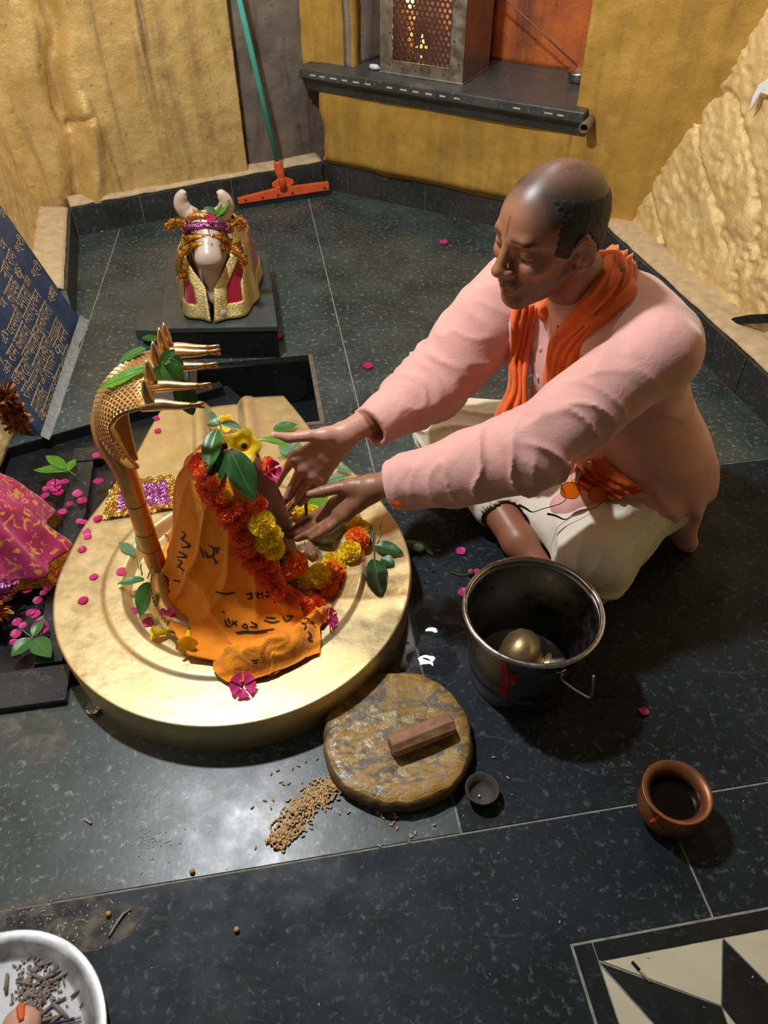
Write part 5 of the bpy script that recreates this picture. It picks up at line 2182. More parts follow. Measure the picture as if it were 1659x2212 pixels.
g1 = empty('marigold_garland', hit(*z5(500, 740))[0], 'thin rust orange marigold garland looped round the draped stone', 'garland')
gp = [(252, 345), (275, 320), (290, 385), (312, 345), (300, 455), (345, 430), (372, 545), (330, 500), (405, 500), (440, 600), (478, 565), (520, 600), (560, 560), (600, 540), (640, 330), (640, 360), (410, 580), (450, 662), (425, 650), (490, 742), (525, 735), (470, 725), (530, 812), (560, 800), (505, 830), (590, 880), (620, 865), (560, 895), (635, 950), (600, 945), (665, 935), (690, 1005), (650, 990), (725, 1010), (745, 1050), (710, 1055), (800, 1090), (775, 1075), (840, 1105), (870, 1125), (900, 1100), (935, 1110), (950, 1125), (690, 950), (660, 890), (630, 830)]
for i, (x, y) in enumerate(gp):
    p, n = hit(*z5(x, y))
    flower(random.choice(ME_R), p + n * 0.006, unit_(n + np.array([random.uniform(-.4, .4), random.uniform(-.4, .4), 0.3])), random.uniform(0.0125, 0.0165), g1)
g2 = empty('marigold_garland', hit(*z5(900, 960))[0], 'thick garland of yellow and orange marigolds at the right foot of the draped stone', 'garland')
big = [(605, 660, 0.026, 'Y'), (650, 725, 0.026, 'Y'), (692, 800, 0.022, 'Y'), (620, 770, 0.020, 'Y'), (772, 890, 0.027, 'O'), (735, 925, 0.022, 'O'), (832, 925, 0.021, 'Y'), (812, 985, 0.020, 'Y'), (868, 1000, 0.023, 'Y'), (930, 985, 0.028, 'Y'), (1020, 985, 0.030, 'O'), (1005, 1045, 0.022, 'O'), (1022, 905, 0.022, 'Y'), (1075, 905, 0.023, 'Y'), (1122, 850, 0.025, 'Y'), (1165, 780, 0.027, 'O'), (1150, 700, 0.023, 'Y'), (1195, 715, 0.020, 'Y'), (825, 590, 0.020, 'Y'), (920, 605, 0.018, 'Y'), (430, 500, 0.012, 'Y')]
for x, y, r_, k in big:
    p, n = hit(*z5(x, y), [SURFS[0], SURFS[1]] + CLOTH_B)
    up = unit_(n + np.array([random.uniform(-.3, .3), -0.3 + random.uniform(-.3, .3), 0.4]))
    flower(random.choice(ME_Y if k == 'Y' else ME_O), p + unit_(n + np.array([0, 0, 0.5])) * r_ * 0.62, up, r_ * 0.95, g2)
m = MB()
for a in ((725, 855, 0.010),):
    p, n = hit(*z5(a[0], a[1]))
    v, f = lathe([(0.0, -0.008), (0.005, -0.005), (0.007, 0.0), (0.005, 0.005), (0.0, 0.008)], 12)
    m.add(v + p + n * 0.006, f)
m.build('green_bud', LEAF_G, g2, smooth=True)


# --- trumpet flowers and magenta flowers
def petal_flower(name, p, n, r, k, mat, label, cat, group, cup=0.5, throat=None, seed=0):
    root = empty(name, p, label, cat, group)
    q = Vector(n).to_track_quat('Z', 'Y').to_matrix()
    Q = np.array(q)
    for i in range(k):
        a0 = 2 * math.pi * i / k + seed
        V = []
        for u in np.linspace(0, 1, 6):
            for w in np.linspace(-1, 1, 5):
                rad = r * (0.12 + 0.88 * u)
                an = a0 + w * (math.pi / k) * (0.55 + 0.6 * u * (1 - 0.45 * u))
                z = r * cup * u ** 1.6 + 0.10 * r * (w * w) * u + 0.08 * r * vnoise(np.array([u * 3 + i, w * 2, seed]))
                V.append((rad * math.cos(an), rad * math.sin(an), z - r * 0.1))
        mo('petal', np.array(V) @ Q.T + p, grid_faces(6, 5), mat, root, smooth=True)
    if throat:
        m = MB()
        m.tube([p + Q @ np.array([0, 0, -throat]), p + Q @ np.array([0, 0, -throat * 0.5]), p], [r * 0.10, r * 0.14, r * 0.22], 10)
        m.build('flower_tube', mat, root, smooth=True)
    return root


YT = petal_mat('trumpet_yellow', (1.0, 0.75, 0.03), (0.95, 0.62, 0.015), 0.45)
MAG = petal_mat('magenta_petal', (0.66, 0.02, 0.20), (0.50, 0.01, 0.12), 0.45)
PNK = petal_mat('pink_petal', (0.78, 0.06, 0.32), (0.62, 0.02, 0.20), 0.45)


def trumpet(p, ax, r, L, label, flare):
    root = empty('trumpet_flower', p, label, 'flower', 'yellow trumpet flowers')
    Q = np.array(Vector(ax).to_track_quat('Z', 'Y').to_matrix())
    V = []
    nu, nv = 16, 40
    for u in np.linspace(0, 1, nu):
        for a in np.linspace(0, 2 * math.pi, nv, endpoint=False):
            lobe = 0.5 + 0.5 * math.cos(5 * a)
            rad = r * (0.16 + 0.34 * u + 0.50 * u ** 4) * (1 - 0.20 * (1 - lobe) * u ** 5)
            z = -L + L * u * (1 - 0.25 * flare * u ** 4) - 0.16 * r * (1 - lobe) * u ** 6 + 0.10 * r * vnoise(np.array([u * 3, math.cos(a) * 2, math.sin(a) * 2 + r * 90])) * u
            V.append((rad * math.cos(a), rad * math.sin(a), z))
    mo('corolla', np.array(V) @ Q.T + p, grid_faces(nu, nv, wrap=True), YT, root, smooth=True)
    m = MB()
    m.tube([p + Q @ np.array([0, 0, -L - 0.012]), p + Q @ np.array([0, 0, -L - 0.002]), p + Q @ np.array([0, 0, -L + 0.001])], [0.0015, r * 0.12, r * 0.15], 10)
    m.build('calyx', LEAF_G, root, smooth=True)
    return root


for (x, y, r_, lf, lab, nn) in ((865, 705, 0.025, 0.045, 'upper yellow trumpet flower on top of the draped stone', (-0.1, -0.5, 0.7)), (945, 850, 0.034, 0.036, 'larger yellow trumpet flower on top of the draped stone', (0.1, -0.8, 0.6))):
    p, n = hit(*z4(x, y))
    trumpet(p + unit_(n + np.array([0, -0.4, 0.5])) * lf, unit_(nn), r_, 0.035, lab, 0.75)
for (x, y, lab, nn, r_) in ((400, 1930, 'yellow trumpet flower lying on its side at the left foot of the draped stone', (-0.85, -0.25, 0.3), 0.022), (630, 2010, 'yellow trumpet flower lying nearest the front beside the orange cloth', (0.15, -0.9, 0.25), 0.024)):
    p, n = hit(*z4(x, y))
    trumpet(p + np.array([0, 0, 0.017]), unit_(nn), r_ * 0.85, 0.045, lab, 0.35)
for (x, y, lab, lf, r_) in ((1050, 950, 'magenta blossom under the yellow flowers on the draped stone', 0.026, 0.019), (945, 750, 'small dark magenta blossom between the yellow trumpet flowers', 0.034, 0.012)):
    p, n = hit(*z4(x, y))
    petal_flower('bougainvillea_flower', p + n * lf, unit_(n + np.array([0.2, -0.4, 0.2])), r_, 4, MAG, lab, 'flower', 'magenta blossoms', 0.6, seed=x)
for (x, y, lab, r_) in ((526, 1487, 'pink blossom lying on the front rim of the brass pedestal', 0.024), (704, 1338, 'magenta blossom tucked under the edge of the orange cloth', 0.020), (120, 1055, 'pink blossom heap beside the bright leaf sprig on the left', 0.018), (272 * .3344, 820 + 1620 * .3344, 'pink blossom on the black floor below the draped statue', 0.017)):
    p, n = hit(x, y)
    petal_flower('bougainvillea_flower', p + n * 0.008, unit_(n + np.array([0.1, -0.3, 0.0])), r_, 5, PNK, lab, 'flower', 'pink blossoms', 0.35, seed=x)

# --- loose petals
pm = []
for s in range(4):
    V = []
    for u in np.linspace(0, 1, 6):
        for w in np.linspace(-1, 1, 5):
            hw = math.sin(math.pi * (u * 0.93 + 0.035)) ** 0.7 * 0.5
            V.append((u - 0.5, w * hw, 0.16 * w * w * hw + 0.12 * (u - 0.5) ** 2 + 0.05 * vnoise(np.array([u * 3, w * 2, s * 3.0]))))
    me = raw_mesh('petal_shape', V, grid_faces(6, 5), True)
    me.materials.append(PNK if s % 2 else MAG)
    pm.append(me)
petals = {
    'small pink petal fallen on the brass pedestal': [(341, 932), (338, 905), (190, 1160), (178, 1188), (262, 1236), (203, 1247), (180, 1298), (352, 1322), (370, 1324), (320, 1345), (290, 1320), (188, 1150), (605, 1158), (213, 1041)],
    'small pink petal on the black stone strips left of the pedestal': [(208, 985), (168, 1068), (178, 1083), (135, 1107), (172, 1127), (182, 1130), (212, 1122), (110, 1045), (126, 1066), (100, 1058), (140, 1042), (150, 1090), (98, 1072)],
    'pink petal on the black floor beside the draped statue': [(82, 1298), (78, 1328), (68, 1325), (38, 1345), (35, 1370), (92, 1385), (30, 1388), (60, 1275), (100, 1250), (112, 1258), (106, 1270), (95, 1282), (118, 1240), (88, 1262), (50, 1352)],
    'pink petal on the grey plinth around the bull': [(383, 590), (366, 630), (350, 680), (568, 663), (572, 668)],
    'pink petal at the hem of the bull drape': [(470, 668), (490, 665), (478, 675), (498, 690), (456, 686), (545, 690), (503, 655)],
    'pink petal on the grey floor behind the pedestal': [(603, 730), (795, 792), (958, 525)],
    'pink petal on the wet floor beside the steel bucket': [(995, 1192), (1000, 1280), (1030, 1240)],
    'pink petal on the dark floor at the right': [(1390, 1538)],
    'orange petal scrap on the wet floor under the cuff': [(858, 1090)],
}
for lab, pts in petals.items():
    for (x, y) in pts:
        p, n = hit(x, y)
        o = bpy.data.objects.new('flower_petal', random.choice(pm))
        link(o)
        s_ = px_len(p, random.uniform(15, 25))
        if lab.startswith('orange'):
            o.data = raw_mesh('petal_scrap', np.array([v.co[:] for v in pm[0].vertices]), grid_faces(6, 5), True)
            o.data.materials.append(ORG)
        o.scale = (s_, s_, s_)
        q = Vector(n).to_track_quat('Z', 'Y') @ Matrix.Rotation(random.uniform(0, 6.3), 3, 'Z').to_quaternion() @ Matrix.Rotation(random.uniform(-0.2, 0.2), 3, 'X').to_quaternion()
        o.rotation_euler = q.to_euler()
        o.location = Vector(p + n * (s_ * 0.06 + 0.0008))
        WORLD_ORIGIN[o] = p
        tag(o, lab, 'petal', lab.replace('small ', '').replace('pink petal', 'pink petals'))

# --- green fruit and foil offerings beside the stone
t = NT('green_fruit')
t.color(t.ramp(t.noise(25, 5, 0.6), [(0.3, (0.10, 0.14, 0.09)), (0.7, (0.24, 0.28, 0.18))]))
t.rough(0.3)
t.bump(t.noise(60, 3, 0.5), 0.2, 0.003)
p, n = hit(*z5(985, 800), [SURFS[0]])
v, f = lathe([(0.0, 0.0), (0.022, 0.003), (0.036, 0.014), (0.042, 0.034), (0.039, 0.054), (0.026, 0.068), (0.010, 0.073), (0.004, 0.071), (0.0, 0.070)], 32)
fruit = mo('green_fruit', v + p + np.array([0.0, 0.035, 0.0]), f, t.m, smooth=True, label='round grey green fruit on the pedestal below the left hand', cat='fruit')
m = MB()
m.tube(np.array([[0, 0, 0.069], [0.001, 0, 0.075], [0.004, 0, 0.081]]) + p + [0, 0.035, 0], [0.003, 0.0025, 0.0028], 8)
m.build('fruit_stalk', simple('leaf_stem', (0.16, 0.26, 0.07)), fruit, smooth=True)
sprig('single_leaf', [(z5(990, 690), z5(1065, 722), 22, 0.02, 0.012, Pl)], 'curled grey green leaf resting on the round green fruit', cat='leaf')


def foil_mat(name, c, rough=0.18, metal=1.0):
    t = NT(name)
    t.color(t.ramp(t.voronoi(180, out='Color'), [(0.2, tuple(x * 0.6 for x in c)), (0.8, c)]))
    t.rough(rough)
    t.set(Metallic=metal)
    t.bump(t.voronoi(260), 0.6, 0.002)
    return t.m


FOIL_G = foil_mat('gold_foil', (1.0, 0.58, 0.14))
FOIL_P = foil_mat('purple_foil', (0.62, 0.22, 0.62), 0.22)


def px_sheet(corners, nu, nv, lift, amp, freq, surfs=None, seed=0.0):
    c = [np.array(x, float) for x in corners]
    P = np.zeros((nu, nv, 3))
    for i in range(nu):
        for j in range(nv):
            u, w = i / (nu - 1), j / (nv - 1)
            q = c[0] * (1 - u) * (1 - w) + c[1] * u * (1 - w) + c[2] * u * w + c[3] * (1 - u) * w
            p, n = hit(q[0], q[1], surfs)
            P[i, j] = p + np.array([0, 0, 1.0]) * (lift + amp * (1 - abs(vnoise(np.array([q[0] * freq, q[1] * freq, seed])))))
    return P


P = px_sheet([(222, 1126), (243, 1046), (376, 1030), (392, 1100)], 22, 26, 0.002, 0.010, 0.11, [SURFS[0]])
f = grid_faces(22, 26)
P2 = P.reshape(-1, 3)
inner = [q for q in f if 4 <= q[0] // 26 < 18 and 4 <= q[0] % 26 < 22]
outer = [q for q in f if not (4 <= q[0] // 26 < 18 and 4 <= q[0] % 26 < 22)]
foil = mo('foil_offering', *prune(P2, outer), FOIL_G, label='crumpled gold bordered purple foil behind the serpent neck', cat='foil')
mo('foil_centre', *prune(P2, inner), FOIL_P, foil)
pz = px_sheet([z5(735, 790), z5(770, 765), z5(855, 780), z5(830, 810)], 8, 8, 0.022, 0.010, 0.2, [SURFS[0]])
mo('foil_scrap', pz.reshape(-1, 3), grid_faces(8, 8), FOIL_P, label='small purple foil scrap below the left fingertips', cat='foil')
pz = px_sheet([z5(830, 830), z5(870, 795), z5(950, 835), z5(900, 880)], 10, 10, 0.012, 0.012, 0.16, [SURFS[0]])
mo('dry_leaf', pz.reshape(-1, 3), grid_faces(10, 10), simple('dry_brown', (0.30, 0.13, 0.06), (0.18, 0.07, 0.03), 0.6), label='crumpled dry brown leaf between the marigolds and the green fruit', cat='leaf')
for lab, pts in (('gold tinsel scrap beside the brown stone under the left fingers', ((790, 630), (805, 650), (785, 680), (740, 720), (760, 740), (800, 610))),):
    for x, y in pts:
        pz = px_sheet([z5(x - 18, y), z5(x, y - 14), z5(x + 18, y), z5(x, y + 16)], 5, 5, 0.02, 0.012, 0.3, [SURFS[0]], x)
        mo('tinsel_scrap', pz.reshape(-1, 3), grid_faces(5, 5), FOIL_G, label=lab, cat='tinsel', group='gold tinsel scraps by the stone')
# incense stick standing in the offerings
b = hit(664, 1150, [SURFS[0]])[0]
m = MB()
tip = at(660, 1078, b[1] - 0.01)
m.tube([b + [0, 0, 0.01], (b + tip) / 2, tip], 0.0038, 8)
m.build('incense_stick', simple('incense_brown', (0.22, 0.11, 0.05), None, 0.9), label='brown incense stick standing between the thumb and fingers of the left hand', cat='incense')
# ---------------------------------------------------------------- steel bucket
def steel(name, c=(0.50, 0.49, 0.46), rough=0.28, scale=20, bump=0.08, stretch=None):
    t = NT(name)
    t.color(t.ramp(t.noise(scale, 5, 0.65, stretch), [(0.3, tuple(x * 0.6 for x in c)), (0.7, c)]))
    t.rough(t.ramp(t.noise(scale * 2, 4, 0.6, stretch), [(0.3, rough * 0.7), (0.7, rough * 1.5)]))
    t.set(Metallic=1.0)
    t.bump(t.noise(scale * 4, 3, 0.5), bump, 0.002)
    return t.m


STEEL = steel('bucket_steel', (0.28, 0.27, 0.255), 0.34)
STEEL_B = steel('bright_steel', (0.72, 0.72, 0.70), 0.25)
BC = np.array([0.270, 0.890, 0.0])
bucket = empty('steel_bucket', BC, 'dull steel bucket with a red mark, standing in front of the man', 'bucket')
RB, RT, BHt = 0.098, 0.1225, 0.200
prof = [(0.0, 0.006), (RB - 0.006, 0.006), (RB, 0.0), (RB + 0.002, 0.004)]
for z in np.linspace(0.01, BHt - 0.012, 60):
    r_ = RB + (RT - RB) * z / BHt
    rib = 0.0009 * math.sin(z * 1400) if (0.085 < z < 0.165) else 0
    if 0.045 < z < 0.052:
        rib = 0.002
    prof.append((r_ + rib, z))
prof += [(RT, BHt - 0.01)]
inn = [(r_ - 0.0022, z) for r_, z in [(RB, 0.0085)] + [(RB + (RT - RB) * z / BHt, z) for z in np.linspace(0.012, BHt - 0.006, 14)]]
v, f = lathe(prof[0:1] + prof[1:] + inn[::-1] + [(0.0, 0.0085)], 72)
mo('bucket_body', v + BC, f, STEEL, bucket, smooth=True)
surf(v + BC, f)
BUCK_B = [SURFS[-1]]
a_ = np.linspace(0, 2 * math.pi, 73)
m = MB()
m.tube(np.stack([BC[0] + (RT + 0.001) * np.cos(a_), BC[1] + (RT + 0.001) * np.sin(a_), np.full(73, BHt - 0.004)], 1), 0.0052, 10, False)
m.build('bucket_rim', STEEL_B, bucket, smooth=True)
p, n = hit(1212, 1447, BUCK_B)
n = unit_([n[0], n[1], 0])
tdir = np.cross([0, 0, 1.0], n)
m = MB()
m.tube([p + tdir * -0.010 + n * 0.002, p + tdir * -0.004 + n * 0.004, p + tdir * 0.008 + n * 0.002], 0.0022, 8)
m.build('handle_ear', STEEL_B, bucket, smooth=True)
m = MB()
e0 = p + n * 0.005 - np.array([0, 0, 0.004])
m.tube(smooth_path([e0, e0 + n * 0.004 + tdir * 0.004 - [0, 0, 0.020], e0 + n * 0.026 + tdir * 0.040 - [0, 0, 0.050], e0 + n * 0.030 + tdir * 0.050 - [0, 0, 0.046], e0 + n * 0.020 + tdir * 0.050 - [0, 0, 0.000]], 6), 0.0024, 8)
m.build('bail_handle', STEEL_B, bucket, smooth=True)
RED = simple('red_paint', (0.55, 0.015, 0.012), (0.25, 0.008, 0.008), 0.55)
m = ribbon_strokes([[(1090, 1428), (1091, 1450), (1092, 1475), (1088, 1508)]], 0.0066, BUCK_B, 0.0012)
m.build('red_mark', RED, bucket, label='red painted stroke')
m = ribbon_strokes([[(1092, 1461), (1106, 1462), (1120, 1458)], [(1094, 1472), (1106, 1473), (1114, 1470)]], 0.0062, BUCK_B, 0.0014)
m.build('red_mark', RED, bucket, label='red painted stroke')
# brass pot inside
v, f = lathe([(0, 0), (0.028, 0.001), (0.044, 0.014), (0.050, 0.034), (0.046, 0.052), (0.032, 0.066), (0.022, 0.073), (0.022, 0.080), (0.030, 0.086), (0.031, 0.088), (0.020, 0.081), (0.019, 0.07), (0.0, 0.07)], 40)
Mx = np.array(Matrix.Rotation(R(112), 3, 'Y') @ Matrix.Rotation(R(20), 3, 'X'))
v = v @ Mx.T
v = v - np.array([*v[:, :2].mean(0), v[:, 2].min()])
mo('brass_pot', v + BC + np.array([0.012, -0.008, 0.012]), f, brass('old_brass', (0.50, 0.36, 0.17), (0.34, 0.23, 0.10), 0.4, 0.8), smooth=True, label='small brass pot lying inside the steel bucket', cat='pot')

# ---------------------------------------------------------------- sandalwood paste stone, stick, cups
t = NT('paste_stone')
ys = t.ramp(t.noise(9, 5, 0.6, (1.0, 2.2, 1), 2.5), [(0.42, 0.0), (0.52, 1.0)])
ys2 = t.ramp(t.noise(24, 5, 0.62, (1, 1.8, 1), 1.5), [(0.55, 0.0), (0.62, 1.0)])
c = t.mix(ys, (0.13, 0.10, 0.065), (0.33, 0.18, 0.03))
c = t.mix(ys2, c, (0.42, 0.30, 0.10))
t.color(c)
t.rough(t.ramp(t.noise(12, 3), [(0.35, 0.16), (0.65, 0.5)]))
n_ = t.bump(t.noise(45, 5, 0.6, (1, 1.6, 1), 1.0), 0.6, 0.004)
PASTE = t.m
BARK = simple('paste_rim', (0.22, 0.13, 0.06), (0.10, 0.055, 0.03), 0.7, scale=60, bump=0.6, bdist=0.004)
pc_ = gz(858, 1584, 0.036)
ex = (gz(1026, 1585, 0.036) - gz(690, 1590, 0.036))[0] / 2


def rough_disc(c, r, z0, z1, n=90, seed=0.0, amp=0.06):
    th_ = np.linspace(0, 2 * math.pi, n, endpoint=False)
    rr_ = r * (1 + amp * 0.5 * vnoise(np.stack([np.cos(th_) * 1.5 + seed, np.sin(th_) * 1.5, th_ * 0], 1)) + amp * 0.25 * vnoise(np.stack([np.cos(th_) * 6, np.sin(th_) * 6 + seed, th_ * 0], 1)))
    rows = []
    for k, z in ((0.90, z0), (0.965, z0 + 0.004), (0.985, (z0 + z1) / 2), (0.965, z1 - 0.003), (0.94, z1)):
        jit = 1 + 0.012 * vnoise(np.stack([np.cos(th_) * 9, np.sin(th_) * 9, th_ * 0 + z * 90], 1))
        rows.append(np.stack([c[0] + rr_ * k * jit * np.cos(th_), c[1] + rr_ * k * jit * np.sin(th_), np.full(n, z)], 1))
    top = []
    for k in (0.93, 0.8, 0.6, 0.4, 0.2, 0.03):
        zz_ = z1 + 0.0015 - 0.003 * (k < 0.75) + 0.001 * vnoise(np.stack([np.cos(th_) * k * 8, np.sin(th_) * k * 8, th_ * 0], 1))
        top.append(np.stack([c[0] + rr_ * k * np.cos(th_), c[1] + rr_ * k * np.sin(th_), zz_], 1))
    return np.vstack(rows), np.vstack(top), n


side, top, nn_ = rough_disc(pc_, ex, 0.0, 0.036, seed=2.2)
gs = mo('grinding_stone', side, [tuple(q) for q in grid_faces(5, nn_, wrap=True)] + [tuple(range(nn_))[::-1]], BARK, smooth=True, label='round grinding stone smeared with yellow sandalwood paste', cat='stone')
mo('paste_top', np.vstack([side[-nn_:], top]), [tuple(q) for q in grid_faces(7, nn_, wrap=True)] + [tuple(range(6 * nn_, 7 * nn_))], PASTE, gs, smooth=True)
surf(np.vstack([side, top]), [tuple(q) for q in grid_faces(11, nn_, wrap=True)])
a, b = gz(848, 1612, 0.057), gz(972, 1562, 0.057)
d = unit_(b - a)
m = MB()
th6 = np.linspace(0, 2 * math.pi, 8, endpoint=False)
u_ = np.array([0, 0, 1.0])
w_ = np.cross(d, u_)
V = []
L_st = np.linalg.norm(b - a)
rows_ = [(-0.004, 0.80), (0.0, 1.0), (L_st * 0.5, 1.03), (L_st, 1.0), (L_st + 0.004, 0.82)]
for s_, k in rows_:
    for q, th_ in enumerate(th6):
        r_ = 0.0200 * k * (1 + 0.07 * vnoise(np.array([q * 1.7, s_ * 30, 0.2])))
        V.append(a + d * s_ + w_ * r_ * math.cos(th_ + 0.4) + u_ * r_ * math.sin(th_ + 0.4))
m.add(V, [tuple(q) for q in grid_faces(5, 8, wrap=True)] + [tuple(range(8))[::-1], tuple(range(32, 40))])
t = NT('sandalwood')
t.color(t.ramp(t.noise(30, 5, 0.65), [(0.3, (0.20, 0.09, 0.045)), (0.7, (0.42, 0.22, 0.11))]))
t.rough(0.7)
t.bump(t.noise(80, 4, 0.6), 0.4, 0.002)
m.build('sandalwood_stick', t.m, smooth=False, bevel=0.002, label='short brown sandalwood stick lying on the paste smeared stone', cat='stick')

CLAY = simple('grey_clay', (0.075, 0.06, 0.052), (0.035, 0.03, 0.028), 0.75, scale=60, bump=0.3)
cc = gz(1040, 1712, 0.012)
cc[2] = 0
v, f = lathe([(0, 0), (0.017, 0.0), (0.024, 0.010), (0.029, 0.026), (0.0295, 0.028), (0.0275, 0.028), (0.022, 0.012), (0.014, 0.005), (0, 0.004)], 36)
mo('clay_cup', v + cc, f, CLAY, smooth=True, label='tiny dark clay cup beside the paste stone', cat='cup')
v, f = lathe([(0, 0), (0.002, 0.001), (0.002, 0.003), (0, 0.004)], 8)
mo('rice_grain', v + cc + [-0.004, -0.004, 0.006], f, simple('rice_white', (0.8, 0.78, 0.7)), label='white speck lying inside the dark clay cup', cat='grain')

COP = simple('brown_copper_pot', (0.30, 0.12, 0.045), (0.16, 0.055, 0.022), 0.38, 0.55, 25, 0.15)
lc = np.array([0.482, 0.600, 0.0])
v, f = lathe([(0, 0.0), (0.030, 0.0), (0.046, 0.010), (0.054, 0.028), (0.054, 0.044), (0.047, 0.058), (0.0435, 0.064), (0.047, 0.072), (0.056, 0.080), (0.057, 0.082), (0.055, 0.083), (0.046, 0.076), (0.0405, 0.066), (0.043, 0.055), (0.049, 0.04), (0.047, 0.025), (0.035, 0.008), (0, 0.006)], 56)
pot = mo('copper_pot', v + lc, f, COP, smooth=True, label='small brown copper water pot on the dark floor at the right', cat='pot')
surf(v + lc, f)
v2, f2 = lathe([(0, 0.050), (0.046, 0.050)], 40)
mo('dark_disc', v2 + lc, f2, simple('dark_disc', (0.004, 0.003, 0.003), None, 0.08), pot)  # black disc added to darken the inside of the pot
m = ribbon_strokes([[(1428, 1757), (1418, 1768), (1404, 1774)]], 0.0028, [SURFS[-1]], 0.0012)
m.build('red_mark', simple('vermilion', (0.55, 0.06, 0.03), None, 0.7), pot, label='small vermilion smear')

# ---------------------------------------------------------------- grain
GR = simple('wheat', (0.68, 0.45, 0.22), (0.48, 0.29, 0.12), 0.6, scale=200)
gv, gf = lathe([(0, -1), (0.32, -0.72), (0.44, 0), (0.32, 0.72), (0, 1)], 7)
gv = gv[:, [2, 0, 1]]
gmesh = raw_mesh('grain', gv, gf, True)
gmesh.materials.append(GR)


def pile_h(x, y):
    return 0


path = [np.array(gz(x, y)) for x, y in ((590, 1832), (615, 1800), (640, 1765), (660, 1735), (690, 1718), (722, 1705), (735, 1690))]
wid = [0.018, 0.028, 0.030, 0.026, 0.030, 0.026, 0.014]
m = MB()
rg = random.Random(5)
P = np.array(path)
for k in range(760):
    t_ = rg.random() * (len(path) - 1)
    i = min(int(t_), len(path) - 2)
    fr = t_ - i
    c = P[i] + (P[i + 1] - P[i]) * fr
    w = wid[i] + (wid[i + 1] - wid[i]) * fr
    d = P[i + 1] - P[i]
    nrm = unit_([-d[1], d[0], 0])
    o_ = rg.gauss(0, 0.5)
    if abs(o_) > 1.05:
        continue
    c = c + nrm * w * o_
    h = 0.0022 + 0.0065 * (1 - min(1, abs(o_))) * rg.random() ** 0.6
    q = Matrix.Rotation(rg.uniform(0, 6.3), 3, 'Z') @ Matrix.Rotation(rg.uniform(-0.35, 0.35), 3, 'Y')
    m.add((gv * 0.0040) @ np.array(q).T + c + [0, 0, h], gf)
m.build('grain_pile', GR, smooth=True, label='small trail of spilled wheat grains below the paste stone', cat='grain', kind='stuff')
loose = [(586, 1672), (600, 1665), (632, 1660), (645, 1655), (660, 1645), (685, 1640), (652, 1690), (607, 1690), (612, 1695), (624, 1693), (572, 1730), (590, 1728), (585, 1745), (765, 1720), (776, 1723), (786, 1732), (780, 1735), (800, 1735), (800, 1745), (812, 1750), (818, 1756), (815, 1748), (824, 1762), (828, 1768), (848, 1748), (858, 1752), (852, 1760), (856, 1766), (845, 1783), (850, 1778), (858, 1790), (753, 1756), (733, 1757), (890, 1808), (897, 1800), (886, 1806), (938, 1783), (820, 1828), (552, 1831), (660, 1795), (672, 1790), (1066, 1637), (1097, 1681), (747, 1715), (700, 1685), (760, 1610), (690, 1690), (545, 1745)]
for x, y in loose:
    o = bpy.data.objects.new('wheat_grain', gmesh)
    link(o)
    p = gz(x, y)
    o.location = (p[0], p[1], 0.0019)
    o.scale = (0.0041,) * 3
    o.rotation_euler = (0, 0, random.uniform(0, 6.3))
    tag(o, 'loose wheat grain scattered on the floor around the paste stone', 'grain', 'loose wheat grains')
PEA = simple('yellow_pea', (0.62, 0.33, 0.10), (0.5, 0.24, 0.06), 0.5)
v, f = lathe([(0.0045 * math.sin(a), -0.0045 * math.cos(a)) for a in np.linspace(0, math.pi, 9)], 14)
for x, y, lab in ((582, 1815, 'yellow pea at the lower tip of the grain trail'), (234, 1974, 'yellow pea on the floor near the steel plate'), (511, 2008, 'tiny pea on the dark floor at the bottom middle'), (415, 1882, 'pale pea beside the long floor joint')):
    p = gz(x, y, 0.0045)
    mo('dried_pea', v + p, f, PEA, smooth=True, label=lab, cat='pea')
TWIG = simple('twig', (0.36, 0.29, 0.20), (0.22, 0.17, 0.12), 0.85, scale=120)
m = MB()
m.tube(smooth_path([gz(235, 2023, 0.003), gz(255, 1990, 0.003), gz(270, 1970, 0.004)], 5), 0.0022, 7)
tw_ = m.build('dry_twig', TWIG, smooth=True, label='thin forked dry twig on the floor above the steel plate', cat='twig')
m = MB()
m.tube([gz(266, 1975, 0.004), gz(282, 1964, 0.003)], 0.0014, 6)
m.build('twig_fork', TWIG, tw_, smooth=True)
for x0, y0, x1, y1, lab in ((184, 1770, 198, 1779, 'short chalky stub on the floor left of the grains'), (1366, 2078, 1404, 2121, 'burnt incense stub lying across the white inlay')):
    m = MB()
    a, b = gz(x0, y0, 0.0025), gz(x1, y1, 0.0025)
    m.tube([a, (a + b) / 2, b], 0.0022, 8)
    st = m.build('stub', simple('stub_pale', (0.48, 0.38, 0.27), None, 0.9), smooth=True, label=lab, cat='stub')
    if x0 > 1000:
        st.name = 'incense_stub'
        m = MB()
        m.tube([a - (b - a) * 0.02, a + (b - a) * 0.42], 0.0025, 8)
        m.build('burnt_end', simple('char', (0.01, 0.009, 0.008), None, 0.9), st, smooth=True)
    else:
        st.name = 'chalk_stub'
# white blossom on the floor at the left front of the pedestal
p = gz(203, 1532, 0.004)
petal_flower('jasmine_flower', p + [0, 0, 0.004], unit_((0.1, -0.3, 1)), 0.013, 5, simple('jasmine', (0.75, 0.76, 0.70), None, 0.5), 'small white blossom on the floor at the front left of the pedestal', 'flower', None, 0.5)

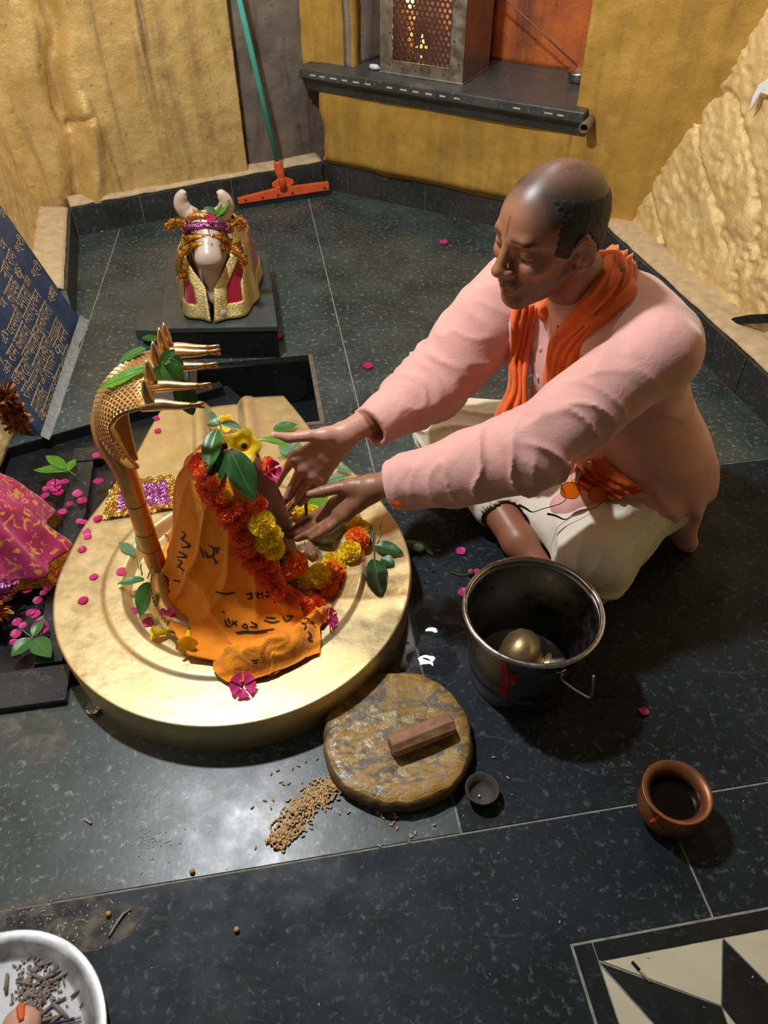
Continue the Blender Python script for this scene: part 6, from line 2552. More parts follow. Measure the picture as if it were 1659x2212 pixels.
# small litter, too fine to count
m = MB()
rg = random.Random(9)
LIT = simple('litter', (0.52, 0.48, 0.40), (0.30, 0.27, 0.22), 0.8, scale=300)
for k in range(230):
    if k < 60:
        x, y = rg.gauss(320, 40), rg.gauss(1815, 22)
    elif k < 170:
        x, y = rg.gauss(130, 60), rg.gauss(1985, 26)
    else:
        x, y = rg.uniform(20, 1640), rg.uniform(1640, 2200)
    if not (2 < x < 1655):
        continue
    p = gz(x, y, 0.0008)
    L = rg.uniform(0.0012, 0.004)
    q = np.array(Matrix.Rotation(rg.uniform(0, 6.3), 3, 'Z'))
    m.box(p, (L, L * 0.4, 0.0012), q)
m.build('floor_litter', LIT, label='pale crumbs and specks strewn over the dark floor', cat='litter', kind='stuff')

# ---------------------------------------------------------------- steel plate with incense remains
plc = np.array([-0.545, 0.248, 0.0])
PLATE = steel('plate_steel', (0.82, 0.83, 0.84), 0.55, 9, 0.05)
v, f = lathe([(0, 0.003), (0.128, 0.003), (0.134, 0.005), (0.150, 0.022), (0.152, 0.024), (0.167, 0.026), (0.169, 0.0245), (0.168, 0.023), (0.153, 0.021), (0.136, 0.0025), (0.128, 0.0), (0, 0.0)], 80)
v[:, :2] *= 0.955
mo('steel_plate', v + plc, f, PLATE, smooth=True, label='round steel plate with incense remains at the lower left corner', cat='plate')
ASH = simple('ash_stub', (0.30, 0.24, 0.20), (0.17, 0.13, 0.11), 0.95, scale=90, bump=0.4)
sm = []
for k in range(3):
    vv, ff = tube([(-0.5, 0, 0), (0, 0.02 * (k - 1), 0), (0.5, 0, 0)], [0.075, 0.09, 0.075], 8)
    me = raw_mesh('stub_shape', vv, ff, True)
    me.materials.append(ASH)
    sm.append(me)
z3 = lambda x, y: (x * 300 / 1659, 1980 + y * 300 / 1659)
rg = random.Random(3)
spots = [(690, 530, 90, 1.0), (620, 490, 35, 0.8), (560, 560, 20, 0.7), (470, 490, 75, 0.6), (600, 700, 30, 0.9), (700, 730, 35, 0.8), (460, 720, -20, 0.8), (700, 1010, 30, 0.6), (720, 1130, -35, 0.9), (540, 930, 85, 0.7), (930, 880, 50, 0.7), (985, 1030, 70, 0.4), (1090, 820, 35, 0.4), (760, 770, -60, 0.4), (490, 850, 70, 0.6), (80, 800, -75, 0.8), (560, 1230, 15, 0.8), (660, 1230, 45, 0.7), (380, 640, -25, 0.5), (590, 430, 80, 0.4), (450, 440, 70, 0.5), (350, 470, 80, 0.4), (800, 600, 30, 0.4), (560, 800, -40, 0.5), (640, 1070, 10, 0.4), (300, 800, -10, 0.6), (420, 950, -5, 0.6), (420, 1090, 30, 0.5), (520, 1150, 50, 0.7)]
for x, y, a_deg, L in spots:
    o = bpy.data.objects.new('incense_stub', rg.choice(sm))
    link(o)
    p = gz(*z3(x, y), 0.007)
    o.location = Vector(p)
    s_ = L * 0.034
    o.scale = (s_, s_ * 1.15, s_ * 1.15)
    o.rotation_euler = (0, rg.uniform(-0.1, 0.1), R(a_deg))
    tag(o, 'burnt incense stub lying in the steel plate', 'incense', 'incense stubs in the steel plate')
m = MB()
for k in range(320):
    x, y = rg.gauss(430, 140), rg.gauss(850, 240)
    p = gz(*z3(x, y), 0.0055)
    if np.linalg.norm(p[:2] - plc[:2]) > 0.125:
        continue
    L = rg.uniform(0.002, 0.007)
    m.box(p, (L, L * 0.5, L * 0.5), np.array(Matrix.Rotation(rg.uniform(0, 6.3), 3, 'Z') @ Matrix.Rotation(rg.uniform(-0.4, 0.4), 3, 'Y')))
m.build('ash_crumbs', ASH, label='grey ash and crumbs in the steel plate', cat='ash', kind='stuff')
m = MB()
m.tube([gz(*z3(560, 1300), 0.012), gz(*z3(760, 1250), 0.010), gz(*z3(890, 1222), 0.010)], 0.0026, 8)
st = m.build('match_stick', simple('dark_blue', (0.02, 0.02, 0.07), None, 0.5), smooth=True, label='dark blue stick with a pale tip in the steel plate', cat='stick')
m = MB()
m.tube([gz(*z3(890, 1222), 0.010), gz(*z3(965, 1200), 0.010)], 0.0020, 8)
m.build('stick_tip', simple('stub_pale', (0.48, 0.38, 0.27)), st, smooth=True)
v, f = lathe([(0.0, 0.0), (0.020, 0.0), (0.027, 0.010), (0.024, 0.022), (0.012, 0.029), (0.0, 0.030)], 28)
pp = gz(*z3(285, 1345), 0.005)
mo('peach_lump', v + pp, f, simple('peach_skin', (0.62, 0.34, 0.24), (0.55, 0.28, 0.2), 0.5), smooth=True, label='rounded peach coloured lump at the bottom edge of the steel plate', cat='lump')  # plain lump added where the shape looks like a fingertip
m = MB()
m.tube(smooth_path([gz(*z3(255, 1245), 0.036), gz(*z3(250, 1150), 0.03), gz(*z3(250, 1050), 0.022)], 4), [0.0035, 0.004, 0.0055, 0.006, 0.006, 0.0065, 0.007, 0.006, 0.004], 8)
m.build('orange_bud', simple('orange_bud', (0.75, 0.13, 0.02), None, 0.6), smooth=True, label='small orange bud leaning in the steel plate', cat='flower')

# ---------------------------------------------------------------- water on the floor beside the pedestal
t = NT('water')
t.color((0.9, 0.95, 1.0))
t.rough(0.03)
t.set(Transmission_Weight=1.0, IOR=1.33)
WATER = t.m


def blob(px, py, rx, ry, h, seed, n=40, rings=6, amp=0.5):
    c = gz(px, py)
    rows = [np.array([[c[0], c[1], h]])]
    th_ = np.linspace(0, 2 * math.pi, n, endpoint=False)
    rr_ = 1 + amp * fbm(np.stack([np.cos(th_) * 1.3 + seed, np.sin(th_) * 1.3, th_ * 0 + seed], 1), 3)
    V = [np.array([c[0], c[1], h])]
    F = []
    for k in range(1, rings + 1):
        u = k / rings
        z = h * (1 - u ** 4) + 0.00005 + 0.25 * h * (1 - u) * vnoise(np.stack([np.cos(th_) * u * 4, np.sin(th_) * u * 4, th_ * 0 + seed], 1))
        for i in range(n):
            V.append(np.array([c[0] + rx * rr_[i] * u * math.cos(th_[i]), c[1] + ry * rr_[i] * u * math.sin(th_[i]), z[i]]))
    for i in range(n):
        F.append((0, 1 + i, 1 + (i + 1) % n))
    for k in range(1, rings):
        for i in range(n):
            j = (i + 1) % n
            F.append((1 + (k - 1) * n + i, 1 + k * n + i, 1 + k * n + j, 1 + (k - 1) * n + j))
    return V, F


for x, y, rx, ry, sd_, lab in ((950, 1330, 0.052, 0.060, 1.0, 'water puddle on the black floor between the pedestal and the bucket'), (935, 1430, 0.045, 0.034, 4.0, 'water puddle just above the paste smeared stone'), (905, 1185, 0.055, 0.030, 7.0, 'water puddle by the bare foot of the man'), (820, 1060, 0.040, 0.050, 9.0, 'thin water puddle under the left forearm of the man')):
    v, f = blob(x, y, rx, ry, 0.0012, sd_)
    mo('water_puddle', v, f, WATER, smooth=True, label=lab, cat='puddle')
m = MB()
rg = random.Random(21)
for k in range(150):
    x, y = rg.choice([(950, 1330), (940, 1430), (880, 1150), (920, 1200), (905, 1260)])
    v, f = blob(x + rg.gauss(0, 34), y + rg.gauss(0, 40), rg.uniform(0.0012, 0.0042), rg.uniform(0.0012, 0.0042), rg.uniform(0.0007, 0.0018), k * 1.3, 9, 3, 0.3)
    m.add(v, f)
m.build('water_drops', WATER, smooth=True, label='water drops splashed on the floor right of the pedestal', cat='water', kind='stuff')
# vegetable scrap in the water
v, f = lathe([(0, -0.03), (0.010, -0.022), (0.014, 0), (0.011, 0.02), (0, 0.03)], 14)
Mx = np.array(Matrix.Rotation(R(80), 3, 'Y') @ Matrix.Rotation(R(30), 3, 'X'))
mo('green_scrap', v @ Mx.T + gz(895, 1180, 0.013), f, leaf_mat('pale_scrap', (0.22, 0.28, 0.17), (0.14, 0.19, 0.11)), smooth=True, label='pale green flower bud lying in the water by the pedestal', cat='bud')
sprig('single_leaf', [((935, 1200), (905, 1170), 12, 0.003, 0.008, LEAF_G)], 'small green leaf in the water beside the pale bud', cat='leaf')
m = MB()
m.tube(smooth_path([gz(975, 1236, 0.004), gz(995, 1242, 0.004), gz(1012, 1240, 0.006)], 4), [0.0012] * 9, 6)
bs = m.build('fallen_bud', LEAF_G, smooth=True, label='wilted bud with a green stalk left of the bucket rim', cat='bud')
v, f = lathe([(0, -0.008), (0.006, -0.004), (0.008, 0.003), (0.004, 0.009), (0, 0.010)], 10)
mo('bud_head', v + gz(1017, 1237, 0.008), f, simple('dry_brown', (0.30, 0.13, 0.06)), bs, smooth=True)

# dusty, dried-on dirt on the slabs at the lower left
t = NT('dried_dust')
t.color(t.ramp(t.noise(30, 4, 0.6), [(0.3, (0.16, 0.13, 0.10)), (0.7, (0.30, 0.26, 0.21))]))
t.rough(0.9)
t.l(t.ramp(t.noise(26, 6, 0.7), [(0.42, 0.0), (0.62, 0.55)]), t.b.inputs['Alpha'])
DUST = t.m
for x, y, rx, ry, sd_, lab in ((60, 1590, 0.10, 0.055, 3.0, 'dried beige dirt patch on the floor below the stone kerb'), (150, 1985, 0.12, 0.05, 8.0, 'dusty dried patch on the floor above the steel plate')):
    v, f = blob(x, y, rx, ry, 0.0004, sd_, amp=0.6)
    mo('dirt_patch', v, f, DUST, label=lab, cat='dirt')
# ---------------------------------------------------------------- squeegee in the far corner
TEAL = simple('teal_pole', (0.09, 0.50, 0.42), (0.07, 0.42, 0.36), 0.45, scale=30)
RORG = simple('orange_plastic', (0.80, 0.13, 0.04), (0.70, 0.10, 0.03), 0.38, scale=20)
RUB = simple('black_rubber', (0.012, 0.012, 0.014), None, 0.7)
qa, qb = np.array([-0.588, 3.112, 0]), np.array([-0.232, 3.256, 0])
qc = (qa + qb) / 2
sq = empty('floor_squeegee', (qc[0], qc[1], 0), 'orange floor squeegee with a turquoise pole leaning in the far corner', 'squeegee')
qd = unit_(qb - qa)
qn = np.array([qd[1], -qd[0], 0])           # towards the room
QL = np.linalg.norm(qb - qa)


def qp(s, o_, z):
    return qa + qd * s + qn * o_ + np.array([0, 0, z])


def q_prism(poly, o0, o1, name, mat, bevel=0.002):
    k = len(poly)
    v = [qp(s, o0, z) for s, z in poly] + [qp(s, o1, z) for s, z in poly]
    f = [tuple(range(k))[::-1], tuple(range(k, 2 * k))] + [(i, (i + 1) % k, k + (i + 1) % k, k + i) for i in range(k)]
    return mo(name, v, f, mat, sq, bevel=bevel)


q_prism([(0, 0.022), (QL, 0.022), (QL, 0.054), (QL * 0.62, 0.058), (QL * 0.56, 0.068), (QL * 0.44, 0.068), (QL * 0.38, 0.058), (0, 0.044)], -0.002, 0.016, 'squeegee_head', RORG)
q_prism([(0.002, 0.001), (QL - 0.002, 0.001), (QL - 0.002, 0.024), (0.002, 0.024)], 0.003, 0.012, 'rubber_blade', RUB, 0.001)
for s_ in (0.03, 0.10, 0.165, 0.225, QL - 0.02):
    m = MB()
    c = qp(s_, 0.0155, 0.034)
    m.tube([c, c + qn * 0.003], 0.0042, 10)
    m.build('screw', RUB, sq)
hb = qp(QL * 0.5, 0.006, 0.06)
pt0 = hb + np.array([-0.004, -0.002, 0.055])
pdir = unit_(np.array([-0.105, -0.03, 0.75]))
m = MB()
m.tube([hb - [0, 0, 0.01], hb + pdir * 0.035, hb + pdir * 0.05], [0.019, 0.015, 0.015], 14)
m.build('neck', RORG, sq, smooth=True)
q_prism([(QL * 0.5 - 0.045, 0.066), (QL * 0.5 + 0.045, 0.066), (QL * 0.5 + 0.045, 0.082), (QL * 0.5 + 0.012, 0.098), (QL * 0.5 - 0.012, 0.098), (QL * 0.5 - 0.045, 0.080)], 0.0, 0.010, 'brace', RORG)
m = MB()
m.tube([hb + pdir * 0.045, hb + pdir * 0.06, hb + pdir * 0.10, hb + pdir * 0.105], [0.017, 0.019, 0.016, 0.013], 10)
m.build('socket', RORG, sq)
m = MB()
m.tube([hb + pdir * 0.10, hb + pdir * 0.6, hb + pdir * 1.30], 0.0105, 14)
m.build('pole', TEAL, sq, smooth=True)

# ---------------------------------------------------------------- perforated metal lamp box on the shelf
GAL = steel('galvanised_steel', (0.42, 0.40, 0.36), 0.42, 14, 0.12)
bx0, bx1, bo0, bo1, bz0, bz1 = 0.270, 0.600, -0.245, 0.000, NZ + 0.002, NZ + 0.52
box = empty('lamp_box', w2((bx0 + bx1) / 2, (bo0 + bo1) / 2, NZ), 'galvanised metal lamp box with a perforated front and flames inside', 'lamp')


def panel(name, s0, s1, o0, o1, z0, z1, mat, parent=box):
    m = MB()
    w2_box(m, s0, s1, o0, o1, z0, z1)
    return m.build(name, mat, parent, bevel=0.001)


fw = 0.052
panel('side_panel', bx1 - 0.003, bx1, bo0, bo1 - 0.003, bz0, bz1, GAL)
panel('side_panel', bx0, bx0 + 0.003, bo0, bo1 - 0.003, bz0, bz1, GAL)
panel('back_panel', bx0, bx1, bo0, bo0 + 0.003, bz0, bz1, GAL)
panel('bottom_panel', bx0, bx1, bo0, bo1 - 0.003, bz0, bz0 + 0.003, GAL)
panel('top_panel', bx0, bx1, bo0, bo1, bz1, bz1 + 0.003, GAL)
panel('front_frame', bx0, bx0 + fw, bo1 - 0.004, bo1, bz0, bz1, GAL)
panel('front_frame', bx1 - fw, bx1, bo1 - 0.004, bo1, bz0, bz1, GAL)
panel('front_frame', bx0 + fw, bx1 - fw, bo1 - 0.004, bo1, bz0, bz0 + 0.045, GAL)
panel('base_flange', bx0 - 0.004, bx1 + 0.006, bo0, bo1 + 0.004, NZ + 0.0005, NZ + 0.006, GAL)
for s_, z_ in [(bx0 + 0.040, bz0 + 0.03 + 0.10 * k) for k in range(5)] + [(bx1 - 0.040, bz0 + 0.03 + 0.10 * k) for k in range(5)] + [(bx0 + 0.09 + 0.055 * k, bz0 + 0.022) for k in range(4)] + [(bx1 - 0.018, bz0 + 0.06 + 0.2 * k) for k in range(2)]:
    m = MB()
    c = w2(s_, bo1, z_)
    nn3 = np.array([n2[0], n2[1], 0])
    m.tube([c, c + nn3 * 0.002], 0.0038, 8)
    m.build('rivet', simple('dark_rivet', (0.10, 0.095, 0.085), None, 0.5, 0.7), box)
# perforated sheet: hexagonally staggered round holes
pit_, hr = 0.0190, 0.0066
m = MB()
s0, s1, z0, z1 = bx0 + fw - 0.004, bx1 - fw + 0.004, bz0 + 0.041, bz1
row = 0
z = z0
while z < z1 - 0.001:
    zt = min(z + pit_ * 0.87, z1)
    off = -(pit_ / 2) if row % 2 else 0.0
    s = s0 + off
    while s < s1 - 1e-4:
        a, b = max(s, s0), min(s + pit_, s1)
        cs, cz = s + pit_ / 2, (z + zt) / 2
        if b - a > 1e-4:
            if a <= cs - hr and b >= cs + hr:
                ring = [(cs + hr * math.cos(t), cz + hr * math.sin(t)) for t in np.linspace(0, 2 * math.pi, 9)[:-1]]
                outr = [(b, cz), (b, zt), (cs, zt), (a, zt), (a, cz), (a, z), (cs, z), (b, z)]
                v = [w2(x, bo1 - 0.006, y) for x, y in ring + outr]
                m.add(v, [(i, 8 + i, 8 + (i + 1) % 8, (i + 1) % 8) for i in range(8)])
            else:
                m.add([w2(a, bo1 - 0.006, z), w2(b, bo1 - 0.006, z), w2(b, bo1 - 0.006, zt), w2(a, bo1 - 0.006, zt)], [(0, 1, 2, 3)])
        s += pit_
    z = zt
    row += 1
pf = m.build('perforated_panel', simple('perforated_steel', (0.16, 0.07, 0.07), (0.10, 0.045, 0.05), 0.4, 0.6), box)
sd = pf.modifiers.new('solid', 'SOLIDIFY')
sd.thickness = 0.0015
t = NT('flame')
em = t.n('ShaderNodeEmission')
em.inputs[0].default_value = (1.0, 0.36, 0.06, 1)
em.inputs[1].default_value = 14
t.l(em.outputs[0], t.t.nodes['Material Output'].inputs[0])
FLAME = t.m
for s_, o_, z_, sc_, lab in ((0.405, -0.07, bz0 + 0.085, 1.0, 'small low flame in the middle of the lamp box'), (0.345, -0.09, bz0 + 0.19, 2.2, 'tall flame at the left inside the lamp box')):
    v, f = lathe([(0, 0), (0.006, 0.004), (0.0075, 0.011), (0.005, 0.022), (0.002, 0.032), (0, 0.038)], 12)
    c = w2(s_, o_, z_)
    v2, f2 = lathe([(0, -0.026), (0.012, -0.026), (0.022, -0.010), (0.024, -0.004), (0.021, -0.006), (0.0, -0.014)], 24)
    dy = mo('oil_lamp', v2 * min(sc_, 1.3) + c, f2, BRASS, smooth=True, label='brass oil lamp with a ' + lab, cat='oil lamp', group=None)
    mo('flame', v * sc_ + c, f, FLAME, dy, smooth=True)
    # the stand that carries it
    m = MB()
    m.tube([w2(s_, o_, NZ + 0.006), w2(s_, o_, z_ - 0.024)], 0.012, 12)
    m.build('lamp_foot', BRASS, dy, smooth=True)
    L = lamp('flame_light', 'POINT', tuple(c + np.array([0, 0, 0.03])), 0.6 * sc_, (1.0, 0.45, 0.12), 0.01)

# steel bowl, cord, plug, pipe stub
bc = gz(1250, 178, NZ)
v, f = lathe([(0, 0), (0.028, 0), (0.040, 0.010), (0.044, 0.030), (0.045, 0.032), (0.041, 0.036), (0.030, 0.044), (0.014, 0.048), (0.0, 0.049)], 36)
mo('steel_bowl', v + [bc[0], bc[1], NZ + 0.0005], f, STEEL_B, smooth=True, label='small upturned steel bowl on the right end of the shelf', cat='bowl')
ct = at(1095, 0, 3.16)
p1 = np.array([bc[0] - 0.012, bc[1] + 0.01, NZ + 0.05])
m = MB()
m.tube([p1, (p1 + ct) / 2, ct, ct + (ct - p1) * 0.6], 0.0032, 8)
m.build('metal_rod', simple('dull_rod', (0.30, 0.20, 0.15), (0.2, 0.13, 0.1), 0.5, 0.5), smooth=True, label='thin metal rod slanting down to the upturned steel bowl', cat='rod')
wp = gz(812, 152, NZ)
m = MB()
m.tube([[wp[0] - 0.022, wp[1] + 0.010, NZ + 0.011], [wp[0] - 0.012, wp[1] + 0.005, NZ + 0.011], [wp[0] + 0.004, wp[1] - 0.002, NZ + 0.011], [wp[0] + 0.012, wp[1] - 0.006, NZ + 0.010]], [0.007, 0.010, 0.0095, 0.005], 12)
pg = m.build('white_plug', simple('white_plastic', (0.8, 0.8, 0.78), None, 0.4), smooth=True, label='small white plug lying on the shelf left of the lamp box', cat='plug')
m = MB()
m.tube([[wp[0] + 0.010, wp[1] - 0.005, NZ + 0.010], [wp[0] + 0.030, wp[1] - 0.010, NZ + 0.007]], 0.005, 8)
m.build('plug_tail', simple('grey_plastic', (0.4, 0.4, 0.38), None, 0.5), pg, smooth=True)
m = MB()
c0 = w2(1.085, 0.03, NZ - 0.035)
c1 = c0 + np.array([n2[0], n2[1], -0.1]) * 0.075
ring = []
v, f = tube([c0, c1], 0.0175, 16, False)
v2, f2 = tube([c0, c1], 0.0125, 16, False)
k = len(v)
m.add(np.vstack([v, v2]), f + [tuple(i + k for i in q)[::-1] for q in f2] + [(16 + i, 16 + (i + 1) % 16, k + 16 + (i + 1) % 16, k + 16 + i) for i in range(16)])
m.build('pipe_stub', simple('rusty_pipe', (0.22, 0.16, 0.11), (0.12, 0.08, 0.06), 0.7, 0.3, 60, 0.4), smooth=True, label='short open pipe stub beside the right end of the shelf', cat='pipe')

# ---------------------------------------------------------------- things at the right wall
p3 = lambda px, py: None


def on_wall3(px, py, lift):
    """point on the leaning right wall, lifted towards the room"""
    a = np.array([*(A3 - n3 * 0.055), 0.0])
    nrm = unit_(np.array([n3[0], n3[1], 0.27]))
    r = ray(px, py)
    t_ = np.dot(a - CAM0, nrm) / np.dot(r, nrm)
    return CAM0 + r * t_ + nrm * lift, nrm


pts = [(1588, 698), (1605, 688), (1640, 682), (1690, 680), (1690, 700), (1640, 702), (1600, 704)]
up_, lo_ = [], []
for x, y in pts:
    p, nrm = on_wall3(x, y, 0.035)
    up_.append(p)
    lo_.append(p - nrm * 0.012)
k = len(pts)
mo('black_blade', up_ + lo_, [tuple(range(k)), tuple(range(k, 2 * k))[::-1]] + [((i + 1) % k, i, k + i, k + (i + 1) % k) for i in range(k)], simple('wet_black', (0.03, 0.033, 0.036), (0.012, 0.012, 0.014), 0.3, 0.4, 60), bevel=0.002,
   label='dark pointed blade sticking out of the right rock wall', cat='blade')
pts = [(1634, 246), (1642, 215), (1655, 188), (1690, 165), (1690, 215), (1659, 205), (1648, 225)]
up_, lo_ = [], []
for x, y in pts:
    p, nrm = on_wall3(x, y, 0.03)
    up_.append(p)
    lo_.append(p - nrm * 0.006)
mo('white_cloth_tip', up_ + lo_, [tuple(range(k)), tuple(range(k, 2 * k))[::-1]] + [((i + 1) % k, i, k + i, k + (i + 1) % k) for i in range(k)], simple('white_cloth', (0.8, 0.8, 0.82), None, 0.8), bevel=0.002,
   label='white cloth tip hanging on the right rock wall at the frame edge', cat='cloth')

# ---------------------------------------------------------------- the bull on its plinth
MARB = NT('pale_marble')
MARB.color(MARB.ramp(MARB.noise(18, 5, 0.6), [(0.3, (0.46, 0.34, 0.28)), (0.7, (0.60, 0.47, 0.40))]))
MARB.rough(0.35)
MARB = MARB.m
bull = empty('bull_statue', (-0.49, 2.22, PLZ), 'pale stone bull statue dressed in gold and maroon on its plinth', 'statue')
Bu = Field()
bz = PLZ - 0.10
o3 = np.array([-0.020, -0.01, bz])
Bu.add(ell(np.array([-0.495, 2.30, 0.20]) + o3, (0.085, 0.15, 0.095)))
Bu.add(rcone(np.array([-0.488, 2.20, 0.22]) + o3, np.array([-0.478, 2.16, 0.31]) + o3, 0.065, 0.052), 0.03)
Bu.add(rcone(np.array([-0.478, 2.145, 0.345]) + o3, np.array([-0.472, 2.075, 0.295]) + o3, 0.048, 0.034), 0.02)
Bu.add(ell(np.array([-0.472, 2.068, 0.290]) + o3, (0.037, 0.028, 0.028)), 0.012)
Bu.add(rcone(np.array([-0.478, 2.15, 0.25]) + o3, np.array([-0.470, 2.105, 0.16]) + o3, 0.055, 0.034), 0.03)
Bu.add(rcone(np.array([-0.44, 2.10, 0.125]) + o3, np.array([-0.46, 2.07, 0.125]) + o3, 0.025, 0.02), 0.01)
Bu.sub(rcone(np.array([-0.490, 2.040, 0.277]) + o3, np.array([-0.454, 2.040, 0.277]) + o3, 0.004), 0.004)
Bu.sub(half(np.array([0, 0, 1.0]), np.array([0, 0, PLZ + 0.0005])), 0.002)
v, f = Bu.mesh((-0.65, 2.0, PLZ - 0.01), (-0.33, 2.48, 0.43), 0.005)
mo('bull_body', v, f, MARB, bull, smooth=True)
surf(v, f)
for s in (-1, 1):
    b0 = np.array([-0.478 + s * 0.034, 2.150, 0.375]) + o3
    pth = smooth_path([b0, b0 + [s * 0.022, 0, 0.018], b0 + [s * 0.028, -0.004, 0.045], b0 + [s * 0.018, -0.008, 0.066], b0 + [s * 0.008, -0.010, 0.072]], 5)
    m = MB()
    m.tube(pth, np.interp(np.linspace(0, 1, len(pth)), [0, 0.4, 0.8, 1], [0.024, 0.022, 0.012, 0.003]), 14)
    m.build('horn', MARB, bull, smooth=True)
t = NT('gold_brocade')
t.color(t.ramp(t.noise(120, 4, 0.7), [(0.3, (0.60, 0.44, 0.12)), (0.7, (0.95, 0.80, 0.40))]))
t.rough(0.36)
t.set(Metallic=0.8)
t.bump(t.noise(160, 3, 0.6, (1, 1, 2.5)), 0.8, 0.004)
BROC = t.m
MAROON = fabric('maroon_satin', (0.36, 0.006, 0.030), (0.26, 0.004, 0.02), 0.5)
# cape: wraps from one front edge round the back to the other, open in a V at the front
nu_, nv_ = 90, 34
cen = np.array([-0.503, 2.205])
CPV = np.zeros((nu_, nv_, 3))
regs = np.zeros((nu_, nv_))
for j in range(nv_):
    w = j / (nv_ - 1)                       # 0 top, 1 hem
    open_ = np.interp(w, [0, 0.62, 1.0], [R(66), R(6), R(2)])
    for i in range(nu_):
        u = i / (nu_ - 1)
        an = R(-90) - open_ - u * (2 * math.pi - 2 * open_)
        rx = np.interp(w, [0, 0.3, 1], [0.072, 0.094, 0.112])
        ry_f = np.interp(w, [0, 0.3, 0.7, 1], [0.080, 0.112, 0.150, 0.166])
        ry_b = np.interp(w, [0, 0.3, 1], [0.10, 0.20, 0.24])
        ry = ry_f if math.sin(an) < 0 else ry_b
        fo = 0.006 * math.sin(an * 9 + 3 * w) * w
        sq_ = (abs(math.cos(an)) ** 3 + abs(math.sin(an)) ** 3) ** (-1 / 3.0) if w > 0.3 else 1
        z = np.interp(w, [0, 0.3, 1], [0.325, 0.275, PLZ + 0.006 - 0.0]) + o3[2] * (1 - w)
        CPV[i, j] = (cen[0] + (rx * sq_ + fo) * math.cos(an), cen[1] + (ry * sq_ ** 0.5 + fo) * math.sin(an), z)
fcs = grid_faces(nu_, nv_)
fi, fj = fcs[:, 0] // nv_, fcs[:, 0] % nv_
dist_edge = np.minimum(fi, nu_ - 2 - fi)
gold = (fj > nv_ - 8) | (dist_edge < 5) | ((dist_edge > 9) & (dist_edge < 20)) | (fj < 7)
cape = mo('cape_border', *prune(CPV.reshape(-1, 3), fcs[gold]), BROC, bull, smooth=True)
sd = cape.modifiers.new('solid', 'SOLIDIFY')
sd.thickness = 0.004
cp2 = mo('cape_panel', *prune(CPV.reshape(-1, 3), fcs[~gold]), MAROON, cape, smooth=True)
surf(CPV.reshape(-1, 3), fcs)
# tinsel crown over the forehead and bows at both cheeks
rg = random.Random(2)


def tinsel(name, pts, r, n, L, mat=FOIL_G, parent=bull):
    m = MB()
    P_ = smooth_path(pts, 8)
    m.tube(P_, r, 8)
    for k in range(n):
        c = P_[rg.randrange(len(P_))]
        d_ = unit_([rg.gauss(0, 1), rg.gauss(-0.3, 0.8), rg.gauss(0.1, 0.8)])
        sdv = unit_(np.cross(d_, [rg.random(), rg.random(), rg.random()]))
        e_ = c + d_ * L * rg.uniform(0.6, 1.2)
        m.add([c - sdv * L * 0.14, c + sdv * L * 0.14, e_ + sdv * L * 0.12, e_ - sdv * L * 0.12], [(0, 1, 2, 3)])
    return m.build(name, mat, parent)


hx = -0.502
for k, (z_, y_, w_) in enumerate(((0.382, 2.118, 0.062), (0.362, 2.098, 0.066), (0.338, 2.082, 0.060), (0.322, 2.068, 0.05))):
    tinsel('tinsel_band', [(hx - w_, y_ + 0.05, z_ - 0.03 + bz), (hx - w_ * 0.7, y_ + 0.012, z_ - 0.004 + bz), (hx, y_ - 0.004, z_ + 0.006 + bz), (hx + w_ * 0.7, y_ + 0.012, z_ - 0.004 + bz), (hx + w_, y_ + 0.05, z_ - 0.03 + bz)], 0.010, 170, 0.018, FOIL_P if k == 1 else FOIL_G)
for pts in ([(-0.555, 2.12, 0.36), (-0.585, 2.11, 0.372), (-0.602, 2.11, 0.355)], [(-0.425, 2.12, 0.36), (-0.402, 2.12, 0.372), (-0.392, 2.12, 0.35)], [(-0.545, 2.09, 0.312), (-0.575, 2.08, 0.285), (-0.585, 2.08, 0.24), (-0.575, 2.08, 0.225)], [(-0.425, 2.085, 0.31), (-0.405, 2.08, 0.29), (-0.395, 2.08, 0.265)]):
    tinsel('tinsel_bow', [(a, b, c + bz) for a, b, c in pts], 0.010, 90, 0.02)
free_sprig('leaf_sprig', [((468, 462), (440, 448), 16, 0.0, LEAF_G), ((465, 468), (498, 432), 16, 0.0, LEAF_B), ((462, 466), (436, 478), 18, -0.01, LEAF_G), ((470, 464), (496, 460), 12, 0.0, LEAF_G)], 'small green sprig between the horns of the bull', 2.12)
pp = at(455, 472, 2.10)
petal_flower('bougainvillea_flower', pp, unit_((0.1, -0.6, 0.7)), 0.014, 4, MAG, 'faded magenta blossom at the forehead of the bull', 'flower', None, 0.5, seed=3)
# ---------------------------------------------------------------- lettering on the plaque
t = NT('gold_letters')
t.color(t.ramp(t.noise(60, 4, 0.6), [(0.3, (0.36, 0.24, 0.12)), (0.7, (0.55, 0.40, 0.22))]))
t.rough(0.6)
GOLDT = t.m


def plq_uv(px, py):
    r = ray(px, py)
    t_ = np.dot(PB0 - CAM0, pn) / np.dot(r, pn)
    q = CAM0 + r * t_ - PB0
    return np.dot(q, pu), np.dot(q, pv)


def z8(x, y):
    return (x * 330 / 1304, 400 + y * 330 / 1304)


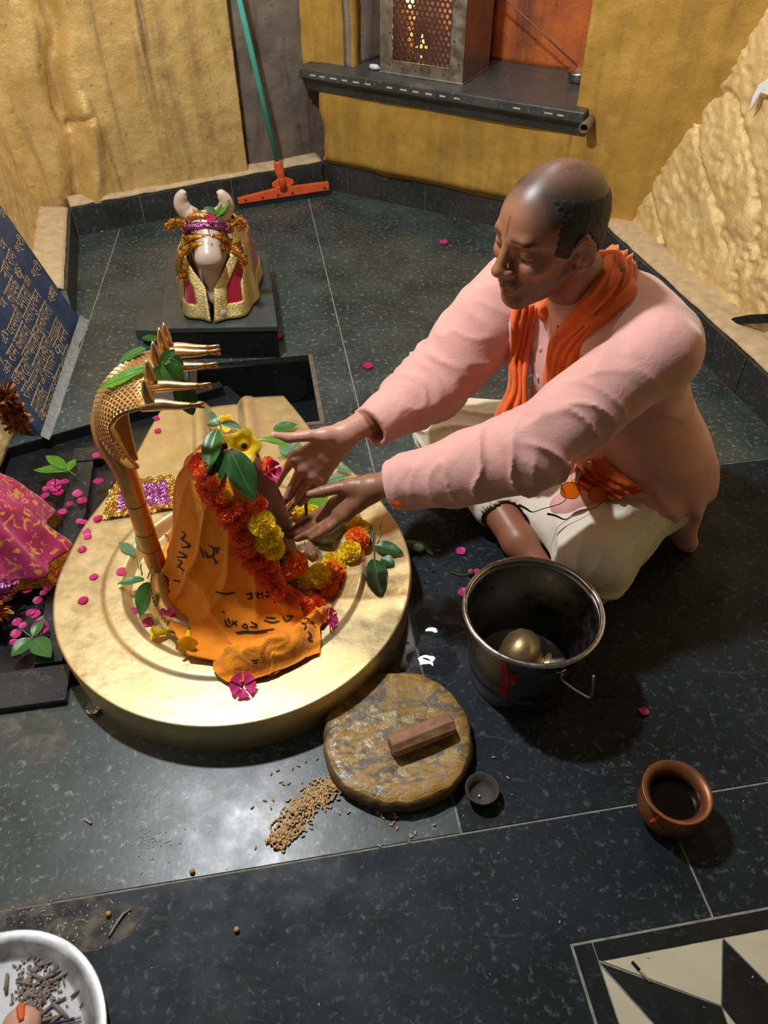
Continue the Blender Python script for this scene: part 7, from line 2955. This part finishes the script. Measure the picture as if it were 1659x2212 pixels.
# words: photograph start and end of the head-line, and the word
WORDS = [((40, 1530), (22, 1545), 'के'), ((5, 1560), (45, 1470), 'को'), ((45, 1440), (100, 1345), 'राम'), ((105, 1330), (185, 1150), 'कमलादल'), ((85, 1650), (130, 1560), 'सुत'), ((120, 1590), (195, 1460), 'करता'), ((175, 1450), (215, 1370), 'जन'), ((215, 1370), (275, 1260), 'भगता'), ((255, 1270), (300, 1180), 'जन'), ((290, 1200), (335, 1090), 'पालक'), ((330, 1080), (380, 980), 'वाला'),
         ((170, 1760), (220, 1660), 'राम'), ((205, 1660), (260, 1545), 'नमीम'), ((262, 1545), (340, 1370), 'मालापत'), ((330, 1370), (375, 1260), 'काला'), ((385, 1270), (455, 1090), 'सेवाकता'), ((255, 1880), (330, 1680), 'मगलाकर'), ((360, 1590), (420, 1450), 'रघुपाल'), ((440, 1380), (490, 1280), 'का'), ((480, 1280), (520, 1180), 'मन'), ((330, 1660), (350, 1600), 'के'), ((415, 1440), (430, 1390), 'है'),
         ((325, 1980), (350, 1900), 'ब'), ((355, 1930), (425, 1730), 'दयालाजन'), ((425, 1730), (455, 1650), 'हर'), ((455, 1650), (510, 1520), 'पावन'), ((500, 1510), (535, 1450), 'शिव'), ((525, 1450), (570, 1350), 'सदा'), ((25, 1200), (110, 1000), 'परमगती'), ((125, 990), (195, 840), 'भगता'), ((185, 1130), (300, 880), 'महापुरषन'), ((25, 920), (95, 765), 'साधक'), ((200, 830), (225, 765), 'जल'), ((385, 940), (430, 850), 'श्री'), ((0, 1320), (15, 1210), 'दी'), ((0, 1020), (10, 950), 'न'), ((0, 740), (30, 630), 'नाग'), ((120, 740), (135, 660), 'हर'), ((240, 720), (300, 620), 'श्री'), ((45, 630), (75, 530), 'राम'), ((100, 510), (150, 400), 'श्री'), ((0, 520), (10, 450), 'न'), ((0, 250), (5, 190), 'न'), ((410, 925), (440, 850), 'म'), ((120, 750), (175, 720), 'प')]


def draw_word(k, p0, p1, word):
    u0, v0 = plq_uv(*z8(*p0))
    u1, v1 = plq_uv(*z8(*p1))
    L = math.hypot(u1 - u0, v1 - v0)
    if L < 0.004:
        return
    cu = bpy.data.curves.new('word', 'FONT')
    cu.body = word
    cu.size = 1.0
    cu.extrude = 0.0
    o = bpy.data.objects.new('word', cu)
    COL.objects.link(o)
    dg = bpy.context.evaluated_depsgraph_get()
    me = bpy.data.meshes.new_from_object(o.evaluated_get(dg))
    bpy.data.objects.remove(o)
    if len(me.vertices) < 4:
        return
    co = np.array([v.co[:] for v in me.vertices])
    fc = [tuple(p.vertices) for p in me.polygons]
    lo, hi = co.min(0), co.max(0)
    w = hi[0] - lo[0]
    hgt = min(0.042, max(0.024, L * 0.55))
    x = (co[:, 0] - lo[0]) / w * L
    y = (co[:, 1] - hi[1]) / (hi[1] - lo[1]) * hgt
    du, dv = (u1 - u0) / L, (v1 - v0) / L
    U = u0 + du * x - dv * y
    Vv = v0 + dv * x + du * y
    top = np.array([plq(a, b, 0.0012) for a, b in zip(U, Vv)])
    mo('letters', top, fc, GOLDT, PLAQUE)


for k, (a, b, w) in enumerate(WORDS):
    draw_word(k, a, b, w)

# ---------------------------------------------------------------- draped statue cut by the left edge
SC0 = np.array([-0.905, 1.165, -0.034])
idol = empty('draped_statue', SC0, 'pale stone statue wrapped in a pink and gold veil at the left edge', 'statue')
STONE = simple('pink_stone', (0.50, 0.38, 0.34), (0.34, 0.24, 0.21), 0.6, scale=25, bump=0.3)
Id = Field()
Id.add(rcone(SC0 + [-0.02, 0.05, 0.02], SC0 + [-0.02, 0.06, 0.30], 0.11, 0.075))
Id.add(rcone(SC0 + [-0.01, 0.09, 0.22], SC0 + [0.03, 0.12, 0.14], 0.05, 0.04), 0.03)
Id.add(ell(SC0 + [-0.03, 0.06, 0.40], (0.07, 0.075, 0.09)), 0.04)
Id.add(rcone(SC0 + [0.02, -0.14, 0.03], SC0 + [0.035, -0.21, 0.025], 0.045, 0.030), 0.03)
Id.add(rcone(SC0 + [-0.03, -0.02, 0.05], SC0 + [0.02, -0.15, 0.04], 0.08, 0.045), 0.03)
Id.sub(half(np.array([0, 0, 1.0]), SC0), 0.002)
Id.mod(lambda P, d: d + 0.004 * fbm(P * 16, 3), 0.006)
v, f = Id.mesh(SC0 + [-0.16, -0.28, -0.01], SC0 + [0.14, 0.24, 0.52], 0.006)
mo('statue_body', v, f, STONE, idol, smooth=True)
surf(v, f)
t = NT('pink_veil')
pat = t.ramp(t.noise(34, 4, 0.6, None, 1.8), [(0.55, 0.0), (0.60, 1.0)])
c = t.ramp(t.noise(9, 4, 0.6), [(0.3, (0.30, 0.008, 0.05)), (0.55, (0.50, 0.03, 0.16)), (0.75, (0.42, 0.012, 0.02))])
t.color(t.mix(pat, c, (0.70, 0.32, 0.06)))
t.rough(0.4)
t.set(Sheen_Weight=0.3)
VEIL = t.m
# veil: a skirt sheet hanging from the shoulders to a pointed corner on the right
nu_, nv_ = 46, 60
VP = np.zeros((nu_, nv_, 3))
for i in range(nu_):
    u = i / (nu_ - 1)                       # 0 top 1 hem
    for j in range(nv_):
        w = j / (nv_ - 1)                   # round the front, from back-right to front-left
        an = R(75) - w * R(215)
        r_ = np.interp(u, [0, 0.35, 1], [0.085, 0.125, 0.175])
        cor = math.exp(-((an - R(-2)) / R(26)) ** 2)
        r_ = r_ * (1 + 0.26 * cor * u ** 2)
        fo = (0.020 * math.sin(an * 11 + 2.5 * vnoise(np.array([an * 2, u * 3, 0.5]))) + 0.006 * math.sin(an * 23 + u * 6)) * (0.3 + 0.7 * u)
        z = np.interp(u, [0, 0.35, 1], [0.235, 0.175, 0.045]) + 0.014 * vnoise(np.array([an * 3, u * 2, 4.4])) - 0.02 * cor * u
        VP[i, j] = SC0 + [-0.02 + (r_ + fo) * math.cos(an), 0.03 + (r_ * 1.12 + fo) * math.sin(an), z]
fcs = grid_faces(nu_, nv_)
fi, fj = fcs[:, 0] // nv_, fcs[:, 0] % nv_
hem_ = fi > nu_ - 7
cond = hem_ | (fi < 3)
vl = mo('veil', *prune(VP.reshape(-1, 3), fcs[~cond]), VEIL, idol, smooth=True)
sd = vl.modifiers.new('solid', 'SOLIDIFY')
sd.thickness = 0.002
hb_ = mo('veil_border', *prune(VP.reshape(-1, 3), fcs[cond]), FOIL_G, vl, smooth=False)
# gold and purple foil heap at the foot, brown fringe at the head
rg = random.Random(4)
tinsel('foil_trim', [SC0 + [0.10, -0.14, 0.06], SC0 + [0.05, -0.17, 0.07], SC0 + [-0.02, -0.19, 0.065]], 0.022, 260, 0.035, FOIL_G, idol)
tinsel('foil_trim', [SC0 + [0.11, -0.09, 0.075], SC0 + [0.05, -0.13, 0.095], SC0 + [-0.02, -0.15, 0.09]], 0.016, 120, 0.03, FOIL_P, idol)
tinsel('foil_trim', [SC0 + [0.10, 0.07, 0.14], SC0 + [0.06, 0.04, 0.20], SC0 + [0.03, -0.01, 0.24]], 0.010, 120, 0.022, FOIL_G, idol)
FUR = simple('brown_fringe', (0.34, 0.12, 0.025), (0.20, 0.06, 0.012), 0.7, scale=200, bump=0.4)
tinsel('brown_fringe', [at(8, 850, 1.16), at(25, 880, 1.17), at(42, 915, 1.18)], 0.014, 420, 0.026, FUR, idol)
